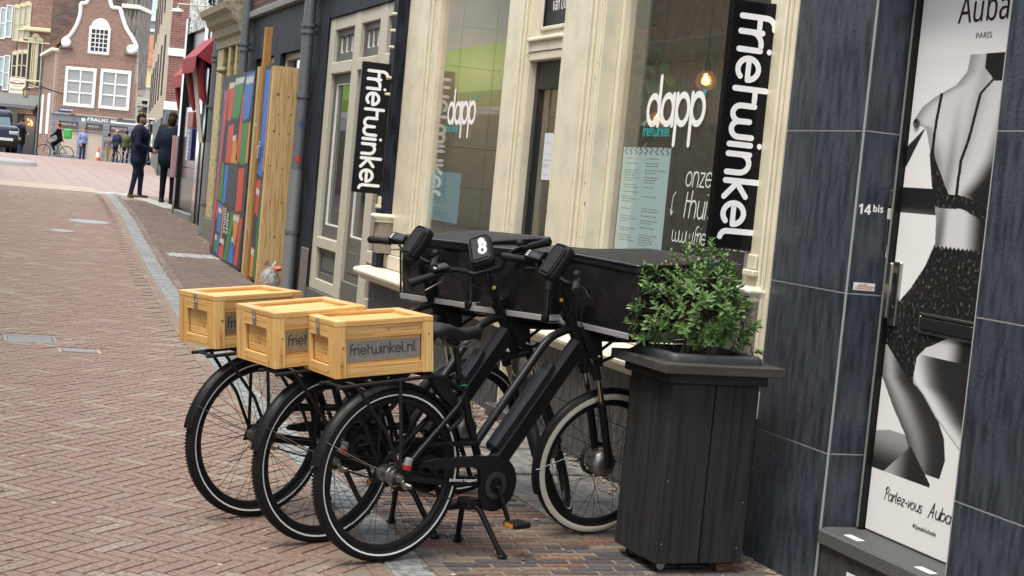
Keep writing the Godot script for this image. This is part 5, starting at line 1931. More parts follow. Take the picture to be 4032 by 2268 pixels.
# ---------------------------------------------------------------- yellow shop and the black granite front
func make_far_fronts():
	var t := thing("yellow_shopfront", "narrow pale yellow painted shopfront under a moulded cornice", "shopfront")
	var ym := mat("yellow_paint", lin(0.52, 0.42, 0.185), 0.5, 0.0, "patch", Vector3(1.5, 1.5, 1.5))
	ym.uv1_world_triplanar = true
	var cm := mat("cornice_stone", lin(0.42, 0.37, 0.26), 0.6, 0, "patch", Vector3(2, 2, 2))
	var mb := MB.new()
	for z in [[-22.2, -21.72], [-21.3, -21.12], [-20.75, -20.6], [-20.3, -20.1]]:
		mb = MB.new()
		mb.bx(3.5, 3.7, 0.68, 3.08, z[0], z[1], 0.01)
		part(mb, "upright", ym, t)
	mb = MB.new()
	mb.bx(3.56, 3.7, 0.68, 1.6, -21.719, -20.31)
	part(mb, "lower_panel", ym, t)
	mb = MB.new()
	mb.bx(3.48, 3.7, 0.2, 0.68, -22.2, -20.1, 0.01)
	part(mb, "plinth", mat("yellow_plinth", lin(0.2, 0.18, 0.15), 0.8, 0, "patch", Vector3(3, 3, 3)), t)
	mb = MB.new()
	mb.quad(Vector3(3.62, 1.6, -21.72), Vector3(3.62, 1.6, -20.3), Vector3(3.62, 3.08, -20.3), Vector3(3.62, 3.08, -21.72), Vector3(-1, 0, 0))
	part(mb, "pane", glass("house_glass"), t)
	mb = MB.new()
	var prof := PackedVector2Array([Vector2(-0.2, 3.08), Vector2(0.02, 3.08), Vector2(0.03, 3.2), Vector2(0.08, 3.22), Vector2(0.1, 3.32), Vector2(0.18, 3.38), Vector2(0.2, 3.46), Vector2(0.28, 3.5), Vector2(0.3, 3.58), Vector2(0.0, 3.64), Vector2(-0.2, 3.64)])
	mb.xf = Transform3D(Basis(Vector3(-1, 0, 0), Vector3(0, 1, 0), Vector3(0, 0, -1)), Vector3(3.5, 0, -20.1))
	mb.prism(prof, 0.0, 2.15)
	part(mb, "cornice", cm, t)
	mb = MB.new()
	mb.bx(3.52, 9, 3.64, 9.0, -22.25, -20.0)
	part(mb, "upper_wall", mat("yellow_upper", lin(0.3, 0.26, 0.2), 0.8), t)
	mb = MB.new()
	mb.bx(3.9, 9, 0.2, 3.64, -22.24, -20.0)
	part(mb, "inner_wall", mats.dark_inside, t)
	mb = MB.new()
	mb.ell(Vector3(3.47, 2.76, -21.5), Vector3(0.09, 0.05, 0.09), 12, 6)
	part(mb, "wall_lamp", cm, t)
	# black granite
	var x := 3.75
	t = thing("granite_shopfront", "polished black granite shopfront with red awnings and a mirrored band", "shopfront")
	var gm := mat("black_granite", lin(0.022, 0.025, 0.026), 0.16, 0.0, "grit", Vector3(3, 3, 3))
	var sm := mat("polished_steel", lin(0.3, 0.31, 0.32), 0.12, 1.0, "", Vector3.ONE)
	var warp := mat("mirror_band", lin(0.62, 0.63, 0.64), 0.06, 1.0, "", Vector3(0.55, 0.22, 0.55), 6.0, "soft")
	warp.uv1_world_triplanar = true
	var edges := [[-24.35, -24.15], [-27.2, -27.05], [-29.1, -28.95]]
	mb = MB.new()
	mb.bx(x + 0.06, 9, 0.3, 9, -27.36, -22.4)
	mb.bx(4.4, 9, 0.3, 9, -32.0, -27.361)
	part(mb, "wall", mat("granite_back", lin(0.012, 0.012, 0.013), 0.3), t)
	for p in [[-24.6, -24.32], [-25.05, -24.95], [-27.35, -27.1]]:
		mb = MB.new()
		mb.bx(x - 0.03, x + 0.06, 0.35, 3.9, p[0], p[1], 0.008)
		part(mb, "granite_post", gm, t)
	for p in [[-26.95, -25.06]]:
		mb = MB.new()
		mb.bx(x + 0.02, x + 0.06, 0.62, 1.32, p[0], p[1], 0.004)
		part(mb, "granite_panel", gm, t)
		mb = MB.new()
		mb.bx(x + 0.02, x + 0.06, 1.33, 2.35, p[0], p[1], 0.004)
		part(mb, "granite_panel", gm, t)
		mb = MB.new()
		mb.bx(x - 0.05, x + 0.06, 0.3, 0.58, p[0], p[1], 0.01)
		part(mb, "step", mat("granite_step", lin(0.14, 0.14, 0.14), 0.5), t)
	for p in [[-24.31, -22.42], [-27.08, -25.06]]:
		mb = MB.new()
		mb.bx(x - 0.02, x + 0.05, 3.62, 5.2, p[0], p[1])
		part(mb, "mirror_band", warp, t)
	mb = MB.new()
	mb.bx(x - 0.05, x + 0.055, 0.4, 3.6, -24.94, -24.62, 0.004)
	part(mb, "steel_jamb", sm, t)
	mb = MB.new()
	mb.bx(x - 0.01, x + 0.055, 0.4, 3.6, -24.0, -22.45, 0.01)
	part(mb, "grey_jamb", mat("grey_jamb", lin(0.12, 0.125, 0.12), 0.5, 0, "patch", Vector3(2, 2, 2)), t)
	for s in [[1.0, 1.55, Color(0.10, 0.02, 0.09)], [0.75, 0.99, Color(0.10, 0.02, 0.09)], [2.1, 2.2, Color(0.6, 0.6, 0.6)], [1.62, 1.75, Color(0.45, 0.46, 0.45)], [1.85, 1.98, Color(0.4, 0.05, 0.06)]]:
		mb = MB.new()
		mb.col = s[2]
		mb.bx(x - 0.016, x - 0.0105, s[0], s[1], -23.75, -23.25)
		part(mb, "sticker", mats.sticker_paint, t)
	# tall blue blade sign
	mb = MB.new()
	mb.bx(x - 0.075, x - 0.02, 1.45, 1.98, -25.95, -25.3, 0.006)
	var sg := part(mb, "wall_sign", mat("sign_navy", lin(0.012, 0.02, 0.10), 0.4), t)
	text("Leonidas", 0.13, mats.sign_white, sg, Transform3D(FACE * Basis(Vector3.BACK, -PI / 2) * Basis.from_scale(Vector3(0.62, 1.6, 1)), Vector3(x - 0.077, 1.96, -25.86)), "Droid Serif", 700, "lettering", 0.001)
	mb = MB.new()
	mb.bx(x - 0.08, x - 0.02, 1.985, 2.25, -25.95, -25.3, 0.006)
	part(mb, "sign_picture", mat("sign_red", lin(0.36, 0.06, 0.05), 0.5, 0, "grain", Vector3(3, 3, 3)), t)
	mb = MB.new()
	mb.bx(x - 0.115, x - 0.035, 1.12, 1.85, -27.3, -27.26, 0.004)
	part(mb, "blade_sign", mat("blade_pink", lin(0.55, 0.28, 0.32), 0.5), t)
	# awnings, folded
	var red := mat("awning_red", lin(0.34, 0.035, 0.05), 0.75, 0, "fine", Vector3(2, 2, 2))
	for a in [[-25.1, -23.65, "near"], [-31.2, -29.5, "far"]]:
		var aw := thing("awning", "%s red canvas awning half folded over the black granite front" % a[2], "awning", Vector3(x if a[2] == "near" else 4.4, 0, 0), Basis.IDENTITY, "red awnings")
		aw.set_meta("label", "red canvas awning half folded %s" % ("above the navy chocolate shop sign" if a[2] == "near" else "at the far end of the granite front"))
		mb = MB.new()
		mb.quad(Vector3(-0.02, 3.42, a[0]), Vector3(-0.02, 3.42, a[1]), Vector3(-0.34, 3.06, a[1]), Vector3(-0.34, 3.06, a[0]), Vector3(-1, 1, 0))
		var n := 14
		for k in n:
			var z0 := lerpf(a[0], a[1], float(k) / n)
			var z1 := lerpf(a[0], a[1], float(k + 1) / n)
			var o0 := 0.02 * sin(k * 1.7)
			var o1 := 0.02 * sin((k + 1) * 1.7)
			mb.quad(Vector3(-0.34, 3.06, z0), Vector3(-0.34, 3.06, z1), Vector3(-0.34 + o1, 2.82 + o1, z1), Vector3(-0.34 + o0, 2.82 + o0, z0), Vector3(-1, 0, 0))
		for z in [a[0], a[1]]:
			mb.tri(Vector3(-0.02, 3.42, z), Vector3(-0.34, 3.06, z), Vector3(-0.02, 2.9, z))
		part(mb, "canvas", red, aw)
		for k in 2:
			mb = MB.new()
			var zz: float = (a[0] + 0.12) if k == 0 else (a[1] - 0.25)
			mb.tube([Vector3(-0.2, 3.1, zz), Vector3(-0.22, 2.8, zz), Vector3(-0.16, 2.45, zz), Vector3(-0.12, 2.25 + 0.1 * k, zz)], [0.09, 0.1, 0.085, 0.03], 8, false, true, 0.7)
			part(mb, "folded_cloth", red, aw)
		for k in 4:
			mb = MB.new()
			var zz := lerpf(a[0] + 0.35, a[0] + 0.75, k / 3.0)
			mb.tube([Vector3(-0.25, 3.0, zz), Vector3(-0.05, 1.75 + (0.35 if k < 1 else 0.0), zz)], 0.016, 6)
			part(mb, "arm", mat("awning_arm", lin(0.68, 0.62, 0.56), 0.4), aw)
	# small camera and lamp on the corner
	var cam := thing("dome_camera", "white dome security camera on a bracket at the granite corner", "camera", at_depth(447, 32, 24.0))
	mb = MB.new()
	mb.lathe([Vector2(0.0, -0.06), Vector2(0.05, -0.05), Vector2(0.07, 0.0), Vector2(0.1, 0.01), Vector2(0.09, 0.05), Vector2(0.03, 0.07), Vector2(0.0, 0.07)], 14)
	part(mb, "housing", mats.camera_white, cam)
	mb = MB.new()
	var to := Vector3(x, cam.position.y + 0.15, -24.5) - cam.position
	mb.tube([Vector3(0, 0.07, 0), Vector3(0, 0.14, 0), to], 0.012, 6)
	part(mb, "bracket", mats.camera_white, cam)

# ---------------------------------------------------------------- the other side of the street, seen only in the panes
func make_opposite():
	var t := thing("opposite_house", "brown brick house across the street with a ribbed shutter and dark cornice", "house")
	var mb := MB.new()
	mb.bx(-9.0, -3.6, 0.0, 8.5, -24.0, -9.0)
	part(mb, "wall", mats.mortar_grey, t)
	mb = MB.new()
	var frame := Transform3D(Basis(Vector3(0, 0, -1), Vector3.UP, Vector3(1, 0, 0)), Vector3(-3.6, 0, 0))
	var holes := []
	for k in 5:
		holes.append([11.0 + k * 2.5, 12.2 + k * 2.5, 4.9, 6.6])
	brick_face(mb, frame, 9.0, 24.0, 4.1, 7.5, [Color(0.17, 0.075, 0.055), Color(0.2, 0.095, 0.07), Color(0.14, 0.07, 0.055)], 8, holes)
	stuff(mb, "bricks", mats.house_brick, t)
	for k in 5:
		mb = MB.new()
		mb.xf = frame
		mb.bx(11.0 + k * 2.5, 12.2 + k * 2.5, 4.9, 4.98, 0.0, 0.06)
		mb.bx(11.0 + k * 2.5, 11.08 + k * 2.5, 4.981, 6.6, 0.0, 0.05)
		mb.bx(12.12 + k * 2.5, 12.2 + k * 2.5, 4.981, 6.6, 0.0, 0.05)
		mb.bx(11.081 + k * 2.5, 12.119 + k * 2.5, 5.8, 5.87, 0.0, 0.04)
		var w := part(mb, "window", mat("opposite_frame", lin(0.6, 0.57, 0.48), 0.5), t)
		mb = MB.new()
		mb.xf = frame
		mb.quad(Vector3(11.08 + k * 2.5, 4.98, 0.01), Vector3(12.12 + k * 2.5, 4.98, 0.01), Vector3(12.12 + k * 2.5, 6.6, 0.01), Vector3(11.08 + k * 2.5, 6.6, 0.01), Vector3.BACK)
		part(mb, "pane", mat("dark_pane", lin(0.02, 0.022, 0.025), 0.05), w)
	mb = MB.new()
	mb.bx(-3.6, -3.2, 3.75, 4.08, -24.0, -9.0, 0.05)
	part(mb, "cornice", mat("opposite_dark", lin(0.03, 0.03, 0.032), 0.5), t)
	mb = MB.new()
	for k in 190:
		mb.bx(-3.6, -3.55 if k % 2 else -3.57, 2.75, 3.74, -24.0 + k * 0.078, -24.0 + k * 0.078 + 0.0775)
	part(mb, "ribbed_shutter", mat("shutter_cream", lin(0.5, 0.47, 0.38), 0.5), t)
	mb = MB.new()
	mb.bx(-3.6, -3.52, 0.0, 2.74, -24.0, -9.0)
	part(mb, "shop_window", mats.opposite_shop, t)
	t = thing("opposite_shop", "pale rendered shop across the street under a lime green awning", "shop")
	mb = MB.new()
	mb.bx(-9.0, -3.4, 0.0, 8.5, -46.0, -24.01)
	part(mb, "wall", mats.opposite_render, t)
	mb = MB.new()
	mb.bx(-3.4, -3.3, 0.3, 2.6, -45.0, -24.5)
	part(mb, "shop_window", mats.opposite_shop, t)
	mb = MB.new()
	mb.quad(Vector3(-3.39, 4.5, -40.0), Vector3(-3.39, 4.5, -25.0), Vector3(-2.0, 3.25, -25.0), Vector3(-2.0, 3.25, -40.0), Vector3(1, 1, 0))
	mb.quad(Vector3(-2.0, 3.25, -40.0), Vector3(-2.0, 3.25, -25.0), Vector3(-1.99, 2.95, -25.0), Vector3(-1.99, 2.95, -40.0), Vector3(1, 0, 0))
	part(mb, "awning", mat("lime_canvas", lin(0.30, 0.50, 0.04), 0.7), t)
	mb = MB.new()
	mb.bx(-2.06, -1.985, 2.8, 2.94, -40.0, -25.0, 0.01)
	part(mb, "awning_bar", mats.bar_white, t)
	t = thing("corner_house", "plain grey house at the near end across the street", "house")
	mb = MB.new()
	mb.bx(-9.0, -3.6, 0.0, 8.0, -8.99, 9.0)
	part(mb, "wall", mats.opposite_render, t)
	for k in 4:
		mb = MB.new()
		mb.bx(-3.6, -3.55, 0.6, 2.8, -8.5 + k * 4.0, -5.5 + k * 4.0)
		part(mb, "shop_window", mats.opposite_shop, t)
# ---------------------------------------------------------------- delivery bicycles: x forward, y up, z to the rider's right
func soft_box(mb: MB, ce: Vector3, s: Vector3, rad: float, puff := 0.0, rough := 0.0, sd := 1, k := 12):
	var nz := noise(sd, 1.0, 3)
	var h := s * 0.5
	for a in 3:
		var b := (a + 1) % 3
		var d := (a + 2) % 3
		for sg in [-1.0, 1.0]:
			var g3 := []
			for i in k + 3:
				for j in k + 3:
					var w := Vector3.ZERO
					w[a] = sg * h[a]
					var fi := clampf((i - 1) / float(k), -0.04, 1.04) * 2.0 - 1.0
					var fj := clampf((j - 1) / float(k), -0.04, 1.04) * 2.0 - 1.0
					# crowd the grid towards the rounded edges
					fi = signf(fi) * pow(absf(fi), 0.55)
					fj = signf(fj) * pow(absf(fj), 0.55)
					w[b] = fi * h[b]
					w[d] = fj * h[d]
					var inner := Vector3(clampf(w.x, -h.x + rad, h.x - rad), clampf(w.y, -h.y + rad, h.y - rad), clampf(w.z, -h.z + rad, h.z - rad))
					var o := (w - inner)
					if o.length() > 0.00001:
						o = o.normalized() * rad
					var p := inner + o
					var f := (1.0 - pow(absf(fi), 2.0)) * (1.0 - pow(absf(fj), 2.0))
					p[a] += sg * puff * f
					p += (p / h).normalized() * rough * nz.get_noise_3dv(p * 9.0 + Vector3(sd, a, 0))
					g3.append(p + ce)
			var base := mb.v.size()
			var W := k + 3
			for i in range(1, k + 2):
				for j in range(1, k + 2):
					var e1: Vector3 = g3[(i + 1) * W + j] - g3[(i - 1) * W + j]
					var e2: Vector3 = g3[i * W + j + 1] - g3[i * W + j - 1]
					var nn: Vector3 = e1.cross(e2) * sg
					var ax := Vector3.ZERO
					ax[a] = sg
					if nn.length() < 1e-9:
						nn = ax
					mb.vert(g3[i * W + j], nn.normalized(), Vector2(i, j) * 0.05)
			var m := k + 1
			for i in k:
				for j in k:
					var q := base + i * m + j
					if sg > 0:
						mb.ix.append_array([q, q + 1, q + m, q + 1, q + m + 1, q + m])
					else:
						mb.ix.append_array([q, q + m, q + 1, q + 1, q + m, q + m + 1])
func ring_pts(c: Vector3, r: float, k: int, a0 := 0.0, a1 := TAU) -> Array:
	var o := []
	for i in k:
		var a := lerpf(a0, a1, float(i) / (k if is_equal_approx(a1 - a0, TAU) else k - 1))
		o.append(c + Vector3(cos(a) * r, sin(a) * r, 0))
	return o
func wheel(parent: Node, called: String, white: bool, front: bool) -> MeshInstance3D:
	var rub = mats.tyre_rubber
	var blk := mat("rim_black", lin(0.012, 0.012, 0.013), 0.4)
	var R := 0.336 if not front else 0.318
	var mb := MB.new()
	mb.tube(ring_pts(Vector3.ZERO, R, 64), 0.0245, 14, true)
	# tread blocks on the shoulders
	for i in 150:
		var a := TAU * i / 150
		for sz in [-1.0, 1.0]:
			var keep := mb.xf
			mb.xf = keep * Transform3D(Basis(Vector3.BACK, a), Vector3.ZERO)
			mb.xf = mb.xf * Transform3D(Basis(Vector3.UP, sz * 0.75), Vector3(R + 0.0166, 0, sz * 0.0166))
			mb.box(Vector3.ZERO, Vector3(0.0025, 0.0085, 0.011))
			mb.xf = keep
	var w := part(mb, called, rub, parent)
	if white:
		mb = MB.new()
		for sz in [-1.0, 1.0]:
			mb.xf = Transform3D(Basis(Vector3(1, 0, 0), Vector3(0, 0, 1), Vector3(0, -1, 0)), Vector3.ZERO)
			var prof := []
			for k in 6:
				var b := lerpf(0.95, 2.05, k / 5.0)
				prof.append(Vector2(R + cos(b) * 0.0256, sin(b) * 0.0256 * sz))
			mb.lathe(prof, 56)
		part(mb, "whitewall", mat("whitewall", lin(0.62, 0.57, 0.46), 0.6), w)
	else:
		mb = MB.new()
		for sz in [-1.0, 1.0]:
			mb.xf = Transform3D(Basis(Vector3(1, 0, 0), Vector3(0, 0, 1), Vector3(0, -1, 0)), Vector3.ZERO)
			mb.lathe([Vector2(R + cos(1.72) * 0.0252, sin(1.72) * 0.0252 * sz), Vector2(R + cos(2.0) * 0.0252, sin(2.0) * 0.0252 * sz)], 56)
		part(mb, "reflective_stripe", mats.reflective, w)
	mb = MB.new()
	mb.xf = Transform3D(Basis(Vector3(1, 0, 0), Vector3(0, 0, 1), Vector3(0, -1, 0)), Vector3.ZERO)
	mb.lathe([Vector2(R - 0.022, -0.013), Vector2(R - 0.038, -0.012), Vector2(R - 0.046, -0.004), Vector2(R - 0.046, 0.004), Vector2(R - 0.038, 0.012), Vector2(R - 0.022, 0.013)], 56)
	part(mb, "rim", blk, w)
	mb = MB.new()
	mb.xf = Transform3D(Basis(Vector3(1, 0, 0), Vector3(0, 0, 1), Vector3(0, -1, 0)), Vector3.ZERO)
	if front:
		mb.lathe([Vector2(0.0, -0.045), Vector2(0.03, -0.045), Vector2(0.058, -0.035), Vector2(0.064, -0.02), Vector2(0.064, 0.02), Vector2(0.058, 0.035), Vector2(0.03, 0.045), Vector2(0.0, 0.045)], 24)
		part(mb, "hub_motor", mats.hub_silver, w)
		mb = MB.new()
		mb.xf = Transform3D(Basis(Vector3(1, 0, 0), Vector3(0, 0, 1), Vector3(0, -1, 0)), Vector3(0, 0, 0))
		mb.lathe([Vector2(0.06, -0.056), Vector2(0.08, -0.056), Vector2(0.08, -0.053), Vector2(0.06, -0.053), Vector2(0.06, -0.056)], 28, false)
		part(mb, "brake_disc", mat("disc_steel", lin(0.2, 0.2, 0.2), 0.35, 0.9), w)
	else:
		mb.lathe([Vector2(0.0, -0.06), Vector2(0.022, -0.06), Vector2(0.024, -0.035), Vector2(0.036, -0.033), Vector2(0.036, -0.028), Vector2(0.024, -0.025), Vector2(0.026, 0.02), Vector2(0.038, 0.025), Vector2(0.038, 0.03), Vector2(0.03, 0.033), Vector2(0.03, 0.06), Vector2(0.012, 0.062), Vector2(0.012, 0.085), Vector2(0.0, 0.085)], 20)
		part(mb, "hub", mats.hub_silver, w)
	var hr := 0.055 if front else 0.034
	var sp := MB.new()
	sp.tube([Vector3(hr, 0, 0), Vector3(R - 0.045, 0, 0)], 0.00125, 4, false, false)
	var sm := sp.mesh()
	sm.surface_set_material(0, mat("spoke_black", lin(0.02, 0.02, 0.02), 0.35, 0.6))
	for i in 32:
		var a := TAU * i / 32 + 0.05
		var side := -1.0 if i % 2 else 1.0
		var cross := (0.85 if (i / 2) % 2 else -0.85)
		var p := Vector3(cos(a + cross) * hr, sin(a + cross) * hr, side * 0.026)
		var q := Vector3(cos(a) * (R - 0.045), sin(a) * (R - 0.045), side * 0.002)
		var d := q - p
		var x := d.normalized()
		var z := x.cross(Vector3(0, 1, 0.1)).normalized()
		var o := MeshInstance3D.new()
		o.name = "spoke"
		o.mesh = sm
		o.transform = Transform3D(Basis(x * d.length() / (R - 0.045 - hr), z.cross(x), z), p - x * hr * d.length() / (R - 0.045 - hr))
		w.add_child(o, true)
	return w
func fender(mb: MB, r: float, a0: float, a1: float, half := 0.03):
	var k := 40
	var cross := []
	for j in 7:
		var f := j / 6.0 * 2.0 - 1.0
		cross.append(Vector2(r - 0.018 * pow(absf(f), 2.2), f * half))
	var base := mb.v.size()
	for i in k + 1:
		var a := lerpf(a0, a1, float(i) / k)
		var d := Vector3(cos(a), sin(a), 0)
		for c in cross:
			var t: float = c.y / half
			mb.vert(d * c.x + Vector3(0, 0, c.y), (d + Vector3(0, 0, t * 1.1)).normalized())
	for i in k:
		for j in 6:
			var q := base + i * 7 + j
			if a1 > a0:
				mb.ix.append_array([q, q + 1, q + 7, q + 1, q + 8, q + 7])
			else:
				mb.ix.append_array([q, q + 7, q + 1, q + 1, q + 7, q + 8])
func make_bike(called_label: String, pos: Vector3, heading: float, steer: float, white_front: bool, variant: int):
	var B := Basis(Vector3.UP, heading)
	var t := thing("delivery_bicycle", called_label, "bicycle", pos, B, "delivery bicycles parked at the shop")
	var black := mat("bike_black", lin(0.010, 0.010, 0.011), 0.34, 0.0, "", Vector3.ONE)
	var matte = mats.bike_matte
	var plastic := mat("bike_plastic", lin(0.012, 0.012, 0.013), 0.42, 0.0, "fine", Vector3(8, 8, 8))
	var chrome := mat("chrome", lin(0.62, 0.62, 0.6), 0.14, 1.0)
	var steel = mats.dull_steel
	var RA := Vector3(0, 0.361, 0)
	var FA := Vector3(1.225, 0.343, 0)
	var BBk := Vector3(0.512, 0.30, 0)
	var HT := Vector3(0.925, 1.0, 0)
	var HB := Vector3(1.035, 0.83, 0)
	# wheels
	var rw := wheel(t, "rear_wheel", false, false)
	rw.transform = Transform3D(Basis(Vector3.BACK, 0.4 + variant), RA)
	# steering turns about the head tube
	var axis := (HT - HB).normalized()
	var S := Transform3D(Basis(axis, steer), HT - Basis(axis, steer) * HT)
	var fw := wheel(t, "front_wheel", white_front, true)
	fw.transform = S * Transform3D(Basis.IDENTITY, FA)
	# frame
	var mb := MB.new()
	mb.tube([Vector3(0.935, 0.965, 0), Vector3(0.88, 0.952, 0), Vector3(0.82, 0.925, 0), Vector3(0.775, 0.885, 0), Vector3(0.46, 0.49, 0), Vector3(0.435, 0.455, 0)], 0.0185, 12)
	part(mb, "top_tube", black, t)
	mb = MB.new()
	mb.bar(Vector3(1.0, 0.905, 0), Vector3(0.53, 0.335, 0), 0.056, 0.1, 0.02)
	part(mb, "down_tube", black, t)
	mb = MB.new()
	var dd := (Vector3(1.0, 0.905, 0) - Vector3(0.53, 0.335, 0)).normalized()
	var dn := Vector3(-dd.y, dd.x, 0)
	mb.bar(Vector3(0.865, 0.742, 0) + dn * 0.062, Vector3(0.58, 0.396, 0) + dn * 0.062, 0.066, 0.06, 0.016)
	var bat := part(mb, "battery", mat("battery_black", lin(0.016, 0.016, 0.018), 0.3), t)
	mb = MB.new()
	mb.bar(Vector3(0.885, 0.767, 0) + dn * 0.066, Vector3(0.85, 0.724, 0) + dn * 0.066, 0.062, 0.042, 0.01)
	part(mb, "battery_lock", matte, bat)
	mb = MB.new()
	mb.tube([Vector3(0.322, 0.752, 0), Vector3(0.505, 0.31, 0)], 0.0175, 12)
	part(mb, "seat_tube", black, t)
	mb = MB.new()
	mb.tube([HT + axis * 0.02, HB - axis * 0.02], 0.026, 14)
	mb.tube([HT + axis * 0.05, HT + axis * 0.018], 0.031, 14)
	part(mb, "head_tube", black, t)
	for sz in [-1.0, 1.0]:
		mb = MB.new()
		mb.tube([Vector3(0.345, 0.69, sz * 0.02), Vector3(0.29, 0.64, sz * 0.05), Vector3(0.02, 0.385, sz * 0.066), Vector3(-0.005, 0.362, sz * 0.068)], 0.0125, 9)
		part(mb, "seat_stay", black, t)
		mb = MB.new()
		mb.tube([Vector3(0.5, 0.30, sz * 0.035), Vector3(0.3, 0.318, sz * 0.05), Vector3(0.0, 0.36, sz * 0.068)], 0.014, 9)
		part(mb, "chain_stay", black, t)
		mb = MB.new()
		mb.tube([Vector3(0.44, 0.475, sz * 0.028), Vector3(0.13, 0.487, sz * 0.056)], 0.011, 8)
		part(mb, "brace", black, t)
		mb = MB.new()
		mb.prism(PackedVector2Array([Vector2(-0.03, 0.33), Vector2(0.035, 0.33), Vector2(0.05, 0.40), Vector2(-0.01, 0.40)]), sz * 0.066, sz * 0.072)
		part(mb, "dropout", matte, t)
	# seat
	mb = MB.new()
	mb.tube([Vector3(0.327, 0.74, 0), Vector3(0.285, 0.9, 0)], 0.0135, 10)
	part(mb, "seat_post", matte, t)
	mb = MB.new()
	mb.tube([Vector3(0.333, 0.735, 0), Vector3(0.322, 0.765, 0)], 0.021, 10)
	mb.tube([Vector3(0.31, 0.75, 0.02), Vector3(0.28, 0.755, 0.026), Vector3(0.262, 0.765, 0.02)], 0.006, 6)
	part(mb, "seat_clamp", matte, t)
	mb = MB.new()
	saddle(mb, Vector3(0.285, 0.905, 0))
	var sd := part(mb, "saddle", mat("saddle_vinyl", lin(0.014, 0.014, 0.015), 0.36, 0.0, "", Vector3(6, 6, 6), 0.05), t)
	mb = MB.new()
	for sz in [-1.0, 1.0]:
		mb.tube([Vector3(0.17, 0.905, sz * 0.05), Vector3(0.25, 0.885, sz * 0.024), Vector3(0.33, 0.885, sz * 0.02), Vector3(0.39, 0.91, sz * 0.01)], 0.004, 6)
	part(mb, "saddle_rail", steel, sd)
	if variant == 0:
		mb = MB.new()
		mb.tube(ring_like(Vector3(0.34, 0.715, 0), 0.023, 16), 0.003, 6, true)
		part(mb, "green_tie", mat("green_plastic", lin(0.03, 0.3, 0.07), 0.4), t)
	# mudguards
	mb = MB.new()
	mb.xf = Transform3D(Basis.IDENTITY, RA)
	fender(mb, 0.378, deg_to_rad(18), deg_to_rad(163))
	part(mb, "rear_mudguard", plastic, t)
	mb = MB.new()
	mb.xf = Transform3D(Basis.IDENTITY, RA)
	fender(mb, 0.38, deg_to_rad(162), deg_to_rad(172), 0.027)
	part(mb, "mud_flap", plastic, t)
	mb = MB.new()
	mb.xf = S * Transform3D(Basis.IDENTITY, FA)
	fender(mb, 0.36, deg_to_rad(68), deg_to_rad(205))
	part(mb, "front_mudguard", plastic, t)
	for sz in [-1.0, 1.0]:
		mb = MB.new()
		mb.tube([RA + Vector3(0, 0, sz * 0.078), RA + Vector3(-0.15, 0.06, sz * 0.05), RA + Vector3(-0.375 * cos(0.42), 0.375 * sin(0.42), sz * 0.032)], 0.0022, 5)
		part(mb, "mudguard_stay", chrome, t)
		mb = MB.new()
		mb.xf = S
		mb.tube([FA + Vector3(-0.03, 0.09, sz * 0.062), FA + Vector3(-0.2, 0.04, sz * 0.045), FA + Vector3(-0.358, -0.03, sz * 0.03)], 0.0022, 5)
		part(mb, "mudguard_stay", chrome, t)
	# fork with sprung legs
	mb = MB.new()
	mb.xf = S
	mb.tube([HB - axis * 0.01, Vector3(1.062, 0.79, 0)], 0.022, 12)
	mb.bar(Vector3(1.068, 0.788, -0.075), Vector3(1.068, 0.788, 0.075), 0.05, 0.034, 0.012, axis)
	for sz in [-1.0, 1.0]:
		mb.tube([Vector3(1.062, 0.81, sz * 0.058), Vector3(1.085, 0.755, sz * 0.058)], 0.023, 12)
	part(mb, "fork_crown", black, t)
	for sz in [-1.0, 1.0]:
		mb = MB.new()
		mb.xf = S
		mb.tube([Vector3(1.075, 0.79, sz * 0.058), Vector3(1.145, 0.6, sz * 0.058)], 0.0145, 12)
		part(mb, "fork_stanchion", mat("stanchion", lin(0.5, 0.47, 0.4), 0.18, 1.0), t)
		mb = MB.new()
		mb.xf = S
		mb.tube([Vector3(1.125, 0.645, sz * 0.058), Vector3(1.133, 0.628, sz * 0.058), Vector3(1.138, 0.622, sz * 0.058), Vector3(1.215, 0.40, sz * 0.058), Vector3(1.228, 0.34, sz * 0.06)], [0.021, 0.022, 0.0185, 0.0185, 0.014], 12)
		part(mb, "fork_leg", black, t)
	# stem, handlebar, grips
	mb = MB.new()
	mb.xf = S
	mb.tube([HT + axis * 0.04, HT + axis * 0.16, Vector3(0.845, 1.165, 0)], 0.0165, 12)
	part(mb, "stem", black, t)
	mb = MB.new()
	mb.xf = S
	var bars := [Vector3(0.73, 1.205, -0.31), Vector3(0.79, 1.215, -0.22), Vector3(0.83, 1.225, -0.16), Vector3(0.86, 1.205, -0.1), Vector3(0.862, 1.175, -0.05), Vector3(0.862, 1.172, 0.05), Vector3(0.86, 1.205, 0.1), Vector3(0.83, 1.225, 0.16), Vector3(0.79, 1.215, 0.22), Vector3(0.73, 1.205, 0.31)]
	mb.tube(smooth_path(bars, 4), 0.0115, 9)
	var hb := part(mb, "handlebar", black, t)
	for sz in [-1.0, 1.0]:
		mb = MB.new()
		mb.xf = S
		mb.tube([Vector3(0.785, 1.214, sz * 0.225), Vector3(0.775, 1.214, sz * 0.235), Vector3(0.755, 1.21, sz * 0.27), Vector3(0.722, 1.203, sz * 0.325), Vector3(0.718, 1.202, sz * 0.332)], [0.0155, 0.0165, 0.0165, 0.0195, 0.015], 12)
		part(mb, "grip", mat("grip_rubber", lin(0.013, 0.013, 0.014), 0.6, 0.0, "grit", Vector3(14, 14, 14)), hb)
		mb = MB.new()
		mb.xf = S
		mb.tube([Vector3(0.815, 1.205, sz * 0.19), Vector3(0.84, 1.185, sz * 0.21), Vector3(0.82, 1.165, sz * 0.29)], [0.009, 0.006, 0.005], 7, false, true, 0.6)
		part(mb, "brake_lever", steel if sz < 0 else matte, hb)
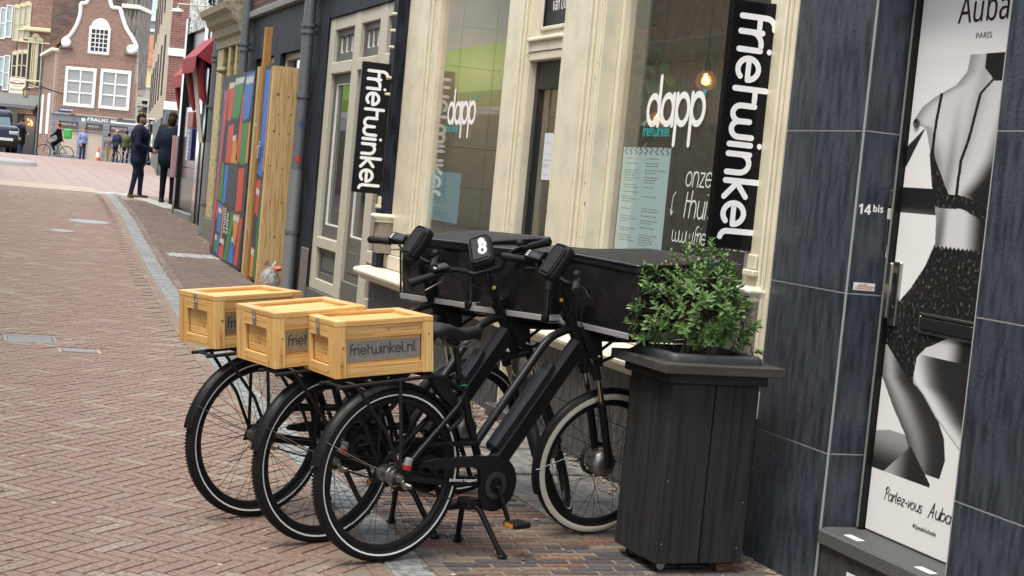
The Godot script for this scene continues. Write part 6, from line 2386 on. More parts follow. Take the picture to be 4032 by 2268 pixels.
	# display on the left, bell on the right
	mb = MB.new()
	mb.xf = S * Transform3D(Basis(Vector3.UP, 0.55) * Basis(Vector3.BACK, 0.6), Vector3(0.80, 1.245, -0.195))
	soft_box(mb, Vector3.ZERO, Vector3(0.055, 0.016, 0.085), 0.007, 0.0, 0.0, 1, 6)
	var ds := part(mb, "display", matte, hb)
	mb = MB.new()
	mb.xf = S * Transform3D(Basis(Vector3.UP, 0.55) * Basis(Vector3.BACK, 0.6), Vector3(0.80, 1.245, -0.195))
	mb.bx(-0.02, 0.022, 0.0082, 0.009, -0.012, 0.037)
	part(mb, "screen", mat("screen_glass", lin(0.03, 0.03, 0.032), 0.1), ds)
	mb = MB.new()
	mb.xf = S * Transform3D(Basis(Vector3.UP, 0.55) * Basis(Vector3.BACK, 0.6), Vector3(0.80, 1.245, -0.195))
	for k in 3:
		mb.bx(-0.004 + (k - 1) * 0.014 - 0.003, -0.004 + (k - 1) * 0.014 + 0.003, 0.0082, 0.0092, -0.032, -0.024)
	part(mb, "button", mats.white_vinyl, ds)
	mb = MB.new()
	mb.xf = S * Transform3D(Basis(Vector3.BACK, 0.3), Vector3(0.80, 1.235, 0.19))
	mb.lathe([Vector2(0.0, 0.0), Vector2(0.014, 0.0), Vector2(0.017, 0.008), Vector2(0.015, 0.02), Vector2(0.007, 0.026), Vector2(0.0, 0.027)], 14)
	part(mb, "bell", matte, hb)
	# clear-fronted phone pouch on the bar
	mb = MB.new()
	var pouch := S * Transform3D(Basis(Vector3.BACK, 1.08 if variant != 1 else 0.95), Vector3(0.80, 1.255, 0.01))
	mb.xf = pouch
	soft_box(mb, Vector3.ZERO, Vector3(0.165, 0.055, 0.105), 0.02, 0.004, 0.0, 3, 10)
	var ph := part(mb, "phone_pouch", mat("pouch_black", lin(0.013, 0.013, 0.014), 0.5, 0.0, "fine", Vector3(9, 9, 9)), t)
	mb = MB.new()
	mb.xf = pouch
	var rimp := []
	for k in 28:
		var a := TAU * k / 28
		rimp.append(Vector3(signf(cos(a)) * pow(absf(cos(a)), 0.4) * 0.076, 0.029, signf(sin(a)) * pow(absf(sin(a)), 0.4) * 0.048))
	mb.tube(rimp, 0.0035, 6, true)
	part(mb, "zip", matte, ph)
	mb = MB.new()
	mb.xf = pouch
	mb.bx(-0.062, 0.062, 0.0322, 0.0335, -0.036, 0.036, 0.0005)
	part(mb, "clear_window", mat("pouch_window", lin(0.03, 0.031, 0.033), 0.12), ph)
	if variant == 1:
		mb = MB.new()
		mb.xf = pouch
		for q in [[-0.02, 0.012, 0.02], [0.012, 0.016, 0.017], [0.035, 0.012, 0.013]]:
			var loop := []
			for k in 14:
				var a := TAU * k / 14
				loop.append(Vector3(q[0] + cos(a) * q[2], 0.0342, q[1] + sin(a) * q[2] * 0.7))
			mb.tube(loop, 0.008, 8, true)
		part(mb, "white_cable", mat("cable_white", lin(0.7, 0.7, 0.7), 0.4), ph)
	mb = MB.new()
	mb.xf = S
	mb.ell(HT + axis * 0.11 + Vector3(-0.012, 0, 0.012), Vector3(0.008, 0.01, 0.012), 8, 6)
	part(mb, "yellow_clip", mat("yellow_plastic", lin(0.55, 0.42, 0.03), 0.4), t)
	# cables
	for k in 3:
		mb = MB.new()
		var zz := [-0.16, -0.1, 0.16][k] as float
		mb.tube(smooth_path([S * Vector3(0.84, 1.2, zz), S * Vector3(0.93, 1.16, zz * 0.7), S * Vector3(0.965, 1.08, zz * 0.2), Vector3(0.965, 0.97, signf(zz) * 0.03), Vector3(0.98, 0.88, signf(zz) * 0.028)], 5), 0.0026, 5)
		part(mb, "cable", matte, t)
	# chain case, crank, pedals, chain
	mb = MB.new()
	var cc := PackedVector2Array([Vector2(0.105, 0.398), Vector2(0.12, 0.418), Vector2(0.2, 0.428), Vector2(0.42, 0.43)])
	for k in 22:
		var a := lerpf(deg_to_rad(88), deg_to_rad(-118), k / 21.0)
		cc.append(Vector2(0.512 + cos(a) * 0.118, 0.305 + sin(a) * 0.118))
	for p in [[0.44, 0.24], [0.43, 0.33], [0.42, 0.372], [0.36, 0.385], [0.18, 0.385]]:
		cc.append(Vector2(p[0], p[1]))
	mb.prism(cc, 0.055, 0.075)
	part(mb, "chain_guard", mat("guard_gloss", lin(0.011, 0.011, 0.012), 0.22), t)
	mb = MB.new()
	mb.xf = Transform3D(Basis(Vector3(1, 0, 0), Vector3(0, 0, 1), Vector3(0, -1, 0)), BBk + Vector3(0, 0, 0.0765))
	mb.lathe([Vector2(0.035, 0.0), Vector2(0.058, 0.0), Vector2(0.06, 0.004), Vector2(0.054, 0.005), Vector2(0.035, 0.005)], 28, false)
	part(mb, "chain_ring", mat("ring_grey", lin(0.06, 0.06, 0.062), 0.35, 0.6), t)
	text("Delivery Support", 0.0125, mats.white_vinyl, t, Transform3D(Basis(Vector3.BACK, -0.06), Vector3(0.265, 0.324, 0.0665)), "Droid Serif", 700, "lettering", 0.0006)
	for sz in [1.0, -1.0]:
		mb = MB.new()
		var end: Vector3 = BBk + Vector3(0.072, -0.155, 0.0) * sz + Vector3(0, 0, sz * 0.1)
		mb.bar(BBk + Vector3(0, 0, sz * 0.09), end, 0.014, 0.026, 0.005, Vector3.BACK)
		var cr := part(mb, "crank", matte, t)
		mb = MB.new()
		mb.bx(end.x - 0.045, end.x + 0.045, end.y - 0.012, end.y + 0.012, end.z + sz * 0.012, end.z + sz * 0.1, 0.006)
		part(mb, "pedal", plastic, cr)
		for q in [-1.0, 1.0]:
			mb = MB.new()
			mb.bx(end.x + q * 0.0452, end.x + q * 0.047, end.y - 0.008, end.y + 0.008, end.z + sz * 0.03, end.z + sz * 0.082)
			part(mb, "pedal_reflector", mat("amber_reflector", lin(0.5, 0.2, 0.02), 0.2), cr)
	mb = MB.new()
	for k in 46:
		var f := k / 45.0
		var p := Vector3(0.03 + f * 0.46, 0.325 - f * 0.11 - 0.012 * sin(f * PI), 0.052)
		mb.xf = Transform3D(Basis(Vector3.BACK, -0.23), p)
		mb.box(Vector3.ZERO, Vector3(0.0085, 0.007, 0.006 if k % 2 else 0.004))
	stuff(mb, "chain", mat("chain_dark", lin(0.06, 0.055, 0.05), 0.45, 0.8), t)
	mb = MB.new()
	mb.xf = Transform3D(Basis(Vector3(1, 0, 0), Vector3(0, 0, 1), Vector3(0, -1, 0)), RA + Vector3(0, 0, 0.045))
	mb.lathe([Vector2(0.0, 0.0), Vector2(0.045, 0.0), Vector2(0.045, 0.004), Vector2(0.02, 0.006), Vector2(0.02, 0.03), Vector2(0.0, 0.03)], 20, false)
	part(mb, "sprocket", steel, t)
	mb = MB.new()
	mb.bar(RA + Vector3(0.01, -0.01, 0.07), RA + Vector3(0.04, -0.05, 0.075), 0.02, 0.03, 0.006, Vector3.BACK)
	mb.tube([RA + Vector3(0.03, -0.03, 0.08), RA + Vector3(0.04, -0.035, 0.105)], 0.011, 8)
	part(mb, "gear_unit", steel, t)
	# double stand
	mb = MB.new()
	mb.bx(0.40, 0.47, 0.19, 0.235, -0.045, 0.045, 0.01)
	part(mb, "stand_mount", matte, t)
	for sz in [-1.0, 1.0]:
		mb = MB.new()
		mb.tube([Vector3(0.44, 0.21, sz * 0.035), Vector3(0.455, 0.19, sz * 0.06), Vector3(0.505, 0.05, sz * 0.13), Vector3(0.52, 0.012, sz * 0.15)], [0.014, 0.013, 0.012, 0.017], 9)
		mb.ell(Vector3(0.522, 0.01, sz * 0.152), Vector3(0.026, 0.012, 0.018), 10, 6)
		part(mb, "stand_leg", black, t)
	# rear carrier
	mb = MB.new()
	for sz in [-1.0, 1.0]:
		mb.tube([Vector3(-0.33, 0.727, sz * 0.06), Vector3(0.12, 0.768, sz * 0.06), Vector3(0.2, 0.765, sz * 0.05), Vector3(0.33, 0.70, sz * 0.02)], 0.008, 7)
	for x in [-0.3, -0.15, 0.0, 0.12]:
		mb.tube([Vector3(x, 0.757 + x * 0.09, -0.06), Vector3(x, 0.757 + x * 0.09, 0.06)], 0.006, 6)
	part(mb, "rear_carrier", matte, t)
	for sz in [-1.0, 1.0]:
		for x in [[-0.24, 0.735], [-0.03, 0.755]]:
			mb = MB.new()
			mb.tube([Vector3(x[0], x[1], sz * 0.062), Vector3(x[0] * 0.35, 0.55, sz * 0.072), Vector3(0.0, 0.385, sz * 0.076)], 0.0075, 7)
			part(mb, "carrier_strut", matte, t)
	mb = MB.new()
	mb.prism(PackedVector2Array([Vector2(0.16, 0.76), Vector2(0.25, 0.74), Vector2(0.335, 0.62), Vector2(0.32, 0.60), Vector2(0.2, 0.70)]), -0.02, 0.02)
	part(mb, "carrier_plate", matte, t)
	# lamp on the stay, spoke lock
	mb = MB.new()
	mb.xf = Transform3D(Basis(Vector3.BACK, -0.2), Vector3(0.02, 0.42, 0.095))
	soft_box(mb, Vector3.ZERO, Vector3(0.028, 0.054, 0.026), 0.008, 0, 0, 1, 5)
	var lampn := part(mb, "tail_lamp", mat("lamp_clear", lin(0.24, 0.24, 0.25), 0.12), t)
	mb = MB.new()
	mb.xf = Transform3D(Basis(Vector3.BACK, -0.2), Vector3(0.02, 0.42, 0.095))
	mb.bx(-0.0145, 0.0145, -0.025, -0.002, -0.0135, 0.0138, 0.004)
	part(mb, "red_lens", mat("lamp_red", lin(0.35, 0.02, 0.02), 0.15), lampn)
	mb = MB.new()
	var lk := []
	for k in 14:
		var a := lerpf(-0.4, PI + 0.4, k / 13.0)
		lk.append(Vector3(0.275 + 0.02 * sin(a), 0.56 + 0.02 * sin(a), cos(a) * 0.055) + Vector3(0.05, 0.03, 0) * sin(a))
	mb.tube(lk, 0.011, 8)
	part(mb, "frame_lock", matte, t)
	# front rack plate bolted to the head tube
	for sz in [-1.0, 1.0]:
		mb = MB.new()
		mb.prism(PackedVector2Array([Vector2(0.95, 0.975), Vector2(1.04, 0.985), Vector2(1.09, 0.93), Vector2(1.115, 0.80), Vector2(1.085, 0.79), Vector2(1.02, 0.86)]), sz * 0.034, sz * 0.042)
		var pl := part(mb, "rack_plate", matte, t)
		for q in [[1.045, 0.955], [1.085, 0.845]]:
			mb = MB.new()
			mb.xf = Transform3D(Basis(Vector3(1, 0, 0), Vector3(0, 0, 1), Vector3(0, -1, 0)), Vector3(q[0], q[1], sz * 0.042))
			if sz < 0:
				mb.xf = Transform3D(Basis(Vector3(1, 0, 0), Vector3(0, 0, -1), Vector3(0, 1, 0)), Vector3(q[0], q[1], -0.042))
			mb.lathe([Vector2(0.011, 0.0), Vector2(0.011, 0.006), Vector2(0.006, 0.009), Vector2(0.006, 0.02), Vector2(0.0, 0.02)], 10)
			part(mb, "bolt", chrome, pl)
	mb = MB.new()
	mb.bx(1.02, 1.5, 0.925, 0.94, -0.17, 0.17, 0.004)
	for sz in [-1.0, 1.0]:
		mb.tube([Vector3(1.03, 0.93, sz * 0.1), Vector3(1.5, 0.93, sz * 0.1)], 0.01, 8)
		mb.tube([Vector3(1.1, 0.82, sz * 0.038), Vector3(1.35, 0.925, sz * 0.1)], 0.008, 7)
	part(mb, "front_rack", matte, t)
	return t
func ring_like(c: Vector3, r: float, k: int) -> Array:
	var o := []
	for i in k:
		var a := TAU * i / k
		o.append(c + Vector3(cos(a) * r, sin(a) * r * 0.35, sin(a) * r))
	return o
func smooth_path(p: Array, k: int) -> Array:
	var c := Curve3D.new()
	for i in p.size():
		var tg: Vector3 = (p[mini(i + 1, p.size() - 1)] - p[maxi(i - 1, 0)]) / 6.0
		c.add_point(p[i], -tg, tg)
	var o := []
	for i in (p.size() - 1) * k + 1:
		o.append(c.samplef(float(i) / k))
	return o
func saddle(mb: MB, ce: Vector3):
	var xs := [-0.135, -0.128, -0.10, -0.06, -0.02, 0.02, 0.06, 0.10, 0.125, 0.132]
	var ws := [0.02, 0.06, 0.092, 0.094, 0.075, 0.05, 0.034, 0.027, 0.02, 0.006]
	var hs := [0.03, 0.045, 0.055, 0.052, 0.046, 0.044, 0.044, 0.044, 0.038, 0.03]
	var k := 18
	var base := mb.v.size()
	for i in xs.size():
		for j in k + 1:
			var a := TAU * j / k
			var y: float = sin(a)
			y = y * (0.35 if y > 0 else 0.75)
			var h: float = hs[i]
			var sag := -0.012 * exp(-pow((xs[i] - 0.02) / 0.06, 2)) + 0.006
			mb.vert(ce + Vector3(xs[i], h + y * 0.05 + sag, cos(a) * ws[i]), Vector3(-0.6 if i < 2 else (0.7 if i > 7 else -0.05), sin(a) * (1.6 if y > 0 else 0.8), cos(a)).normalized())
	for i in xs.size() - 1:
		for j in k:
			var q := base + i * (k + 1) + j
			mb.ix.append_array([q, q + 1, q + k + 1, q + 1, q + k + 2, q + k + 1])
func make_crate(label: String, pos: Vector3, heading: float, pitch: float, roll: float):
	var t := thing("wooden_crate", label, "crate", pos, Basis(Vector3.UP, heading) * Basis(Vector3.BACK, pitch) * Basis(Vector3.RIGHT, roll), "wooden crates on the bicycle carriers")
	var L := 0.428
	var W := 0.335
	var H := 0.228
	var pine := uvmat("pine", lin(0.74, 0.535, 0.275), 0.48, "wood", Vector3(0.9, 4.5, 1))
	rng.seed = hash(label)
	var wood := func(mb: MB, called: String, parent: Node): 
		return part(mb, called, pine, parent)
	var shade := func() -> Color: return Color(1, 1, 1).lerp(Color(0.9, 0.82, 0.7), rng.randf()) * rng.randf_range(0.88, 1.06)
	var hl := L * 0.5
	var hw := W * 0.5
	var lid := 0.022
	var mb := MB.new()
	mb.bx(-hl + 0.02, hl - 0.02, 0.0, 0.012, -hw + 0.02, hw - 0.02)
	wood.call(mb, "bottom_board", t)
	var top := H - lid - 0.001
	# four corner posts on each long side; rails between them
	for sz in [-1.0, 1.0]:
		for sx in [-1.0, 1.0]:
			mb = MB.new()
			mb.col = shade.call()
			mb.box(Vector3(sx * (hl - 0.024), top * 0.5, sz * (hw - 0.009)), Vector3(0.048, top, 0.018), 0.0015)
			wood.call(mb, "corner_board", t)
		for y in [[0.0, 0.046], [top - 0.05, top]]:
			mb = MB.new()
			mb.col = shade.call()
			mb.bx(-hl + 0.0485, hl - 0.0485, y[0], y[1], sz * (hw - 0.017) - 0.009, sz * (hw - 0.017) + 0.0085 + (0.0 if sz > 0 else 0.0), 0.0015)
			wood.call(mb, "side_rail", t)
		for k in 3:
			mb = MB.new()
			mb.col = shade.call() * 0.97
			var hh := (top - 0.096) / 3.0
			mb.bx(-hl + 0.048, hl - 0.048, 0.046 + hh * k + 0.0006, 0.046 + hh * (k + 1) - 0.0006, sz * (hw - 0.026) - 0.006, sz * (hw - 0.026) + 0.004, 0.0008)
			wood.call(mb, "side_plank", t)
	for sx in [-1.0, 1.0]:
		for sz in [-1.0, 1.0]:
			mb = MB.new()
			mb.col = shade.call()
			mb.box(Vector3(sx * (hl - 0.0085), top * 0.5, sz * (hw - 0.0445)), Vector3(0.017, top - 0.0005, 0.052), 0.0015)
			wood.call(mb, "end_post", t)
		for y in [[0.0005, 0.046], [top - 0.05, top - 0.0005]]:
			mb = MB.new()
			mb.col = shade.call()
			mb.bx(sx * (hl - 0.0085) - 0.008, sx * (hl - 0.0085) + 0.008, y[0], y[1], -hw + 0.071, hw - 0.071, 0.0015)
			wood.call(mb, "end_rail", t)
		for k in 3:
			mb = MB.new()
			mb.col = shade.call() * 0.97
			var hh := (top - 0.096) / 3.0
			mb.bx(sx * (hl - 0.024) - 0.005, sx * (hl - 0.024) + 0.005, 0.046 + hh * k + 0.0006, 0.046 + hh * (k + 1) - 0.0006, -hw + 0.07, hw - 0.07, 0.0008)
			wood.call(mb, "end_plank", t)
	# lid
	var y0 := H - lid
	for sz in [-1.0, 1.0]:
		mb = MB.new()
		mb.col = shade.call()
		mb.bx(-hl + 0.045, hl - 0.045, y0, H, sz * (hw - 0.022) - 0.0225, sz * (hw - 0.022) + 0.0225, 0.0015)
		wood.call(mb, "lid_board", t)
	for sx in [-1.0, 1.0]:
		mb = MB.new()
		mb.col = shade.call() * 0.96
		mb.bx(sx * (hl - 0.022) - 0.0225, sx * (hl - 0.022) + 0.0225, y0, H - 0.0004, -hw - 0.0005, hw + 0.0005, 0.0015)
		wood.call(mb, "lid_board", t)
	for k in 3:
		mb = MB.new()
		mb.col = shade.call()
		var ww := (W - 0.09) / 3.0
		mb.bx(-hl + 0.0455, hl - 0.0455, y0 - 0.002, y0 + 0.006, -hw + 0.045 + ww * k + 0.0005, -hw + 0.045 + ww * (k + 1) - 0.0005, 0.0006)
		wood.call(mb, "lid_plank", t)
	# knots, laid flush into the boards
	var kn := mat("pine_knot", lin(0.26, 0.105, 0.03), 0.6)
	for q in [[hl - 0.02, top - 0.05, 0], [-hl + 0.03, 0.05, 0], [0.02, top - 0.02, 0], [-hl + 0.035, 0.12, 0]]:
		mb = MB.new()
		mb.xf = Transform3D(Basis(Vector3(1, 0, 0), Vector3(0, 0, 1), Vector3(0, -1, 0)), Vector3(q[0], q[1], hw + 0.0002 if absf(q[0]) > 0.1 else hw - 0.0082))
		var r := rng.randf_range(0.003, 0.0065)
		mb.lathe([Vector2(r * 1.02, 0), Vector2(r, 0.0005), Vector2(0, 0.0005)], 10)
		part(mb, "knot", kn, t)
	for q in [[0.02, 0.085], [-0.09, top - 0.03], [0.10, 0.02]]:
		mb = MB.new()
		mb.xf = Transform3D(Basis(Vector3(0, 1, 0), Vector3(-1, 0, 0), Vector3(0, 0, 1)), Vector3(-hl - 0.0001 if absf(q[0]) > 0.05 else -hl + 0.0188, q[1], q[0] + rng.randf_range(-0.02, 0.02)))
		var r := rng.randf_range(0.003, 0.007)
		mb.lathe([Vector2(r * 1.02, 0), Vector2(r, 0.0005), Vector2(0, 0.0005)], 10)
		part(mb, "knot", kn, t)
	# steel plate with cut letters
	mb = MB.new()
	mb.bx(-hl + 0.05, hl - 0.05, 0.06, 0.142, hw - 0.0215, hw - 0.0185, 0.0005)
	var pl := part(mb, "name_plate", mat("plate_steel", lin(0.40, 0.37, 0.33), 0.42, 0.8, "paint", Vector3(4, 4, 4)), t)
	mb = MB.new()
	var word := "frietwinkel.nl"
	var sz2 := 0.292 / stroke_width(word, 1.0, 0.03)
	strokes(mb, word, Transform3D(FRONT, Vector3(-0.146, 0.088, hw - 0.0178)), sz2, sz2 * 0.21, 0.0, 0.03)
	part(mb, "plate_lettering", mat("cut_letters", lin(0.04, 0.04, 0.045), 0.6), pl)
	# latch
	mb = MB.new()
	mb.bx(-hl - 0.004, -hl - 0.0005, y0 - 0.045, y0 - 0.004, -0.011, 0.011, 0.001)
	mb.bx(-hl - 0.01, -hl - 0.0045, y0 - 0.052, y0 - 0.012, -0.006, 0.006, 0.002)
	mb.bx(-hl - 0.005, -hl - 0.001, y0 + 0.002, H - 0.002, -0.009, 0.009, 0.001)
	mb.tube([Vector3(-hl - 0.007, y0 - 0.02, -0.009), Vector3(-hl - 0.007, y0 + 0.016, -0.007), Vector3(-hl - 0.007, y0 + 0.016, 0.007), Vector3(-hl - 0.007, y0 - 0.02, 0.009)], 0.0015, 5)
	part(mb, "latch", mats.zinc_latch, t)
	return t
func make_bag(label: String, pos: Vector3, heading: float, pitch: float, roll: float, size: Vector3, sd: int):
	var t := thing("delivery_bag", label, "bag", pos, Basis(Vector3.UP, heading) * Basis(Vector3.BACK, pitch) * Basis(Vector3.RIGHT, roll), "insulated bags on the front racks")
	var vin := mat("bag_vinyl", lin(0.0095, 0.0095, 0.012), 0.22, 0.0, "", Vector3(0.7, 0.7, 0.7), 0.5, "soft")
	vin.metallic_specular = 0.55
	var mb := MB.new()
	var h := size * 0.5
	soft_box(mb, Vector3(0, h.y - 0.012, 0), Vector3(size.x, size.y - 0.025, size.z), 0.03, 0.02, 0.008, sd, 16)
	part(mb, "body", vin, t)
	mb = MB.new()
	soft_box(mb, Vector3(0, size.y - 0.03, 0), Vector3(size.x + 0.016, 0.05, size.z + 0.016), 0.02, 0.006, 0.004, sd + 5, 16)
	var lid := part(mb, "lid", mat("bag_top", lin(0.012, 0.012, 0.014), 0.5, 0.0, "", Vector3(0.7, 0.7, 0.7), 0.5, "soft"), t)
	mb = MB.new()
	var rim := []
	for q in [[-1, -1], [1, -1], [1, 1], [-1, 1]]:
		rim.append(Vector3(q[0] * (h.x + 0.008), size.y - 0.012, q[1] * (h.z + 0.008)))
	var loop := []
	for k in 4:
		for j in 8:
			loop.append(rim[k].lerp(rim[(k + 1) % 4], 0.03 + 0.94 * j / 7.0))
	mb.tube(loop, 0.008, 8, true)
	part(mb, "lid_piping", vin, lid)
	for sz in [-1.0, 1.0]:
		mb = MB.new()
		mb.tube([Vector3(-h.x - 0.002, 0.03, sz * (h.z - 0.008)), Vector3(-h.x - 0.004, size.y - 0.06, sz * (h.z - 0.008))], 0.0055, 6)
		part(mb, "piping", vin, t)
	var rf := mat("bag_reflective", lin(0.5, 0.5, 0.52), 0.3, 0.5)
	for f in [[Vector3(-h.x - 0.012, 0.028, 0), Vector3(0.004, 0.026, size.z - 0.03)], [Vector3(0, 0.028, h.z + 0.012), Vector3(size.x - 0.03, 0.026, 0.004)], [Vector3(0, 0.028, -h.z - 0.012), Vector3(size.x - 0.03, 0.026, 0.004)], [Vector3(h.x + 0.012, 0.028, 0), Vector3(0.004, 0.026, size.z - 0.03)]]:
		mb = MB.new()
		mb.box(f[0], f[1], 0.0015)
		part(mb, "reflective_strip", rf, t)
	# side flap with its corner cut
	mb = MB.new()
	mb.prism(PackedVector2Array([Vector2(-h.x + 0.04, size.y - 0.05), Vector2(-h.x + 0.12, size.y - 0.14), Vector2(h.x - 0.02, size.y - 0.15), Vector2(h.x - 0.01, size.y - 0.05)]), h.z + 0.012, h.z + 0.016)
	part(mb, "side_flap", vin, t)
	return t
func make_bikes():
	var d := [[Vector3(1.745, 0, -5.872), 20.5, -14.0, true, "black delivery bicycle with a white-walled front tyre beside the wooden planter"], [Vector3(1.555, 0, -6.181), 23.5, 44.0, false, "black delivery bicycle with its handlebar and front wheel turned, between two others"], [Vector3(1.355, 0, -6.632), 22.4, -12.0, false, "black delivery bicycle parked nearest the grey panel doors"]]
	for k in 3:
		make_bike(d[k][4], d[k][0], deg_to_rad(d[k][1]), deg_to_rad(d[k][2]), d[k][3], k)
	make_crate("pine crate with a whole visible steel name plate, beside the wooden planter's bicycle", Vector3(1.652, 0.768, -5.98), deg_to_rad(9.0), deg_to_rad(5.6), deg_to_rad(-1.0))
	make_crate("pine crate on the middle bicycle, its plate half hidden by another crate", Vector3(1.429, 0.768, -6.233), deg_to_rad(17.0), deg_to_rad(5.7), 0.0)
	make_crate("pine crate on the bicycle nearest the grey panel doors", Vector3(1.259, 0.768, -6.713), deg_to_rad(18.7), deg_to_rad(4.7), deg_to_rad(-1.5))
	make_bag("large black insulated delivery bag behind the flowering shrub", Vector3(2.98, 0.968, -6.25), deg_to_rad(17.5), deg_to_rad(3.0), deg_to_rad(1.3), Vector3(0.6, 0.345, 0.57), 3)
	make_bag("black insulated delivery bag between two similar bags", Vector3(2.69, 0.966, -6.662), deg_to_rad(22.9), deg_to_rad(1.9), deg_to_rad(-1.85), Vector3(0.535, 0.33, 0.515), 9)
	make_bag("black insulated delivery bag nearest the grey panel doors", Vector3(2.467, 0.98, -7.09), deg_to_rad(22.7), deg_to_rad(5.2), deg_to_rad(-1.3), Vector3(0.525, 0.33, 0.515), 14)

# ---------------------------------------------------------------- planter and shrub
func make_planter():
	var c := Vector3(3.08, 0, -5.862)
	var B := Basis(Vector3.UP, deg_to_rad(3.0))
	var t := thing("wooden_planter", "tall square planter of black stained planks on castors", "planter", c, B)
	var wood := uvmat("black_stain", lin(0.03, 0.03, 0.031), 0.7, "stain", Vector3(0.5, 1.6, 1))
	var hx := 0.213
	var hz := 0.178
	var mb := MB.new()
	mb.bx(-hx + 0.02, hx - 0.02, 0.06, 0.80, -hz + 0.02, hz - 0.02)
	part(mb, "inner_box", mat("planter_inside", lin(0.01, 0.01, 0.01), 0.9), t)
	for sz in [-1.0, 1.0]:
		for q in [[-hx, -0.004], [0.004, hx]]:
			mb = MB.new()
			mb.col = Color.WHITE * (0.9 + 0.2 * fposmod(q[0] * 17.0 + sz * 0.4, 1.0))
			mb.bx(q[0], q[1], 0.045, 0.815, sz * hz - 0.0095, sz * hz + 0.0095, 0.003)
			part(mb, "plank", wood, t)
	for sx in [-1.0, 1.0]:
		for q in [[-hz + 0.0105, -0.045], [-0.04, 0.07], [0.074, hz - 0.0105]]:
			mb = MB.new()
			mb.col = Color.WHITE * (0.9 + 0.2 * fposmod(q[0] * 13.0, 1.0))
			mb.bx(sx * (hx - 0.0095) - 0.0095, sx * (hx - 0.0095) + 0.0095, 0.046, 0.814, q[0], q[1], 0.003)
			part(mb, "plank", wood, t)
	for f in [[-0.238, 0.238, -0.208, -0.186], [-0.238, 0.238, 0.186, 0.208], [-0.238, -0.22, -0.1855, 0.1855], [0.22, 0.238, -0.1855, 0.1855]]:
		mb = MB.new()
		mb.bx(f[0], f[1], 0.816, 0.86, f[2], f[3], 0.003)
		part(mb, "trim_board", wood, t)
	for f in [[-0.29, 0.29, 0.165, 0.252], [-0.29, 0.29, -0.252, -0.165], [-0.29, -0.2, -0.1645, 0.1645], [0.2, 0.29, -0.1645, 0.1645]]:
		mb = MB.new()
		mb.bx(f[0], f[1], 0.861, 0.902, f[2], f[3], 0.004)
		part(mb, "rim_board", uvmat("weathered_stain", lin(0.052, 0.048, 0.044), 0.75, "stain", Vector3(0.5, 1.6, 1)), t)
	# plastic tray
	var grey := mat("tray_grey", lin(0.055, 0.058, 0.064), 0.5)
	mb = MB.new()
	var outer := []
	var prof := [[0.225, 0.185, 0.90], [0.228, 0.188, 0.925], [0.218, 0.178, 0.937], [0.195, 0.155, 0.937], [0.188, 0.148, 0.925], [0.18, 0.14, 0.84]]
	var k := 44
	var base := mb.v.size()
	for p in prof:
		for j in k + 1:
			var a := TAU * j / k
			var ca := cos(a)
			var sa := sin(a)
			var q := Vector3(signf(ca) * pow(absf(ca), 0.16) * p[0], p[2], signf(sa) * pow(absf(sa), 0.16) * p[1])
			mb.vert(q, Vector3.UP)
	for i in prof.size() - 1:
		for j in k:
			var q := base + i * (k + 1) + j
			mb.ix.append_array([q, q + 1, q + k + 1, q + 1, q + k + 2, q + k + 1])
	fix_normals(mb)
	part(mb, "tray", grey, t)
	mb = MB.new()
	mb.bx(-0.18, 0.18, 0.85, 0.895, -0.14, 0.14, 0.01)
	part(mb, "soil", mat("soil", lin(0.02, 0.014, 0.01), 0.95, 0, "grit", Vector3(5, 5, 5), 1.0), t)
	# castors and the block under the far corner
	for q in [[-0.16, 0.13], [-0.16, -0.12], [0.15, -0.12]]:
		mb = MB.new()
		mb.xf = Transform3D(Basis(Vector3(1, 0, 0), Vector3(0, 0, 1), Vector3(0, -1, 0)), Vector3(q[0], 0.026, q[1]))
		mb.lathe([Vector2(0.0, -0.011), Vector2(0.022, -0.011), Vector2(0.026, -0.006), Vector2(0.026, 0.006), Vector2(0.022, 0.011), Vector2(0.0, 0.011)], 18, false)
		var cw := part(mb, "castor", mats.castor_rubber, t)
		mb = MB.new()
		mb.xf = Transform3D(Basis(Vector3(1, 0, 0), Vector3(0, 0, 1), Vector3(0, -1, 0)), Vector3(q[0], 0.026, q[1] + 0.0115))
		mb.lathe([Vector2(0.0, 0.002), Vector2(0.01, 0.002), Vector2(0.018, 0.0), Vector2(0.018, 0.003)], 16)
		mb.xf = Transform3D.IDENTITY
		mb.bx(q[0] - 0.016, q[0] + 0.022, 0.03, 0.058, q[1] + 0.0135, q[1] + 0.017, 0.001)
		mb.bx(q[0] - 0.016, q[0] + 0.022, 0.03, 0.058, q[1] - 0.017, q[1] - 0.0135, 0.001)
		part(mb, "fork_plate", mats.zinc_latch, cw)
	mb = MB.new()
	mb.bx(0.11, 0.185, 0.0, 0.058, 0.09, 0.16, 0.003)
	part(mb, "wood_block", uvmat("block_wood", lin(0.16, 0.075, 0.035), 0.8, "grain", Vector3(2, 8, 1)), t)
	# screws
	for q in [[-0.19, 0.40], [0.19, 0.31], [-0.19, 0.13], [0.18, 0.11]]:
		mb = MB.new()
		mb.ell(Vector3(q[0], q[1], hz + 0.009), Vector3(0.003, 0.003, 0.0015), 7, 4)
		part(mb, "screw", mats.zinc_latch, t)
	make_shrub(c + B * Vector3(0, 0.895, 0))
func fix_normals(mb: MB):
	for i in mb.n.size():
		mb.n[i] = Vector3.ZERO
	for k in range(0, mb.ix.size(), 3):
		var a := mb.v[mb.ix[k]]
		var b := mb.v[mb.ix[k + 2]]
		var c := mb.v[mb.ix[k + 1]]
		var nn := (b - a).cross(c - a)
		for j in 3:
			mb.n[mb.ix[k + j]] += nn
	for i in mb.n.size():
		mb.n[i] = mb.n[i].normalized() if mb.n[i].length() > 1e-12 else Vector3.UP
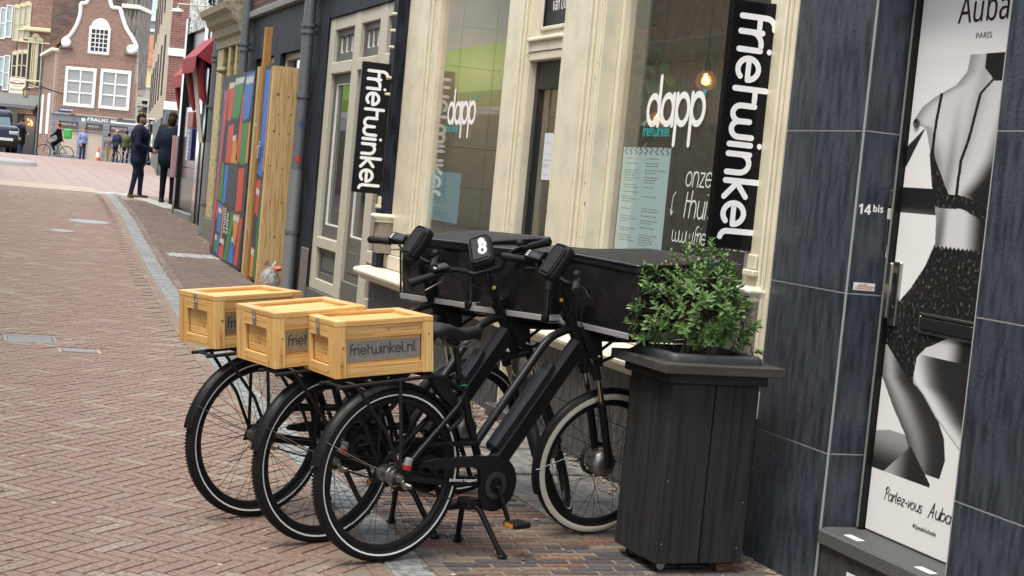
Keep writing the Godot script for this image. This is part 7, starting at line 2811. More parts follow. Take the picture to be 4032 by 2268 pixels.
func make_shrub(root: Vector3):
	var t := thing("flowering_shrub", "leafy green shrub with small purple flowers growing in the planter", "shrub", root)
	rng.seed = 2024
	var bark := mat("shrub_bark", lin(0.12, 0.09, 0.055), 0.85, 0, "fine", Vector3(9, 9, 9))
	var green := mat("shrub_leaf", lin(0.13, 0.22, 0.07), 0.45)
	green.backlight_enabled = true
	green.backlight = Color(0.16, 0.24, 0.06)
	var stems := MB.new()
	var trunks := [[Vector3(0.03, 0, 0.02), Vector3(0.05, 0.13, 0.02)], [Vector3(-0.085, 0, 0.0), Vector3(-0.07, 0.12, 0.02)]]
	for k in 2:
		var mb := MB.new()
		mb.tube([trunks[k][0], trunks[k][0].lerp(trunks[k][1], 0.5) + Vector3(0.006, 0, 0), trunks[k][1]], [0.013 - 0.004 * k, 0.0105 - 0.003 * k, 0.009 - 0.002 * k], 9)
		part(mb, "trunk", bark, t)
	var leaves := []
	var ce := Vector3(-0.03, 0.235, 0.0)
	var flowers := [Vector3(-0.05, 0.445, 0.13), Vector3(0.09, 0.425, 0.12), Vector3(-0.2, 0.335, 0.2), Vector3(-0.02, 0.37, 0.23), Vector3(0.15, 0.3, 0.22)]
	for k in 330:
		# a shoot from a fork to a point of the crown
		var d := Vector3(rng.randfn(), rng.randfn() * 0.9 + 0.35, rng.randfn()).normalized()
		var reach := rng.randf_range(0.72, 1.0)
		var tip := ce + Vector3(d.x * 0.29, d.y * 0.215, d.z * 0.25) * reach * (1.0 + 0.16 * sin(d.x * 5.0 + d.z * 3.0))
		if k < 9:
			tip = ce + Vector3(rng.randf_range(-0.12, 0.14), rng.randf_range(0.22, 0.31), rng.randf_range(-0.08, 0.1))
		if k == 9:
			tip = Vector3(-0.02, 0.50, 0.06)
		if k == 10:
			tip = Vector3(-0.33, 0.09, 0.05)
		if k > 10 and k < 20:
			tip = Vector3(rng.randf_range(0.2, 0.29), rng.randf_range(0.05, 0.2), rng.randf_range(-0.1, 0.1))
		if tip.y < 0.03:
			continue
		var from: Vector3 = trunks[rng.randi() % 2][1] if k > 0 else trunks[0][1]
		var mid := from.lerp(tip, 0.5) + Vector3(rng.randf_range(-0.02, 0.02), 0.02, rng.randf_range(-0.02, 0.02))
		if k % 3 == 0 or k < 20:
			stems.tube([from, mid, tip], [0.0032, 0.002, 0.0012], 4, false, false)
		else:
			stems.tube([mid.lerp(tip, 0.45), tip], [0.0016, 0.001], 4, false, false)
		var axis := ((tip - mid).normalized() + Vector3(0, 0.5, 0)).normalized()
		var side := axis.cross(Vector3(0.3, 0.2, 1)).normalized()
		var side2 := axis.cross(side)
		var nleaf := rng.randi_range(8, 13)
		var young := rng.randf() < 0.4
		for j in nleaf:
			var f := float(j) / nleaf
			var a := j * 2.4 + k
			var out := (side * cos(a) + side2 * sin(a))
			var p := tip - axis * (1.0 - f) * 0.055
			var dir := (out * lerpf(1.0, 0.45, f) + axis * lerpf(0.25, 1.0, f) + Vector3(0, -0.1, 0)).normalized()
			var ln := rng.randf_range(0.031, 0.047) * lerpf(1.0, 0.7, f)
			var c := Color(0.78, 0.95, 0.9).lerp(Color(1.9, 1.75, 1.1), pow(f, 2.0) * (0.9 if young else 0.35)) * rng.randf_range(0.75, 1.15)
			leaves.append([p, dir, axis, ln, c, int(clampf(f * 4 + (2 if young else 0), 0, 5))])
	part(stems, "branches", bark, t)
	# nearest 300 as separate leaves
	leaves.sort_custom(func(a, b): return (root + a[0] - EYE).length() < (root + b[0] - EYE).length())
	var rest := MB.new()
	var kinds := {}
	for k in leaves.size():
		var l: Array = leaves[k]
		if k < 300:
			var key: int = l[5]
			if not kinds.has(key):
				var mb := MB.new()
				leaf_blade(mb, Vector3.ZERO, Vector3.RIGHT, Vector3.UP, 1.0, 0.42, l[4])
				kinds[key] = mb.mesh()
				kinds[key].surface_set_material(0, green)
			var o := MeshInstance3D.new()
			o.name = "leaf"
			o.mesh = kinds[key]
			var x: Vector3 = l[1]
			var s := x.cross(l[2]).normalized()
			o.transform = Transform3D(Basis(x, s.cross(x), s) * l[3], l[0])
			t.add_child(o, true)
		else:
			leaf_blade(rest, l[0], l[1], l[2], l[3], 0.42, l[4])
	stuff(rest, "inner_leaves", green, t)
	for f in flowers:
		var mb := MB.new()
		for k in 5:
			var a := TAU * k / 5
			var d := Vector3(cos(a), 0.4, sin(a)).normalized()
			leaf_blade(mb, f, d, Vector3.UP, 0.021, 0.8, Color.WHITE * (1.0 if k % 2 else 0.75))
		part(mb, "flower", mat("purple_petal", lin(0.36, 0.09, 0.42), 0.5), t)
	print("shrub leaves ", leaves.size())
# ---------------------------------------------------------------- far end of the street; positions read off an enlarged detail of the photograph
const DET := 0.30866
var FB := Basis(Vector3(0.9364, 0, 0.3511), Vector3(0, 1, 0), Vector3(-0.3511, 0, 0.9364))
func det(x: float, y: float, depth: float) -> Vector3:
	return at_depth(x * DET, y * DET, depth)
func per(depth: float) -> float:      # metres for one detail pixel at a depth
	return DET * PX * depth / FOCAL
# a pixel on the upright plane through o that faces the camera
func on_wall(x: float, y: float, o: Vector3) -> Vector2:
	var d := pray(x * DET, y * DET)
	var p := EYE + d * ((o - EYE).dot(FB.z) / d.dot(FB.z))
	return Vector2((p - o).dot(FB.x), p.y - o.y)
func rect_of(q: Array, o: Vector3) -> Rect2:   # left, top, right, bottom in detail pixels
	var a := on_wall(q[0], q[1], o)
	var b := on_wall(q[2], q[3], o)
	return Rect2(minf(a.x, b.x), minf(a.y, b.y), absf(a.x - b.x), absf(a.y - b.y))
func far_window(parent: Node, c: Vector2, w: float, h: float, z: float, cols: int, rows: int, frame: Material, pane: Material, fw := 0.1, bar := 0.045, blind: Material = null):
	var mb := MB.new()
	var x0 := c.x - w * 0.5
	var x1 := c.x + w * 0.5
	var y0 := c.y - h * 0.5
	var y1 := c.y + h * 0.5
	mb.bx(x0, x0 + fw, y0, y1, z, z + 0.08, 0.01)
	mb.bx(x1 - fw, x1, y0, y1, z, z + 0.08, 0.01)
	mb.bx(x0 + fw + 0.001, x1 - fw - 0.001, y0, y0 + fw, z, z + 0.08, 0.01)
	mb.bx(x0 + fw + 0.001, x1 - fw - 0.001, y1 - fw, y1, z, z + 0.08, 0.01)
	for k in range(1, cols):
		var x := lerpf(x0 + fw, x1 - fw, float(k) / cols)
		mb.bx(x - bar * 0.5, x + bar * 0.5, y0 + fw, y1 - fw, z + 0.012, z + 0.06)
	for k in range(1, rows):
		var y := lerpf(y0 + fw, y1 - fw, float(k) / rows)
		mb.bx(x0 + fw, x1 - fw, y - bar * 0.5, y + bar * 0.5, z + 0.01, z + 0.055)
	var n := part(mb, "window", frame, parent)
	mb = MB.new()
	mb.quad(Vector3(x0 + fw, y0 + fw, z + 0.02), Vector3(x1 - fw, y0 + fw, z + 0.02), Vector3(x1 - fw, y1 - fw, z + 0.02), Vector3(x0 + fw, y1 - fw, z + 0.02), Vector3.BACK)
	part(mb, "pane", pane, n)
	if blind:
		mb = MB.new()
		var m := 10
		for k in m:
			var a := lerpf(x0 + fw, x1 - fw, float(k) / m)
			var b := lerpf(x0 + fw, x1 - fw, float(k + 1) / m)
			var za := 0.003 + 0.004 * (k % 2)
			var zb := 0.003 + 0.004 * ((k + 1) % 2)
			mb.quad(Vector3(a, y0 + fw, z + za), Vector3(b, y0 + fw, z + zb), Vector3(b, y1 - fw, z + zb), Vector3(a, y1 - fw, z + za), Vector3.BACK)
		part(mb, "curtain", blind, n)
func poly_of(q: Array, o: Vector3) -> PackedVector2Array:
	var out := PackedVector2Array()
	for k in range(0, q.size(), 2):
		out.append(on_wall(q[k], q[k + 1], o))
	return out
func make_gable_house():
	var D := 85.0
	var o := det(418, 1300, D)
	var t := thing("gabled_house", "old brick house with a white scrolled gable above a grey shopfront", "house", o, FB)
	var mortar = mats.far_mortar
	var brick = mats.far_brick
	var white = mats.far_white
	var pal := [Color(0.225, 0.135, 0.105), Color(0.26, 0.155, 0.12), Color(0.2, 0.125, 0.1), Color(0.24, 0.15, 0.115)]
	var front := poly_of([418, 1300, 480, 400, 500, 380, 520, 330, 570, 290, 625, 205, 655, 110, 660, 30, 700, 25, 740, -40, 815, -90, 885, -40, 912, 60, 975, 75, 995, 140, 1030, 230, 1085, 320, 1110, 380, 1118, 455, 1085, 1345], o)
	var mb := MB.new()
	mb.prism(front, -0.35, -0.001)
	part(mb, "front_wall", mortar, t)
	var holes := []
	for q in [[540, 540, 768, 882], [826, 562, 1050, 905], [733, 215, 890, 450]]:
		var r := rect_of(q, o)
		holes.append([r.position.x, r.end.x, r.position.y, r.end.y])
	var shop_top := on_wall(760, 938, o).y
	mb = MB.new()
	brick_face(mb, Transform3D.IDENTITY, front[0].x - 0.1, on_wall(1118, 455, o).x + 0.15, shop_top, on_wall(815, -90, o).y, pal, 21, holes, front, 0.22, 0.068)
	# soldier arches over the windows
	for q in [[530, 480, 785, 528], [822, 505, 1075, 555], [735, 155, 905, 205]]:
		var a := on_wall(q[0], (q[1] + q[3]) * 0.5, o)
		var b := on_wall(q[2], (q[1] + q[3]) * 0.5 + (q[2] - q[0]) * 0.09, o)
		var n := int((b.x - a.x) / 0.075)
		for k in n:
			var x := lerpf(a.x, b.x, (k + 0.5) / n)
			var f := (k + 0.5) / n * 2.0 - 1.0
			var rise := 0.07 * (1.0 - f * f)
			mb.col = pal[k % 4] * 1.25
			mb.xf = Transform3D(Basis(Vector3.BACK, -f * 0.28), Vector3(x, (a.y + b.y) * 0.5 + rise, 0.01))
			mb.box(Vector3.ZERO, Vector3(0.062, 0.3, 0.02))
		mb.xf = Transform3D.IDENTITY
	stuff(mb, "bricks", brick, t)
	# white scrolled coping
	for q in [[[540, 372, 517, 330, 570, 290, 625, 205, 655, 110, 662, 32, 705, 22, 745, -45, 815, -95], 0.11], [[815, -95, 885, -40, 912, 55, 975, 72, 998, 140, 1030, 230, 1085, 320, 1112, 385, 1090, 420], 0.11]]:
		var pts := []
		for k in range(0, q[0].size(), 2):
			var p := on_wall(q[0][k], q[0][k + 1], o)
			pts.append(Vector3(p.x, p.y, 0.0))
		mb = MB.new()
		mb.tube(smooth_path(pts, 5), q[1], 8)
		part(mb, "coping", white, t)
	for s in [[542, 348, 1], [1075, 405, -1]]:
		var c := on_wall(s[0], s[1], o)
		mb = MB.new()
		mb.xf = Transform3D(Basis(Vector3(1, 0, 0), Vector3(0, 0, 1), Vector3(0, -1, 0)), Vector3(c.x, c.y, 0.02))
		mb.lathe([Vector2(0.0, 0.16), Vector2(0.2, 0.16), Vector2(0.26, 0.12), Vector2(0.27, 0.0)], 20)
		var v := part(mb, "scroll", white, t)
		mb = MB.new()
		var sp := []
		for k in 40:
			var a := k * 0.33
			var r := 0.21 * (1.0 - k / 44.0)
			sp.append(Vector3(c.x + cos(a) * r * s[2], c.y + sin(a) * r, 0.19))
		mb.tube(sp, 0.022, 6)
		part(mb, "volute", white, v)
		mb = MB.new()
		mb.bx(c.x - 0.36, c.x + 0.36, c.y - 0.33, c.y - 0.26, -0.2, 0.2, 0.01)
		part(mb, "ledge", mat("ledge_dark", lin(0.09, 0.07, 0.06), 0.8), t)
	var pane := glass("far_glass", 0.25, Color(0.35, 0.38, 0.42))
	var dark = mats.far_dark_pane
	var curtain := mat("net_curtain", lin(0.42, 0.42, 0.42), 0.9)
	for q in [[540, 540, 768, 882], [826, 562, 1050, 905]]:
		var r := rect_of(q, o)
		far_window(t, r.get_center(), r.size.x, r.size.y, 0.0, 2, 3, white, pane, 0.16, 0.07, curtain)
	var ra := rect_of([733, 215, 890, 450], o)
	far_window(t, ra.get_center(), ra.size.x, ra.size.y, 0.0, 4, 5, white, dark, 0.14, 0.04)
	mb = MB.new()
	mb.xf = Transform3D(Basis(Vector3(1, 0, 0), Vector3(0, 0, 1), Vector3(0, -1, 0)), Vector3(ra.get_center().x, ra.end.y - 0.05, 0.0))
	mb.lathe([Vector2(0.0, 0.08), Vector2(0.5, 0.08), Vector2(0.54, 0.0)], 24, false, PI, TAU)
	part(mb, "arched_head", white, t)
	# shopfront
	var grey := mat("shop_grey", lin(0.155, 0.165, 0.19), 0.5)
	var f0 := on_wall(430, 925, o)
	var f1 := on_wall(1100, 985, o)
	var wid := f1.x - f0.x
	mb = MB.new()
	mb.bx(f0.x - 0.05, f1.x + 0.05, f0.y - 0.36, f0.y, 0.0, 0.1, 0.01)
	mb.bx(f0.x - 0.1, f1.x + 0.1, f0.y, f0.y + 0.06, 0.0, 0.16, 0.01)
	var fas := part(mb, "fascia", grey, t)
	var lx := on_wall(712, 985, o)
	text("PRACHT NL", 0.2, mats.sign_white, fas, Transform3D(Basis.from_scale(Vector3(1.15, 1, 1)), Vector3(lx.x, f0.y - 0.28, 0.103)), "Droid Sans", 700, "lettering", 0.004)
	mb = MB.new()
	mb.xf = Transform3D(Basis(Vector3(1, 0, 0), Vector3(0, 0, 1), Vector3(0, -1, 0)), Vector3(lx.x - 0.2, f0.y - 0.18, 0.103))
	mb.lathe([Vector2(0.1, 0.0), Vector2(0.1, 0.004), Vector2(0.0, 0.004)], 16)
	part(mb, "emblem", mats.sign_white, fas)
	for k in 2:
		mb = MB.new()
		var x := f0.x + wid * (0.25 if k == 0 else 0.83)
		mb.bx(x - 0.1, x + 0.1, f0.y + 0.061, f0.y + 0.12, 0.02, 0.3, 0.02)
		part(mb, "fascia_lamp", mat("lamp_brown", lin(0.2, 0.14, 0.09), 0.5), t)
	var base := 0.0
	for q in [[0.0, 0.09], [0.33, 0.42], [0.63, 0.71], [0.93, 1.0]]:
		mb = MB.new()
		var x0: float = f0.x + wid * q[0]
		var x1: float = f0.x + wid * q[1]
		mb.bx(x0, x1, -0.3, f0.y - 0.361, 0.0, 0.12, 0.02)
		for k in 6:
			mb.bx(x0 - 0.01, x1 + 0.01, 0.1 + k * 0.36, 0.4 + k * 0.36, 0.0, 0.14, 0.02)
		part(mb, "shop_pillar", grey, t)
	rng.seed = 66
	for q in [[0.09, 0.33], [0.42, 0.63], [0.71, 0.93]]:
		var x0: float = f0.x + wid * q[0] + 0.005
		var x1: float = f0.x + wid * q[1] - 0.005
		mb = MB.new()
		mb.bx(x0, x1, -0.3, f0.y - 0.37, -0.3, -0.25)
		var sh := part(mb, "shop_inside", mat("shop_inside", lin(0.03, 0.027, 0.025), 0.8), t)
		if q[0] != 0.42:
			mb = MB.new()
			mb.bx(x0, x1, -0.3, 0.35, -0.2, 0.06, 0.01)
			part(mb, "stall_riser", grey, t)
		mb = MB.new()
		mb.bx(x0, x1, 1.72, 1.8, -0.02, 0.08, 0.01)
		part(mb, "transom", grey, t)
		mb = MB.new()
		mb.quad(Vector3(x0, 1.8, 0.03), Vector3(x1, 1.8, 0.03), Vector3(x1, f0.y - 0.37, 0.03), Vector3(x0, f0.y - 0.37, 0.03), Vector3.BACK)
		part(mb, "pane", mat("transom_dark", lin(0.06, 0.035, 0.03), 0.1), t)
		text("PRACHT.NL" if q[0] != 0.42 else "PRACHT", 0.12, mat("dim_lettering", lin(0.5, 0.46, 0.42), 0.5), t, Transform3D(Basis.IDENTITY, Vector3(x0 + 0.06, 1.95, 0.034)), "Droid Sans", 700, "lettering", 0.002)
		# goods on shelves
		mb = MB.new()
		for k in 60:
			mb.col = [Color(0.35, 0.2, 0.12), Color(0.5, 0.45, 0.35), Color(0.25, 0.05, 0.05), Color(0.1, 0.1, 0.12), Color(0.6, 0.58, 0.5), Color(0.4, 0.15, 0.05)][rng.randi() % 6]
			var gx := rng.randf_range(x0 + 0.08, x1 - 0.08)
			var gyy := [0.45, 0.75, 1.05, 1.35][rng.randi() % 4] as float
			var hh := rng.randf_range(0.06, 0.2)
			mb.bx(gx - 0.05, gx + 0.05, gyy, gyy + hh, -0.24, -0.12, 0.005)
		stuff(mb, "goods", mat("goods", lin(1, 1, 1), 0.6), sh)
	# side wall with its gutter and pipe
	var s := MB.new()
	var c0 := o + FB * Vector3(f0.x - 0.12, -0.5, -0.02)
	var c1 := det(300, 1290, 92.0)
	var along := Vector3(c1.x - c0.x, 0, c1.z - c0.z)
	var sl := along.length()
	var SB := Basis(-along.normalized(), Vector3.UP, (-along.normalized()).cross(Vector3.UP))
	var sf := Transform3D(SB, Vector3(c1.x, c0.y, c1.z))
	var local := Transform3D(FB, o).affine_inverse() * sf
	s.xf = local
	var eave := on_wall(480, 420, o).y + 0.5
	s.bx(0, sl, 0, eave, -0.3, -0.001)
	part(s, "side_wall", mortar, t)
	mb = MB.new()
	mb.xf = local
	brick_face(mb, Transform3D.IDENTITY, 0.0, sl, 0.0, eave, [Color(0.2, 0.12, 0.085), Color(0.24, 0.15, 0.11), Color(0.17, 0.11, 0.085)], 23, [], PackedVector2Array(), 0.3, 0.09)
	stuff(mb, "bricks", brick, t)
	mb = MB.new()
	mb.xf = local
	mb.bx(-0.1, sl + 0.1, eave, eave + 0.18, -0.2, 0.25, 0.03)
	part(mb, "gutter", mats.gutter_white, t)
	for w in [[0.16, 0.30], [0.72, 0.9]]:
		mb = MB.new()
		mb.xf = local
		mb.bx(sl * w[0], sl * w[1], 1.9, 4.2, 0.0, 0.06, 0.01)
		part(mb, "side_window", white, t)
	mb = MB.new()
	mb.xf = local
	mb.quad(Vector3(0.0, eave + 0.15, 0.1), Vector3(sl, eave + 0.15, 0.1), Vector3(sl, eave + 2.3, -1.6), Vector3(0.0, eave + 2.3, -1.6), Vector3(0, 1, 1))
	for k in 9:
		mb.bx(0, sl, eave + 0.15 + k * 0.24, eave + 0.2 + k * 0.24, 0.1 - k * 0.19 - 0.05, 0.14 - k * 0.19)
	part(mb, "tiled_roof", mat("roof_tile", lin(0.22, 0.085, 0.04), 0.8, 0, "fine", Vector3(2, 2, 2)), t)
	mb = MB.new()
	mb.xf = local
	mb.tube([Vector3(0.05, 0, 0.1), Vector3(0.05, eave, 0.1)], 0.06, 8)
	part(mb, "downpipe", mats.grey_pipe, t)
	# street name plate
	var np := on_wall(478, 905, o)
	mb = MB.new()
	mb.bx(np.x, np.x + 0.68, np.y - 0.02, np.y + 0.17, 0.012, 0.03)
	var pl := part(mb, "street_name_plate", mat("plate_blue", lin(0.015, 0.03, 0.16), 0.4), t)
	text("OUDEGRACHT", 0.09, mats.sign_white, pl, Transform3D(Basis.from_scale(Vector3(0.9, 1, 1)), Vector3(np.x + 0.05, np.y + 0.03, 0.032)), "Droid Sans", 700, "lettering", 0.002)
	# the high wall and the chimney wall behind it
	var b := thing("tall_brick_gable", "high dark brick side wall rising behind the scrolled gable", "building", det(380, 700, 92.0), FB)
	mb = MB.new()
	var w0 := on_wall(385, 700, b.position)
	mb.bx(0.0, 5.2, 0.0, 11.0, -3.0, -0.001)
	part(mb, "wall", mat("dark_mortar", lin(0.3, 0.25, 0.2), 0.9), b)
	mb = MB.new()
	brick_face(mb, Transform3D.IDENTITY, 0.0, 5.2, 2.0, 9.0, [Color(0.09, 0.06, 0.05), Color(0.12, 0.075, 0.06), Color(0.07, 0.05, 0.045)], 25, [], PackedVector2Array(), 0.42, 0.13)
	stuff(mb, "bricks", brick, b)
	b = thing("rendered_gable", "stained grey rendered wall beside the scrolled gable", "building", det(975, 420, 90.0), FB)
	mb = MB.new()
	mb.bx(0.0, 0.95, -2.0, 9.0, -3.0, 0.0)
	part(mb, "wall", mat("stained_render", lin(0.22, 0.19, 0.15), 0.9, 0, "streak", Vector3(0.4, 0.3, 0.4)), b)
	mb = MB.new()
	mb.bx(-0.05, 1.05, 2.55, 2.8, -3.0, 0.15, 0.03)
	part(mb, "gutter", mats.gutter_white, b)
func make_left_block():
	var D := 96.0
	var o := det(92, 1290, D)
	var t := thing("arched_brick_house", "red brick house with cream stone arches above a dark cafe front", "house", o, FB)
	var mb := MB.new()
	mb.bx(-0.1, 2.15, -0.5, 13.0, -4.0, -0.001)
	part(mb, "wall", mats.far_mortar, t)
	mb = MB.new()
	brick_face(mb, Transform3D.IDENTITY, -0.1, 2.15, 3.9, 11.0, [Color(0.24, 0.13, 0.1), Color(0.28, 0.16, 0.12), Color(0.2, 0.115, 0.09)], 31, [], PackedVector2Array(), 0.3, 0.09)
	stuff(mb, "bricks", mats.far_brick, t)
	var cream := mat("stone_cream", lin(0.55, 0.5, 0.33), 0.7)
	var dark = mats.far_dark_pane
	for q in [[105, 440, 140, 635], [142, 430, 175, 635], [182, 430, 215, 640], [120, 60, 148, 335], [165, 50, 192, 330], [208, 40, 240, 320], [235, 330, 258, 720], [268, 300, 292, 720], [305, 330, 325, 715]]:
		var r := rect_of(q, o)
		var tall: bool = q[3] > 700
		far_window(t, r.get_center(), r.size.x * 1.05, r.size.y, 0.0, 1, 2 if not tall else 1, cream, dark if q[1] > 300 else mat("blind_pale", lin(0.42, 0.43, 0.33), 0.6), 0.06, 0.05)
		mb = MB.new()
		mb.xf = Transform3D(Basis(Vector3(1, 0, 0), Vector3(0, 0, 1), Vector3(0, -1, 0)), Vector3(r.get_center().x, r.end.y, 0.0))
		mb.lathe([Vector2(0.0, 0.09), Vector2(r.size.x * 0.58, 0.09), Vector2(r.size.x * 0.6, 0.0)], 14, false, PI, TAU)
		part(mb, "stone_arch", cream, t)
	for y in [335, 650, 240]:
		var a := on_wall(90, y, o)
		mb = MB.new()
		mb.bx(-0.08, 2.1, a.y, a.y + 0.1, 0.0, 0.12, 0.02)
		part(mb, "string_course", cream, t)
	var co := on_wall(205, 250, o)
	mb = MB.new()
	mb.bx(co.x, 2.2, co.y, co.y + 0.25, 0.0, 0.4, 0.05)
	part(mb, "cornice", cream, t)
	# cafe front
	var cf := on_wall(20, 850, o).y
	mb = MB.new()
	mb.bx(-1.6, 2.12, -0.5, cf, 0.0, 0.2)
	part(mb, "cafe_front", mat("cafe_black", lin(0.02, 0.021, 0.022), 0.4), t)
	for q in [[60, 870, 130, 1250], [210, 940, 275, 1280]]:
		var r := rect_of(q, o)
		mb = MB.new()
		mb.quad(Vector3(r.position.x, r.position.y, 0.21), Vector3(r.end.x, r.position.y, 0.21), Vector3(r.end.x, r.end.y, 0.21), Vector3(r.position.x, r.end.y, 0.21), Vector3.BACK)
		part(mb, "pane", mat("cafe_pane", lin(0.05, 0.045, 0.04), 0.08), t)
	mb = MB.new()
	var rs := rect_of([158, 810, 275, 935], o)
	mb.bx(rs.position.x, rs.end.x, rs.position.y, rs.end.y, 0.2, 0.24)
	part(mb, "cafe_board", mat("board_grey", lin(0.3, 0.29, 0.26), 0.6, 0, "streak", Vector3(1, 1, 1)), t)
	mb = MB.new()
	var aw := on_wall(0, 830, o)
	mb.quad(Vector3(-2.2, cf + 0.05, 1.4), Vector3(1.7, cf + 0.05, 1.4), Vector3(2.1, cf + 0.75, 0.2), Vector3(-2.2, cf + 0.75, 0.2), Vector3(0, 1, 1))
	mb.bx(-2.2, 1.7, cf - 0.15, cf + 0.04, 1.38, 1.42)
	part(mb, "cafe_awning", mat("awning_grey", lin(0.12, 0.13, 0.13), 0.7), t)
	# pendant bulbs lit inside
	var glow := mat("cafe_glow", Color(1, 0.7, 0.3), 0.5)
	glow.emission_enabled = true
	glow.emission = Color(1.0, 0.6, 0.25)
	glow.emission_energy_multiplier = 3.0
	for q in [[240, 975], [262, 985], [245, 1015], [270, 1022]]:
		var p := on_wall(q[0], q[1], o)
		mb = MB.new()
		mb.ell(Vector3(p.x, p.y, 0.26), Vector3(0.045, 0.045, 0.045), 8, 6)
		part(mb, "pendant_bulb", glow, t)
	var l := OmniLight3D.new()
	l.name = "cafe_light"
	l.light_color = Color(1.0, 0.7, 0.4)
	l.light_energy = 0.3
	l.omni_range = 10.0
	l.omni_attenuation = 2.0
	l.light_size = 0.05
	l.shadow_enabled = true
	var lp := on_wall(255, 1000, o)
	l.position = Vector3(lp.x, lp.y, 0.5)
	t.add_child(l)
	# hanging sign
	var so := det(70, 755, 88.0)
	var sg := thing("hanging_sign", "square cream hanging sign with dark lettering above the cafe awning", "sign", so, FB)
	var w := 130.0 * per(88.0)
	mb = MB.new()
	mb.bx(0, w, 0, w * 0.95, -0.05, 0.0, 0.01)
	part(mb, "board", mat("sign_cream", lin(0.66, 0.6, 0.48), 0.5), sg)
	text("BODYCULT", 0.1, mats.sign_brown, sg, Transform3D(Basis.from_scale(Vector3(1.05, 1, 1)), Vector3(0.07, 0.12, 0.003)), "Droid Sans", 700, "lettering", 0.002)
	mb = MB.new()
	var el := []
	for k in 31:
		var a := TAU * k / 30
		el.append(Vector2(w * 0.5 + cos(a) * 0.32, w * 0.62 + sin(a) * 0.17))
	mb.ribbon(el, 0.02, 0.003)
	mb.ribbon([Vector2(w * 0.5 - 0.4, w * 0.66), Vector2(w * 0.5, w * 0.6), Vector2(w * 0.5 + 0.4, w * 0.66)], 0.07, 0.005)
	part(mb, "emblem", mats.sign_brown, sg)
	mb = MB.new()
	mb.tube([Vector3(w, 0.5, -0.02), Vector3(w + 0.5, 0.5, -8.0)], 0.02, 6)
	part(mb, "bracket", mats.bracket_black, sg)
	# neighbour on the far left and pale rear houses
	t = thing("plain_brick_house", "brick house with white sash windows left of the arched house", "house", det(-140, 1290, 97.0), FB)
	mb = MB.new()
	mb.bx(-3.0, 1.62, -0.5, 13.0, -4.0, -0.001)
	part(mb, "wall", mats.far_mortar, t)
	mb = MB.new()
	brick_face(mb, Transform3D.IDENTITY, -0.5, 1.62, 3.9, 11.0, [Color(0.2, 0.13, 0.11), Color(0.24, 0.16, 0.13)], 33, [], PackedVector2Array(), 0.3, 0.09)
	stuff(mb, "bricks", mats.far_brick, t)
	for q in [[-5, 460, 25, 700], [40, 450, 68, 740], [10, 60, 40, 320], [60, 40, 92, 310]]:
		var r := rect_of(q, t.position)
		far_window(t, r.get_center(), r.size.x * 1.05, r.size.y, 0.0, 1, 2, mats.far_white, mat("blind_blue", lin(0.3, 0.38, 0.4), 0.3), 0.06, 0.05)
func lantern(label: String, p: Vector3, s: float, pole: bool, toward: Vector3):
	var t := thing("street_lantern", label, "lantern", p, FB)
	var blk := mat("lantern_black", lin(0.02, 0.02, 0.02), 0.4)
	var mb := MB.new()
	mb.lathe([Vector2(0.0, 0.62 * s), Vector2(0.03 * s, 0.56 * s), Vector2(0.06 * s, 0.5 * s), Vector2(0.24 * s, 0.34 * s), Vector2(0.25 * s, 0.31 * s)], 6, false)
	part(mb, "roof", blk, t)
	mb = MB.new()
	mb.lathe([Vector2(0.14 * s, -0.1 * s), Vector2(0.21 * s, 0.3 * s)], 6, false)
	part(mb, "lantern_glass", mat("lantern_glass", lin(0.42, 0.36, 0.2), 0.3), t)
	mb = MB.new()
	for k in 6:
		var a := TAU * k / 6
		mb.tube([Vector3(cos(a) * 0.142, -0.1, sin(a) * 0.142) * s, Vector3(cos(a) * 0.212, 0.31, sin(a) * 0.212) * s], 0.014 * s, 5)
	mb.lathe([Vector2(0.0, -0.16 * s), Vector2(0.1 * s, -0.14 * s), Vector2(0.15 * s, -0.1 * s)], 6, false)
	part(mb, "cage", blk, t)
	mb = MB.new()
	if pole:
		mb.tube([Vector3(0, -0.14 * s, 0), Vector3(0, gy(p.z) - p.y - 0.1, 0)], 0.05, 8)
	else:
		mb.tube([Vector3(0, 0.6 * s, 0), Vector3(0.1, 0.75 * s, -0.2), toward], 0.03, 6)
	part(mb, "post", blk, t)
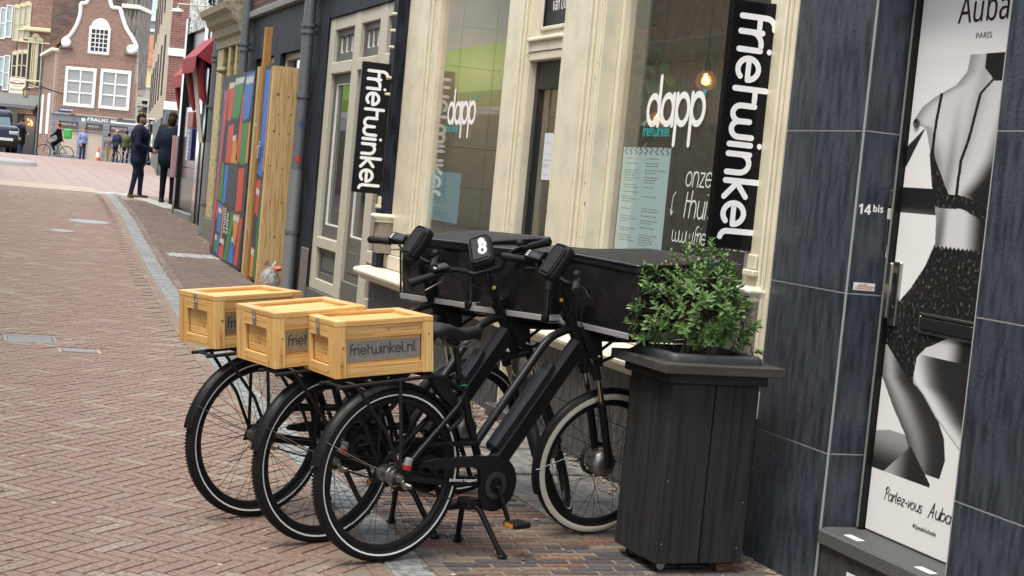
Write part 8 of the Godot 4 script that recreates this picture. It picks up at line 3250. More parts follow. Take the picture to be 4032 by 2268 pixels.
func make_backdrop():
	# right-hand corner building: beige side wall and brick front
	var t := thing("corner_building", "tall corner building with a beige side wall and a brick front banded in white", "building")
	var c1 := det(1328, 985, 44.0)
	var c2 := det(1205, 985, 78.0)
	c1.y = 0.3
	c2.y = 0.3
	var along := (c2 - c1)
	var ln := along.length()
	var X := along.normalized()
	var LB := Basis(-X, Vector3.UP, (-X).cross(Vector3.UP))
	if LB.z.x > 0:
		LB = Basis(X, Vector3.UP, X.cross(Vector3.UP))
	var st := c1 if LB.x.dot(X) > 0 else c2
	var fr := Transform3D(LB, st)
	var mb := MB.new()
	mb.xf = fr
	mb.bx(0, ln, 0, 16.0, -4.0, 0.0)
	part(mb, "side_wall", mat("beige_render", lin(0.46, 0.38, 0.24), 0.8, 0, "streak", Vector3(0.25, 0.15, 0.25)), t)
	mb = MB.new()
	mb.xf = fr
	mb.bx(0, ln, 0, 2.2, 0.001, 0.06)
	part(mb, "dado", mat("dado_grey", lin(0.09, 0.085, 0.075), 0.7, 0, "patch", Vector3(1, 1, 1)), t)
	for i in 6:
		for j in 4:
			mb = MB.new()
			mb.xf = fr
			var x := ln * (0.1 + 0.15 * i)
			mb.bx(x, x + 0.9, 3.0 + j * 3.1, 4.9 + j * 3.1, 0.0, 0.05)
			part(mb, "slit_window", mat("slit_dark", lin(0.06, 0.05, 0.045), 0.3), t)
	var FF := Transform3D(FB, c1 + FB.z * 0.02)
	mb = MB.new()
	mb.xf = FF
	mb.bx(0, 3.0, 0, 16.0, -3.0, 0.0)
	part(mb, "front_wall", mats.far_mortar, t)
	mb = MB.new()
	brick_face(mb, FF, 0.03, 2.0, 2.7, 9.0, [Color(0.18, 0.075, 0.06), Color(0.22, 0.095, 0.075)], 35, [], PackedVector2Array(), 0.22, 0.068)
	stuff(mb, "bricks", mats.far_brick, t)
	for y in [[2.45, 2.69], [4.0, 4.22], [5.9, 6.2]]:
		mb = MB.new()
		mb.xf = FF
		mb.bx(0.0, 2.0, y[0], y[1], 0.0, 0.04)
		part(mb, "white_band", mats.far_white, t)
	mb = MB.new()
	mb.xf = FF
	mb.bx(0.0, 2.0, 0.0, 2.44, 0.0, 0.05)
	part(mb, "metal_door", mat("door_slate", lin(0.16, 0.175, 0.2), 0.5, 0, "streak", Vector3(0.5, 0.5, 0.5)), t)
	mb = MB.new()
	mb.xf = FF
	mb.bx(0.06, 0.18, 1.1, 1.75, 0.05, 0.12, 0.01)
	part(mb, "intercom", mats.bracket_black, t)
	# houses between
	var specs := [
		["white_house", "white plastered house with gold lettering beyond the lantern", [1085, 690, 1215, 1040], 98.0, Color(0.72, 0.71, 0.66)],
		["yellow_house", "pale yellow house with an orange tiled roof", [1085, 525, 1225, 700], 110.0, Color(0.6, 0.52, 0.27)],
		["concrete_block", "grey concrete office block with strip windows", [1060, 130, 1270, 400], 150.0, Color(0.36, 0.35, 0.33)],
		["glass_tower", "pale blue glass office tower above the roofs", [1080, -60, 1275, 135], 210.0, Color(0.5, 0.58, 0.66)]]
	for s in specs:
		var q: Array = s[2]
		var p := det(q[0], q[3], s[3])
		var k := per(s[3])
		var b := thing(s[0], s[1], "building" if s[0] != "white_house" else "house", p, FB)
		var w: float = (q[2] - q[0]) * k
		var h: float = (q[3] - q[1]) * k
		mb = MB.new()
		mb.col = s[4]
		mb.bx(0, w, -6.0, h, -6.0, 0.0)
		part(mb, "wall", mat("backdrop_wall", lin(1, 1, 1), 0.7), b)
		if s[0] == "white_house":
			for q2 in [[0.62, 0.5], [0.62, 0.15]]:
				far_window(b, Vector2(w * q2[0], h * q2[1]), 0.5, 0.9, 0.0, 1, 2, mats.far_white, mats.far_dark_pane, 0.06, 0.04)
			text("CHOO", 0.24, mat("gold_letters", lin(0.4, 0.22, 0.05), 0.4), b, Transform3D(Basis.from_scale(Vector3(1.1, 1, 1)), Vector3(0.12, h - 1.5, 0.02)), "Droid Serif", 700, "lettering", 0.02)
			for y in [0.55, 0.98]:
				mb = MB.new()
				mb.bx(-0.05, w + 0.05, h * y - 0.1, h * y, 0.0, 0.15, 0.02)
				part(mb, "cornice", mats.far_white, b)
		elif s[0] == "yellow_house":
			for x in [0.14, 0.26]:
				far_window(b, Vector2(w * x, h * 0.55), 0.3, 0.7, 0.0, 1, 1, mats.far_white, mats.far_dark_pane, 0.04, 0.03)
			mb = MB.new()
			mb.quad(Vector3(-0.2, h, 0.2), Vector3(w + 0.2, h, 0.2), Vector3(w * 0.95, h + 1.3, -2.0), Vector3(-0.4, h + 1.5, -2.0), Vector3(0, 1, 1))
			mb.quad(Vector3(-0.4, h + 1.2, -2.1), Vector3(w * 0.8, h + 1.0, -2.1), Vector3(w * 0.7, h + 2.3, -4.0), Vector3(-0.4, h + 2.6, -4.0), Vector3(0, 1, 1))
			part(mb, "tiled_roof", mat("far_orange_tile", lin(0.36, 0.14, 0.06), 0.8, 0, "grain", Vector3(0.5, 0.5, 0.5)), b)
		elif s[0] == "concrete_block":
			for j in 3:
				mb = MB.new()
				mb.bx(w * 0.08, w * 0.96, h * (0.08 + 0.32 * j), h * (0.2 + 0.32 * j), 0.0, 0.1)
				part(mb, "strip_window", mat("strip_glass", lin(0.16, 0.2, 0.25), 0.15), b)
				mb = MB.new()
				mb.bx(w * (0.3 if j == 1 else 0.0), w, h * (0.24 + 0.32 * j), h * (0.32 + 0.32 * j), 0.0, 0.5, 0.05)
				part(mb, "balcony", mat("pale_concrete", lin(0.5, 0.49, 0.46), 0.8), b)
		else:
			for j in 6:
				for i in 5:
					mb = MB.new()
					mb.bx(w * (0.02 + 0.196 * i), w * (0.2 + 0.196 * i), h * (0.02 + 0.165 * j), h * (0.17 + 0.165 * j), 0.0, 0.06)
					part(mb, "glass_panel", mat("tower_glass", lin(0.42, 0.55, 0.62), 0.1), b)
	lantern("black wall lantern beside the cream hanging sign", det(210, 775, 82.0), 0.9, false, Vector3(1.2, 0.3, -3.0))
	lantern("black street lantern on a post behind the market kiosk", det(1157, 960, 76.0), 0.95, true, Vector3.ZERO)
	# kiosk, awning bar and cage trolleys
	var kp := det(1290, 1220, 58.0)
	kp.y = gy(kp.z)
	var ki := thing("market_kiosk", "black market kiosk with white trim at the end of the pavement", "kiosk", kp, FB)
	var kk := per(58.0)
	mb = MB.new()
	mb.bx(-95 * kk, 230 * kk, 0.6, 1.75, -1.5, 0.0, 0.01)
	part(mb, "body", mats.kiosk_black, ki)
	mb = MB.new()
	mb.bx(-98 * kk, 232 * kk, 1.751, 1.80, -1.55, 0.05, 0.01)
	mb.bx(-40 * kk, 120 * kk, 1.36, 1.42, 0.001, 0.3, 0.01)
	mb.bx(-30 * kk, -22 * kk, 0.4, 1.359, 0.001, 0.04)
	mb.bx(-29 * kk, 100 * kk, 1.3, 1.355, 0.001, 0.04)
	part(mb, "trim", mats.bar_white, ki)
	mb = MB.new()
	mb.bx(-90 * kk, -70 * kk, 0.0, 0.6, -1.4, -0.1)
	mb.bx(200 * kk, 220 * kk, 0.0, 0.6, -1.4, -0.1)
	part(mb, "support", mats.kiosk_black, ki)
	text("dk", 0.12, mats.sign_white, ki, Transform3D(Basis.IDENTITY, Vector3(-80 * kk, 1.55, 0.003)), "Droid Sans", 700, "lettering", 0.002)
	var ab := det(905, 1000, 72.0)
	var pa := thing("market_awning", "flat white market awning on a thin pole before the grey shopfront", "awning", Vector3(ab.x, 0, ab.z), FB)
	var ka := per(72.0)
	mb = MB.new()
	mb.bx(0, 290 * ka, ab.y - 0.02, ab.y + 0.05, -1.2, 0.0, 0.01)
	part(mb, "canvas", mats.bar_white, pa)
	mb = MB.new()
	mb.tube([Vector3(285 * ka, gy(ab.z) - 0.1, -0.1), Vector3(285 * ka, ab.y, -0.1)], 0.03, 6)
	part(mb, "pole", mats.bar_white, pa)
	for k in 2:
		var cp := det(1195 + k * 52, 1350, 56.0 + k * 3.0)
		cp.y = gy(cp.z)
		var cg := thing("roll_cage", ["steel roll cage with clear plastic beside the man in the navy parka", "steel roll cage standing just behind the black kiosk's end"][k], "roll cage", cp, FB, "roll cages at the kiosk")
		mb = MB.new()
		for i in 4:
			mb.tube([Vector3(i * 0.2, 0.15, 0), Vector3(i * 0.2, 1.6, 0)], 0.012, 5)
			mb.tube([Vector3(i * 0.2, 0.15, -0.6), Vector3(i * 0.2, 1.6, -0.6)], 0.012, 5)
		for y in [0.15, 0.5, 0.85, 1.2, 1.6]:
			mb.tube([Vector3(0, y, 0), Vector3(0.6, y, 0), Vector3(0.6, y, -0.6), Vector3(0, y, -0.6)], 0.012, 5, true)
		part(mb, "cage", mats.galvanised, cg)
		for q in [[0.05, -0.05], [0.55, -0.05], [0.05, -0.55], [0.55, -0.55]]:
			mb = MB.new()
			mb.ell(Vector3(q[0], 0.075, q[1]), Vector3(0.075, 0.075, 0.03), 10, 8)
			part(mb, "castor", mats.castor_rubber, cg)
		mb = MB.new()
		mb.col = Color(0.62, 0.64, 0.66)
		soft_box(mb, Vector3(0.3, 0.7, -0.3), Vector3(0.5, 1.0, 0.5), 0.12, 0.03, 0.03, 40 + k, 8)
		part(mb, "plastic_wrap", mat("wrap_film", lin(1, 1, 1), 0.2), cg)
	# traffic cone
	var tp := det(795, 1335, 74.0)
	tp.y = gy(tp.z)
	var tc := thing("traffic_cone", "orange and white traffic cone outside the grey shop door", "cone", tp)
	for k in 3:
		mb = MB.new()
		var f0 := k / 3.0
		var f1 := (k + 1) / 3.0
		mb.lathe([Vector2(lerpf(0.15, 0.03, f0), 0.04 + 0.75 * f0), Vector2(lerpf(0.15, 0.03, f1), 0.04 + 0.75 * f1)], 14)
		part(mb, "cone_band", mats.cone_orange if k != 1 else mats.bar_white, tc)
	mb = MB.new()
	mb.bx(-0.2, 0.2, 0.0, 0.04, -0.2, 0.2, 0.01)
	part(mb, "cone_base", mats.cone_orange, tc)
# ---------------------------------------------------------------- people: bones joined into one skin
class Flesh:
	var lo: Vector3
	var cell: float
	var nx: int
	var ny: int
	var nz: int
	var f := PackedFloat32Array()
	var near := PackedFloat32Array()
	var who := PackedInt32Array()
	func _init(a: Vector3, b: Vector3, c: float):
		lo = a
		cell = c
		nx = int((b.x - a.x) / c) + 2
		ny = int((b.y - a.y) / c) + 2
		nz = int((b.z - a.z) / c) + 2
		f.resize(nx * ny * nz)
		f.fill(9.0)
		near.resize(nx * ny * nz)
		near.fill(9.0)
		who.resize(nx * ny * nz)
	func bone(a: Vector3, b: Vector3, ra: float, rb: float, tone: int, k := 0.025):
		var pad := maxf(ra, rb) + cell * 2.5 + k
		var x0 := maxi(0, int((minf(a.x, b.x) - pad - lo.x) / cell))
		var x1 := mini(nx - 1, int((maxf(a.x, b.x) + pad - lo.x) / cell) + 1)
		var y0 := maxi(0, int((minf(a.y, b.y) - pad - lo.y) / cell))
		var y1 := mini(ny - 1, int((maxf(a.y, b.y) + pad - lo.y) / cell) + 1)
		var z0 := maxi(0, int((minf(a.z, b.z) - pad - lo.z) / cell))
		var z1 := mini(nz - 1, int((maxf(a.z, b.z) + pad - lo.z) / cell) + 1)
		var ab := b - a
		var l2 := maxf(ab.length_squared(), 1e-9)
		for z in range(z0, z1 + 1):
			for y in range(y0, y1 + 1):
				var row := (z * ny + y) * nx
				var p := Vector3(lo.x + x0 * cell, lo.y + y * cell, lo.z + z * cell)
				for x in range(x0, x1 + 1):
					var t := clampf((p - a).dot(ab) / l2, 0.0, 1.0)
					var d := p.distance_to(a + ab * t) - (ra + (rb - ra) * t)
					p.x += cell
					var i := row + x
					if d < near[i]:
						near[i] = d
						who[i] = tone
					var v := f[i]
					if v > 8.0:
						f[i] = d
					else:
						var h := clampf(0.5 + 0.5 * (v - d) / k, 0.0, 1.0)
						f[i] = v + (d - v) * h - k * h * (1.0 - h)
	func build(mb: MB, tones: Array, head := false, beard := false):
		var id := PackedInt32Array()
		id.resize(f.size())
		id.fill(-1)
		var sy := nx
		var sz := nx * ny
		var off := [0, 1, sy, sy + 1, sz, sz + 1, sz + sy, sz + sy + 1]
		for z in nz - 1:
			for y in ny - 1:
				var row := z * sz + y * sy
				for x in nx - 1:
					var i := row + x
					var m := 0
					for k in 8:
						if f[i + off[k]] < 0.0:
							m += 1
					if m == 0 or m == 8:
						continue
					var s := Vector3.ZERO
					var c := 0
					for e in [[0, 1], [2, 3], [4, 5], [6, 7], [0, 2], [1, 3], [4, 6], [5, 7], [0, 4], [1, 5], [2, 6], [3, 7]]:
						var a := f[i + off[e[0]]]
						var b := f[i + off[e[1]]]
						if (a < 0.0) != (b < 0.0):
							var t := a / (a - b)
							var pa := Vector3(e[0] & 1, (e[0] >> 1) & 1, e[0] >> 2)
							var pb := Vector3(e[1] & 1, (e[1] >> 1) & 1, e[1] >> 2)
							s += pa.lerp(pb, t)
							c += 1
					var p := lo + (Vector3(x, y, z) + s / c) * cell
					var col: Color = tones[who[i]]
					if head and who[i] == 0:
						var q := Vector3(absf(p.x), p.y, p.z)
						if q.distance_to(Vector3(0.034, 0.008, 0.082)) < 0.014:
							col = Color(0.05, 0.035, 0.03)
						elif q.distance_to(Vector3(0.036, 0.03, 0.088)) < 0.013:
							col = tones[4]
						elif p.distance_to(Vector3(0, -0.05, 0.096)) < 0.018 and absf(p.y + 0.05) < 0.008:
							col = col * Color(0.75, 0.45, 0.42)
						elif beard and p.y < -0.035 and p.z > -0.01:
							col = col.lerp(tones[4], 0.6)
					mb.col = col
					id[i] = mb.vert(p, Vector3.UP)
		mb.col = Color.WHITE
		for z in range(1, nz - 1):
			for y in range(1, ny - 1):
				for x in range(1, nx - 1):
					var i := z * sz + y * sy + x
					var a := f[i] < 0.0
					if a != (f[i + 1] < 0.0):
						face(mb, id[i], id[i - sy], id[i - sy - sz], id[i - sz], a)
					if a != (f[i + sy] < 0.0):
						face(mb, id[i], id[i - sz], id[i - sz - 1], id[i - 1], a)
					if a != (f[i + sz] < 0.0):
						face(mb, id[i], id[i - 1], id[i - 1 - sy], id[i - sy], a)
	func face(mb: MB, a: int, b: int, c: int, d: int, flip: bool):
		if a < 0 or b < 0 or c < 0 or d < 0:
			return
		if flip:
			mb.ix.append_array([a, c, b, a, d, c])
		else:
			mb.ix.append_array([a, b, c, a, c, d])
# tones: 0 skin, 1 top, 2 trousers, 3 shoes, 4 hair, 5 second top colour
func person(label: String, pos: Vector3, face_turn: float, H: float, pose: Dictionary, tones: Array, cell: float, group := "") -> Node3D:
	var t := thing("person", label, "person", pos, Basis(Vector3.UP, face_turn) * Basis.from_scale(Vector3.ONE * H / 1.78), group)
	var J := {"hl": Vector3(0.09, 0.93, 0), "hr": Vector3(-0.09, 0.93, 0), "kl": Vector3(0.1, 0.5, 0.02), "kr": Vector3(-0.1, 0.5, 0.02), "al": Vector3(0.1, 0.09, -0.02), "ar": Vector3(-0.1, 0.09, -0.02),
		"sl": Vector3(0.185, 1.43, 0), "sr": Vector3(-0.185, 1.43, 0), "el": Vector3(0.25, 1.15, -0.02), "er": Vector3(-0.25, 1.15, -0.02), "wl": Vector3(0.24, 0.9, 0.08), "wr": Vector3(-0.24, 0.9, 0.08), "lean": Vector3.ZERO}
	for k in pose:
		J[k] = pose[k]
	var ln: Vector3 = J.lean
	for k in ["sl", "sr"]:
		if not pose.has(k):
			J[k] += ln
	var bulk: float = pose.get("bulk", 1.0)
	var lo := Vector3(-0.5, -0.02, -0.45)
	var hi := Vector3(0.5, 1.62, 0.6)
	for k in J:
		if k != "lean" and J[k] is Vector3:
			lo = lo.min(J[k] - Vector3(0.15, 0.12, 0.15))
			hi = hi.max(J[k] + Vector3(0.15, 0.1, 0.25))
	lo.y = -0.03
	var s := Flesh.new(lo, hi, cell)
	for q in [["hl", "kl", "al"], ["hr", "kr", "ar"]]:
		s.bone(J[q[0]], J[q[1]], 0.088, 0.062, 2)
		s.bone(J[q[1]], J[q[2]], 0.062, 0.047, 2)
		var toe: Vector3 = J[q[2]] + pose.get("toe", Vector3(0.0, -0.045, 0.15))
		s.bone(J[q[2]] + Vector3(0, -0.045, -0.03), toe, 0.042, 0.036, 3, 0.015)
	s.bone(Vector3(-0.065, 0.97, 0), Vector3(0.065, 0.97, 0), 0.118, 0.118, 2)
	s.bone(Vector3(0, 1.06, 0) + ln * 0.2, Vector3(0, 1.32, 0) + ln * 0.8, 0.13 * bulk, 0.15 * bulk, 1, 0.05)
	s.bone(Vector3(-0.05, 1.3, 0) + ln * 0.8, Vector3(0.05, 1.3, 0) + ln * 0.8, 0.14 * bulk, 0.14 * bulk, 1, 0.05)
	s.bone(Vector3(-0.06, 1.0, 0) + ln * 0.1, Vector3(0.06, 1.0, 0) + ln * 0.1, 0.125 * bulk, 0.125 * bulk, 1, 0.03)
	if pose.has("coat"):
		s.bone(Vector3(-0.07, pose.coat, 0), Vector3(-0.05, 1.1, 0), 0.165, 0.15, 1, 0.04)
		s.bone(Vector3(0.07, pose.coat, 0), Vector3(0.05, 1.1, 0), 0.165, 0.15, 1, 0.04)
	s.bone(Vector3(-0.13, 1.42, 0) + ln, Vector3(0.13, 1.42, 0) + ln, 0.078 * bulk, 0.078 * bulk, 1, 0.05)
	for q in [["sl", "el", "wl"], ["sr", "er", "wr"]]:
		s.bone(J[q[0]], J[q[1]], 0.064 * bulk, 0.052 * bulk, 1)
		s.bone(J[q[1]], J[q[2]], 0.052 * bulk, 0.040, 1 if not pose.has("bare") else 0)
	var neck: Vector3 = Vector3(0, 1.46, 0) + ln
	s.bone(neck, neck + Vector3(0, 0.1, 0.012), 0.058, 0.053, 0, 0.02)
	if pose.has("hood"):
		s.bone(neck + Vector3(-0.07, 0.02, -0.06), neck + Vector3(0.07, 0.02, -0.06), 0.062, 0.062, 5, 0.03)
		s.bone(neck + Vector3(-0.07, 0.03, 0.0), neck + Vector3(0.07, 0.03, 0.0), 0.045, 0.045, 5, 0.03)
	var mb := MB.new()
	s.build(mb, tones)
	# head on a finer grid
	var hc: Vector3 = neck + Vector3(0, 0.185, 0.015)
	var hb := Basis(Vector3.UP, pose.get("look", 0.0)) * Basis(Vector3.RIGHT, pose.get("nod", 0.0))
	var hcell := 0.009 if cell < 0.03 else 0.014
	var h := Flesh.new(Vector3(-0.15, -0.17, -0.16), Vector3(0.15, 0.17, 0.17), hcell)
	h.bone(Vector3(0, 0.02, -0.012), Vector3(0, 0.03, -0.012), 0.088, 0.088, 0)
	h.bone(Vector3(0, 0.0, 0.025), Vector3(0, -0.065, 0.045), 0.066, 0.042, 0, 0.02)
	h.bone(Vector3(0, 0.012, 0.09), Vector3(0, -0.022, 0.107), 0.008, 0.014, 0, 0.008)
	h.bone(Vector3(0, -0.05, 0.076), Vector3(0, -0.052, 0.08), 0.018, 0.016, 0, 0.01)
	for sx in [-1.0, 1.0]:
		h.bone(Vector3(sx * 0.082, 0.0, -0.012), Vector3(sx * 0.088, 0.022, -0.018), 0.012, 0.017, 0, 0.008)
	h.bone(Vector3(0, -0.09, -0.02), Vector3(0, -0.17, -0.03), 0.055, 0.055, 0, 0.02)
	if not pose.has("bald"):
		h.bone(Vector3(0, 0.045, -0.024), Vector3(0, 0.055, -0.01), 0.092, 0.086, 4, 0.01)
		h.bone(Vector3(0, -0.01, -0.05), Vector3(0, 0.04, -0.04), 0.066, 0.075, 4, 0.01)
		h.bone(Vector3(-0.04, 0.085, 0.045), Vector3(0.04, 0.085, 0.045), 0.028, 0.028, 4, 0.02)
	if pose.has("cap"):
		h.bone(Vector3(0, 0.05, -0.01), Vector3(0, 0.065, -0.01), 0.097, 0.09, 5, 0.01)
		h.bone(Vector3(-0.04, 0.06, 0.1), Vector3(0.04, 0.06, 0.1), 0.02, 0.02, 5, 0.02)
	var hm := MB.new()
	h.build(hm, tones, true, pose.has("beard"))
	var base := mb.v.size()
	for i in hm.v.size():
		mb.v.append(hc + hb * hm.v[i])
		mb.n.append(Vector3.UP)
		mb.t.append(Vector2.ZERO)
		mb.c.append(hm.c[i])
	for i in hm.ix:
		mb.ix.append(base + i)
	# hands: a palm and five bent fingers each
	for q in [["el", "wl", 1.0], ["er", "wr", -1.0]]:
		var fore: Vector3 = (J[q[1]] - J[q[0]]).normalized()
		var thumb_to: Vector3 = (Vector3(-q[2] * 0.4, 0.1, 1.0) - fore * fore.dot(Vector3(-q[2] * 0.4, 0.1, 1.0))).normalized()
		if pose.has("grip"):
			thumb_to = (Vector3(0, 1, 0.1) - fore * fore.dot(Vector3(0, 1, 0.1))).normalized()
		var palm: Vector3 = fore.cross(thumb_to) * q[2]
		var w: Vector3 = J[q[1]]
		var hs := Flesh.new(w - Vector3(0.16, 0.16, 0.16), w + Vector3(0.16, 0.16, 0.16), 0.0065 if cell < 0.03 else 0.011)
		hs.bone(w - fore * 0.02, w + fore * 0.03, 0.03, 0.03, 0, 0.01)
		for k in 4:
			var side := thumb_to * (0.027 - 0.018 * k)
			var a: Vector3 = w + fore * 0.03 + side * 0.8
			var b: Vector3 = w + fore * 0.088 + side
			hs.bone(a, b, 0.017, 0.012, 0, 0.012)
			var len := [0.07, 0.08, 0.074, 0.056][k] as float
			var bend := 0.9 if pose.has("grip") else 0.35
			var c: Vector3 = b + (fore * cos(bend) + palm * sin(bend)) * len * 0.55
			var d: Vector3 = c + (fore * cos(bend * 2.1) + palm * sin(bend * 2.1)) * len * 0.5
			hs.bone(b, c, 0.0095, 0.009, 0, 0.004)
			hs.bone(c, d, 0.009, 0.008, 0, 0.004)
		var tb := w + fore * 0.03 + thumb_to * 0.03
		var tm: Vector3 = tb + (thumb_to * 0.7 + fore * 0.6 + palm * 0.3).normalized() * 0.045
		hs.bone(tb, tm, 0.014, 0.011, 0, 0.006)
		hs.bone(tm, tm + (fore * 0.9 + palm * 0.3).normalized() * 0.03, 0.011, 0.009, 0, 0.004)
		hs.build(mb, tones)
	fix_normals(mb)
	var cm := mat("cloth_and_skin", lin(1, 1, 1), 0.8)
	cm.metallic_specular = 0.2
	part(mb, "body", cm, t)
	return t
func facing_right() -> float:   # a person whose front points to the right of the picture
	return atan2(FB.x.x, FB.x.z)
func make_people():
	var navy := Color(0.016, 0.023, 0.042)
	var jeans := Color(0.02, 0.03, 0.06)
	var skin := Color(0.5, 0.29, 0.2)
	var p := det(1105, 1620, 31.7)
	p.y = gy(p.z)
	var m1 := person("man in a navy hooded parka and dark jeans holding a paper bag", p, facing_right() + 0.12, 1.76, {"coat": 0.8, "bulk": 1.3, "hood": true, "grip": true, "beard": true, "el": Vector3(0.23, 1.12, 0.02), "wl": Vector3(0.12, 1.04, 0.28), "er": Vector3(-0.25, 1.12, 0.0), "wr": Vector3(-0.12, 1.02, 0.26), "kl": Vector3(0.09, 0.5, 0.06), "al": Vector3(0.09, 0.09, 0.06), "ar": Vector3(-0.1, 0.09, -0.1), "kr": Vector3(-0.1, 0.5, -0.03)}, [skin, navy, jeans, Color(0.16, 0.10, 0.05), Color(0.02, 0.015, 0.012), navy * 1.3], 0.021)
	var bg := thing("paper_bag", "crumpled brown paper bag in the parka man's hands", "bag", m1.transform * Vector3(0.02, 1.06, 0.38), m1.basis)
	var mb := MB.new()
	soft_box(mb, Vector3(0, 0.03, 0), Vector3(0.2, 0.19, 0.17), 0.05, 0.01, 0.025, 61, 8)
	part(mb, "paper", mat("kraft_paper", lin(0.36, 0.2, 0.075), 0.8), bg)
	mb = MB.new()
	mb.xf = Transform3D(Basis(Vector3.RIGHT, 0.3), Vector3(0, 0.15, 0))
	mb.tube([Vector3(-0.05, -0.02, 0), Vector3(0, 0.05, 0), Vector3(0.05, -0.02, 0)], [0.05, 0.035, 0.05], 7)
	part(mb, "twisted_top", mat("kraft_dark", lin(0.26, 0.12, 0.05), 0.8), bg)
	p = det(1352, 1655, 30.6)
	p.y = gy(p.z)
	person("man in a dark quilted jacket with his back turned beside the granite shopfront", p, PI - 0.35, 1.75, {"coat": 0.9, "bulk": 1.38, "hood": true, "el": Vector3(0.27, 1.15, 0.0), "wl": Vector3(0.14, 1.08, 0.22), "er": Vector3(-0.27, 1.15, 0.0), "wr": Vector3(-0.14, 1.08, 0.22)}, [skin, navy * 0.9, Color(0.01, 0.01, 0.012), Color(0.03, 0.03, 0.03), Color(0.035, 0.022, 0.015), navy], 0.022)
	p = det(1362, 1610, 31.8)
	p.y = gy(p.z)
	person("taller man in a grey-black jacket behind the quilted jacket man", p, PI - 0.2, 1.86, {"bulk": 1.35, "el": Vector3(0.27, 1.15, 0.0), "wl": Vector3(0.16, 1.0, 0.2), "er": Vector3(-0.27, 1.15, 0.0), "wr": Vector3(-0.16, 1.0, 0.2)}, [skin, Color(0.025, 0.027, 0.032), jeans, Color(0.02, 0.02, 0.02), Color(0.03, 0.02, 0.015), navy], 0.024)
	var far := 0.04
	p = det(662, 1330, 79.0)
	p.y = gy(p.z)
	person("man in a pale blue shirt and jeans before the grey shopfront", p, facing_right() - 0.7, 1.82, {"wr": Vector3(-0.2, 0.92, 0.1), "el": Vector3(0.27, 1.16, -0.06), "wl": Vector3(0.2, 0.98, 0.12)}, [Color(0.5, 0.26, 0.19), Color(0.24, 0.30, 0.52), Color(0.03, 0.045, 0.1), Color(0.03, 0.03, 0.03), Color(0.2, 0.09, 0.04), Color.WHITE], far)
	p = det(935, 1360, 76.0)
	p.y = gy(p.z)
	person("bald man in a blue hooded sweater with his back turned", p, PI + 0.6, 1.78, {"bald": true, "hood": true, "bulk": 1.15, "el": Vector3(0.27, 1.15, 0.0), "wl": Vector3(0.12, 1.22, 0.2), "er": Vector3(-0.27, 1.15, 0.0), "wr": Vector3(-0.12, 1.15, 0.22)}, [Color(0.5, 0.28, 0.2), Color(0.04, 0.06, 0.12), Color(0.025, 0.03, 0.05), Color(0.02, 0.02, 0.02), Color(0.3, 0.2, 0.15), Color(0.06, 0.09, 0.05)], far)
	p = det(1012, 1365, 77.0)
	p.y = gy(p.z)
	person("man in an olive jacket seen from behind near the white bicycle", p, PI, 1.8, {"bulk": 1.1}, [Color(0.45, 0.25, 0.18), Color(0.10, 0.11, 0.05), Color(0.03, 0.03, 0.035), Color(0.02, 0.02, 0.02), Color(0.05, 0.03, 0.02), Color.WHITE], far)
	p = det(873, 1355, 81.0)
	p.y = gy(p.z)
	person("person in sand coloured trousers half hidden by the bald man", p, PI - 0.3, 1.68, {}, [Color(0.45, 0.25, 0.18), Color(0.16, 0.14, 0.14), Color(0.36, 0.26, 0.12), Color(0.05, 0.04, 0.03), Color(0.02, 0.02, 0.02), Color.WHITE], far)
	p = det(160, 1290, 72.0)
	p.y = gy(p.z)
	person("person in a long dark coat standing by the cafe door", p, facing_right() - 0.3, 1.74, {"coat": 0.7, "bulk": 1.1, "cap": true, "el": Vector3(0.25, 1.15, 0.02), "wl": Vector3(0.1, 1.1, 0.28)}, [Color(0.42, 0.24, 0.17), Color(0.012, 0.014, 0.02), Color(0.03, 0.05, 0.09), Color(0.02, 0.02, 0.02), Color(0.02, 0.02, 0.02), Color(0.02, 0.02, 0.022)], far)
	make_cyclist()
	make_suv()
func small_bike(label: String, pos: Vector3, turn: float, tone: Color) -> Node3D:
	var t := thing("city_bicycle", label, "bicycle", pos, Basis(Vector3.UP, turn))
	var m := mat("city_bike", lin(1, 1, 1), 0.4)
	for x in [-0.53, 0.53]:
		var mb := MB.new()
		mb.tube(ring_pts(Vector3(x, 0.34, 0), 0.325, 28), 0.02, 6, true)
		var w := part(mb, "wheel", mats.tyre_rubber, t)
		mb = MB.new()
		for k in 12:
			var a := TAU * k / 12
			mb.tube([Vector3(x, 0.34, 0), Vector3(x + cos(a) * 0.32, 0.34 + sin(a) * 0.32, 0)], 0.003, 4, false, false)
		stuff(mb, "spokes", mats.dull_steel, w)
	var fr := MB.new()
	fr.col = tone
	for q in [[-0.53, 0.34, -0.1, 0.3], [-0.53, 0.34, -0.2, 0.78], [-0.1, 0.3, -0.24, 0.9], [-0.1, 0.3, 0.38, 0.82], [-0.16, 0.6, 0.38, 0.82], [0.53, 0.34, 0.36, 0.98]]:
		fr.tube([Vector3(q[0], q[1], 0), Vector3(q[2], q[3], 0)], 0.018, 6)
	part(fr, "frame", m, t)
	fr = MB.new()
	fr.tube([Vector3(0.22, 1.04, -0.28), Vector3(0.36, 1.05, -0.15), Vector3(0.38, 1.02, 0), Vector3(0.36, 1.05, 0.15), Vector3(0.22, 1.04, 0.28)], 0.013, 6)
	part(fr, "handlebar", mats.bike_matte, t)
	fr = MB.new()
	saddle(fr, Vector3(-0.25, 0.87, 0))
	part(fr, "saddle", mats.bike_matte, t)
	return t
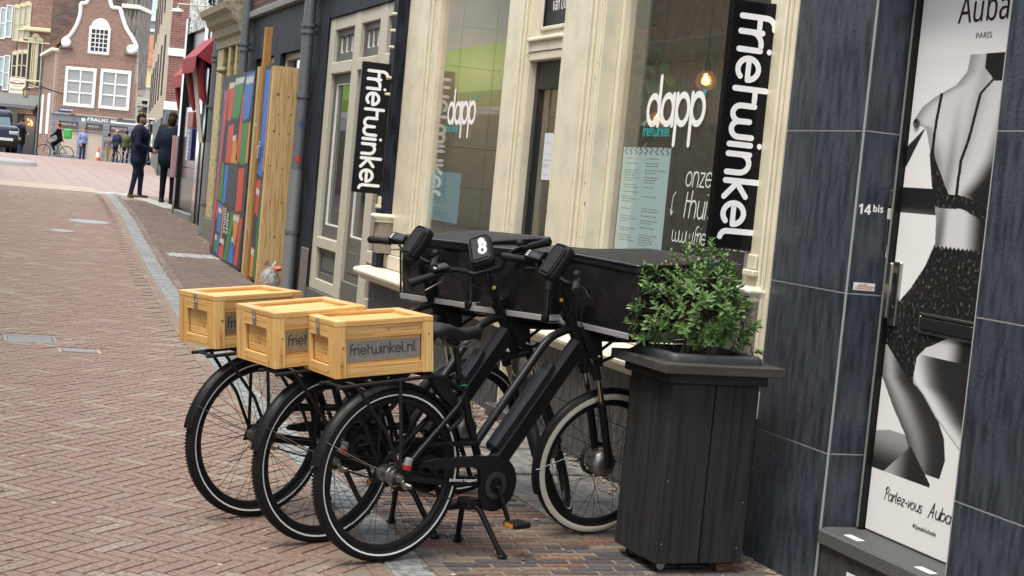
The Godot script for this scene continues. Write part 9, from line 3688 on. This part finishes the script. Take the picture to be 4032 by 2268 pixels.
func make_cyclist():
	var p := det(442, 1308, 73.0)
	p.y = gy(p.z)
	var turn := atan2(FB.x.z, -FB.x.x) + 0.25
	var bk := small_bike("dark city bicycle ridden by the courier with the green box", p, turn, Color(0.05, 0.05, 0.06))
	var rp := person("courier in black with an orange collar and cap riding a bicycle", bk.transform * Vector3(-0.2, 0.03, 0), turn + PI / 2, 1.76, {"cap": true, "hood": true, "lean": Vector3(0, -0.02, 0.12), "kl": Vector3(0.09, 0.72, 0.36), "al": Vector3(0.09, 0.38, 0.22), "kr": Vector3(-0.09, 0.62, 0.3), "ar": Vector3(-0.09, 0.2, 0.2), "el": Vector3(0.27, 1.2, 0.26), "wl": Vector3(0.25, 1.06, 0.46), "er": Vector3(-0.27, 1.2, 0.26), "wr": Vector3(-0.25, 1.06, 0.46), "grip": true}, [Color(0.45, 0.26, 0.19), Color(0.012, 0.012, 0.013), Color(0.01, 0.01, 0.011), Color(0.3, 0.3, 0.3), Color(0.02, 0.02, 0.02), Color(0.5, 0.1, 0.03)], 0.035)
	var mb := MB.new()
	var t := thing("courier_box", "bright green insulated box on the courier's back", "bag", rp.transform * Vector3(0, 1.05, -0.34), rp.basis)
	soft_box(mb, Vector3(0, 0.2, 0), Vector3(0.42, 0.46, 0.36), 0.04, 0.01, 0.0, 5, 8)
	part(mb, "shell", mat("courier_green", lin(0.05, 0.38, 0.06), 0.5), t)
	mb = MB.new()
	mb.bx(-0.16, 0.16, 0.05, 0.09, -0.2, -0.186, 0.004)
	part(mb, "reflective_strip", mats.reflective, t)
	var wp := det(1000, 1362, 74.0)
	wp.y = gy(wp.z)
	small_bike("white city bicycle standing beside the olive jacket man", wp, turn + 0.9, Color(0.6, 0.6, 0.6))
func make_suv():
	var p := det(-62, 1265, 62.0)
	p.y = gy(p.z)
	var t := thing("parked_car", "dark blue off-road car facing the street at the crossing", "car", p, FB * Basis(Vector3.UP, 0.4))
	# local: x to its left side as seen from the front, z towards the viewer
	var paint := mat("car_paint", lin(0.012, 0.02, 0.045), 0.18)
	paint.clearcoat_enabled = true
	paint.clearcoat = 0.8
	var trim := mat("car_trim", lin(0.014, 0.014, 0.015), 0.5)
	var mb := MB.new()
	soft_box(mb, Vector3(0, 0.78, -2.2), Vector3(1.95, 0.72, 4.7), 0.16, 0.03, 0.0, 1, 12)
	part(mb, "body", paint, t)
	mb = MB.new()
	soft_box(mb, Vector3(0, 1.42, -2.75), Vector3(1.6, 0.72, 2.9), 0.2, 0.02, 0.0, 1, 12)
	part(mb, "cabin", paint, t)
	mb = MB.new()
	mb.quad(Vector3(-0.72, 1.14, -1.05), Vector3(0.72, 1.14, -1.05), Vector3(0.62, 1.68, -1.42), Vector3(-0.62, 1.68, -1.42), Vector3(0, 0.5, 1))
	part(mb, "windscreen", mat("car_glass", lin(0.10, 0.14, 0.17), 0.05), t)
	mb = MB.new()
	soft_box(mb, Vector3(0, 0.46, -0.02), Vector3(1.9, 0.4, 0.45), 0.1, 0.02, 0.0, 1, 8)
	part(mb, "bumper", trim, t)
	mb = MB.new()
	mb.bx(-0.5, 0.5, 0.72, 0.95, 0.1, 0.17, 0.02)
	part(mb, "grille", mat("car_grille", lin(0.02, 0.02, 0.02), 0.3, 0.4), t)
	for sx in [-1.0, 1.0]:
		mb = MB.new()
		soft_box(mb, Vector3(sx * 0.75, 0.86, 0.07), Vector3(0.4, 0.17, 0.22), 0.06, 0.01, 0.0, 1, 8)
		part(mb, "headlight", mat("headlight_glass", lin(0.42, 0.45, 0.48), 0.08, 0.3), t)
		mb = MB.new()
		soft_box(mb, Vector3(sx * 1.08, 1.2, -1.2), Vector3(0.24, 0.19, 0.14), 0.06, 0.01, 0.0, 1, 6)
		part(mb, "wing_mirror", paint, t)
		for z in [-0.75, -3.7]:
			mb = MB.new()
			mb.xf = Transform3D(Basis(Vector3(0, 1, 0), Vector3(-1, 0, 0), Vector3(0, 0, 1)), Vector3(sx * 0.86, 0.38, z))
			mb.lathe([Vector2(0.22, -0.12), Vector2(0.36, -0.12), Vector2(0.38, -0.09), Vector2(0.38, 0.09), Vector2(0.36, 0.12), Vector2(0.22, 0.12)], 24)
			var w := part(mb, "wheel", mats.tyre_rubber, t)
			mb = MB.new()
			mb.xf = Transform3D(Basis(Vector3(0, 1, 0), Vector3(-1, 0, 0), Vector3(0, 0, 1)), Vector3(sx * 0.86, 0.38, z))
			mb.lathe([Vector2(0.0, -0.08), Vector2(0.24, -0.1), Vector2(0.24, 0.1), Vector2(0.0, 0.08)], 16)
			part(mb, "rim", mats.hub_silver, w)
	mb = MB.new()
	mb.bx(0.22, 0.74, 0.53, 0.64, 0.215, 0.23, 0.004)
	part(mb, "number_plate", mat("plate_white", lin(0.6, 0.6, 0.58), 0.4), t)
func _ready():
	setup_axes()
	make_view()
	make_textures()
	shared_materials()
	make_street()
	make_stone_building()
	make_shop()
	make_navy_house()
	make_far_fronts()
	make_opposite()
	make_gable_house()
	make_left_block()
	make_backdrop()
	make_signs()
	make_pipes()
	make_hoarding()
	make_rubbish_bag()
	make_bikes()
	make_planter()
	make_people()
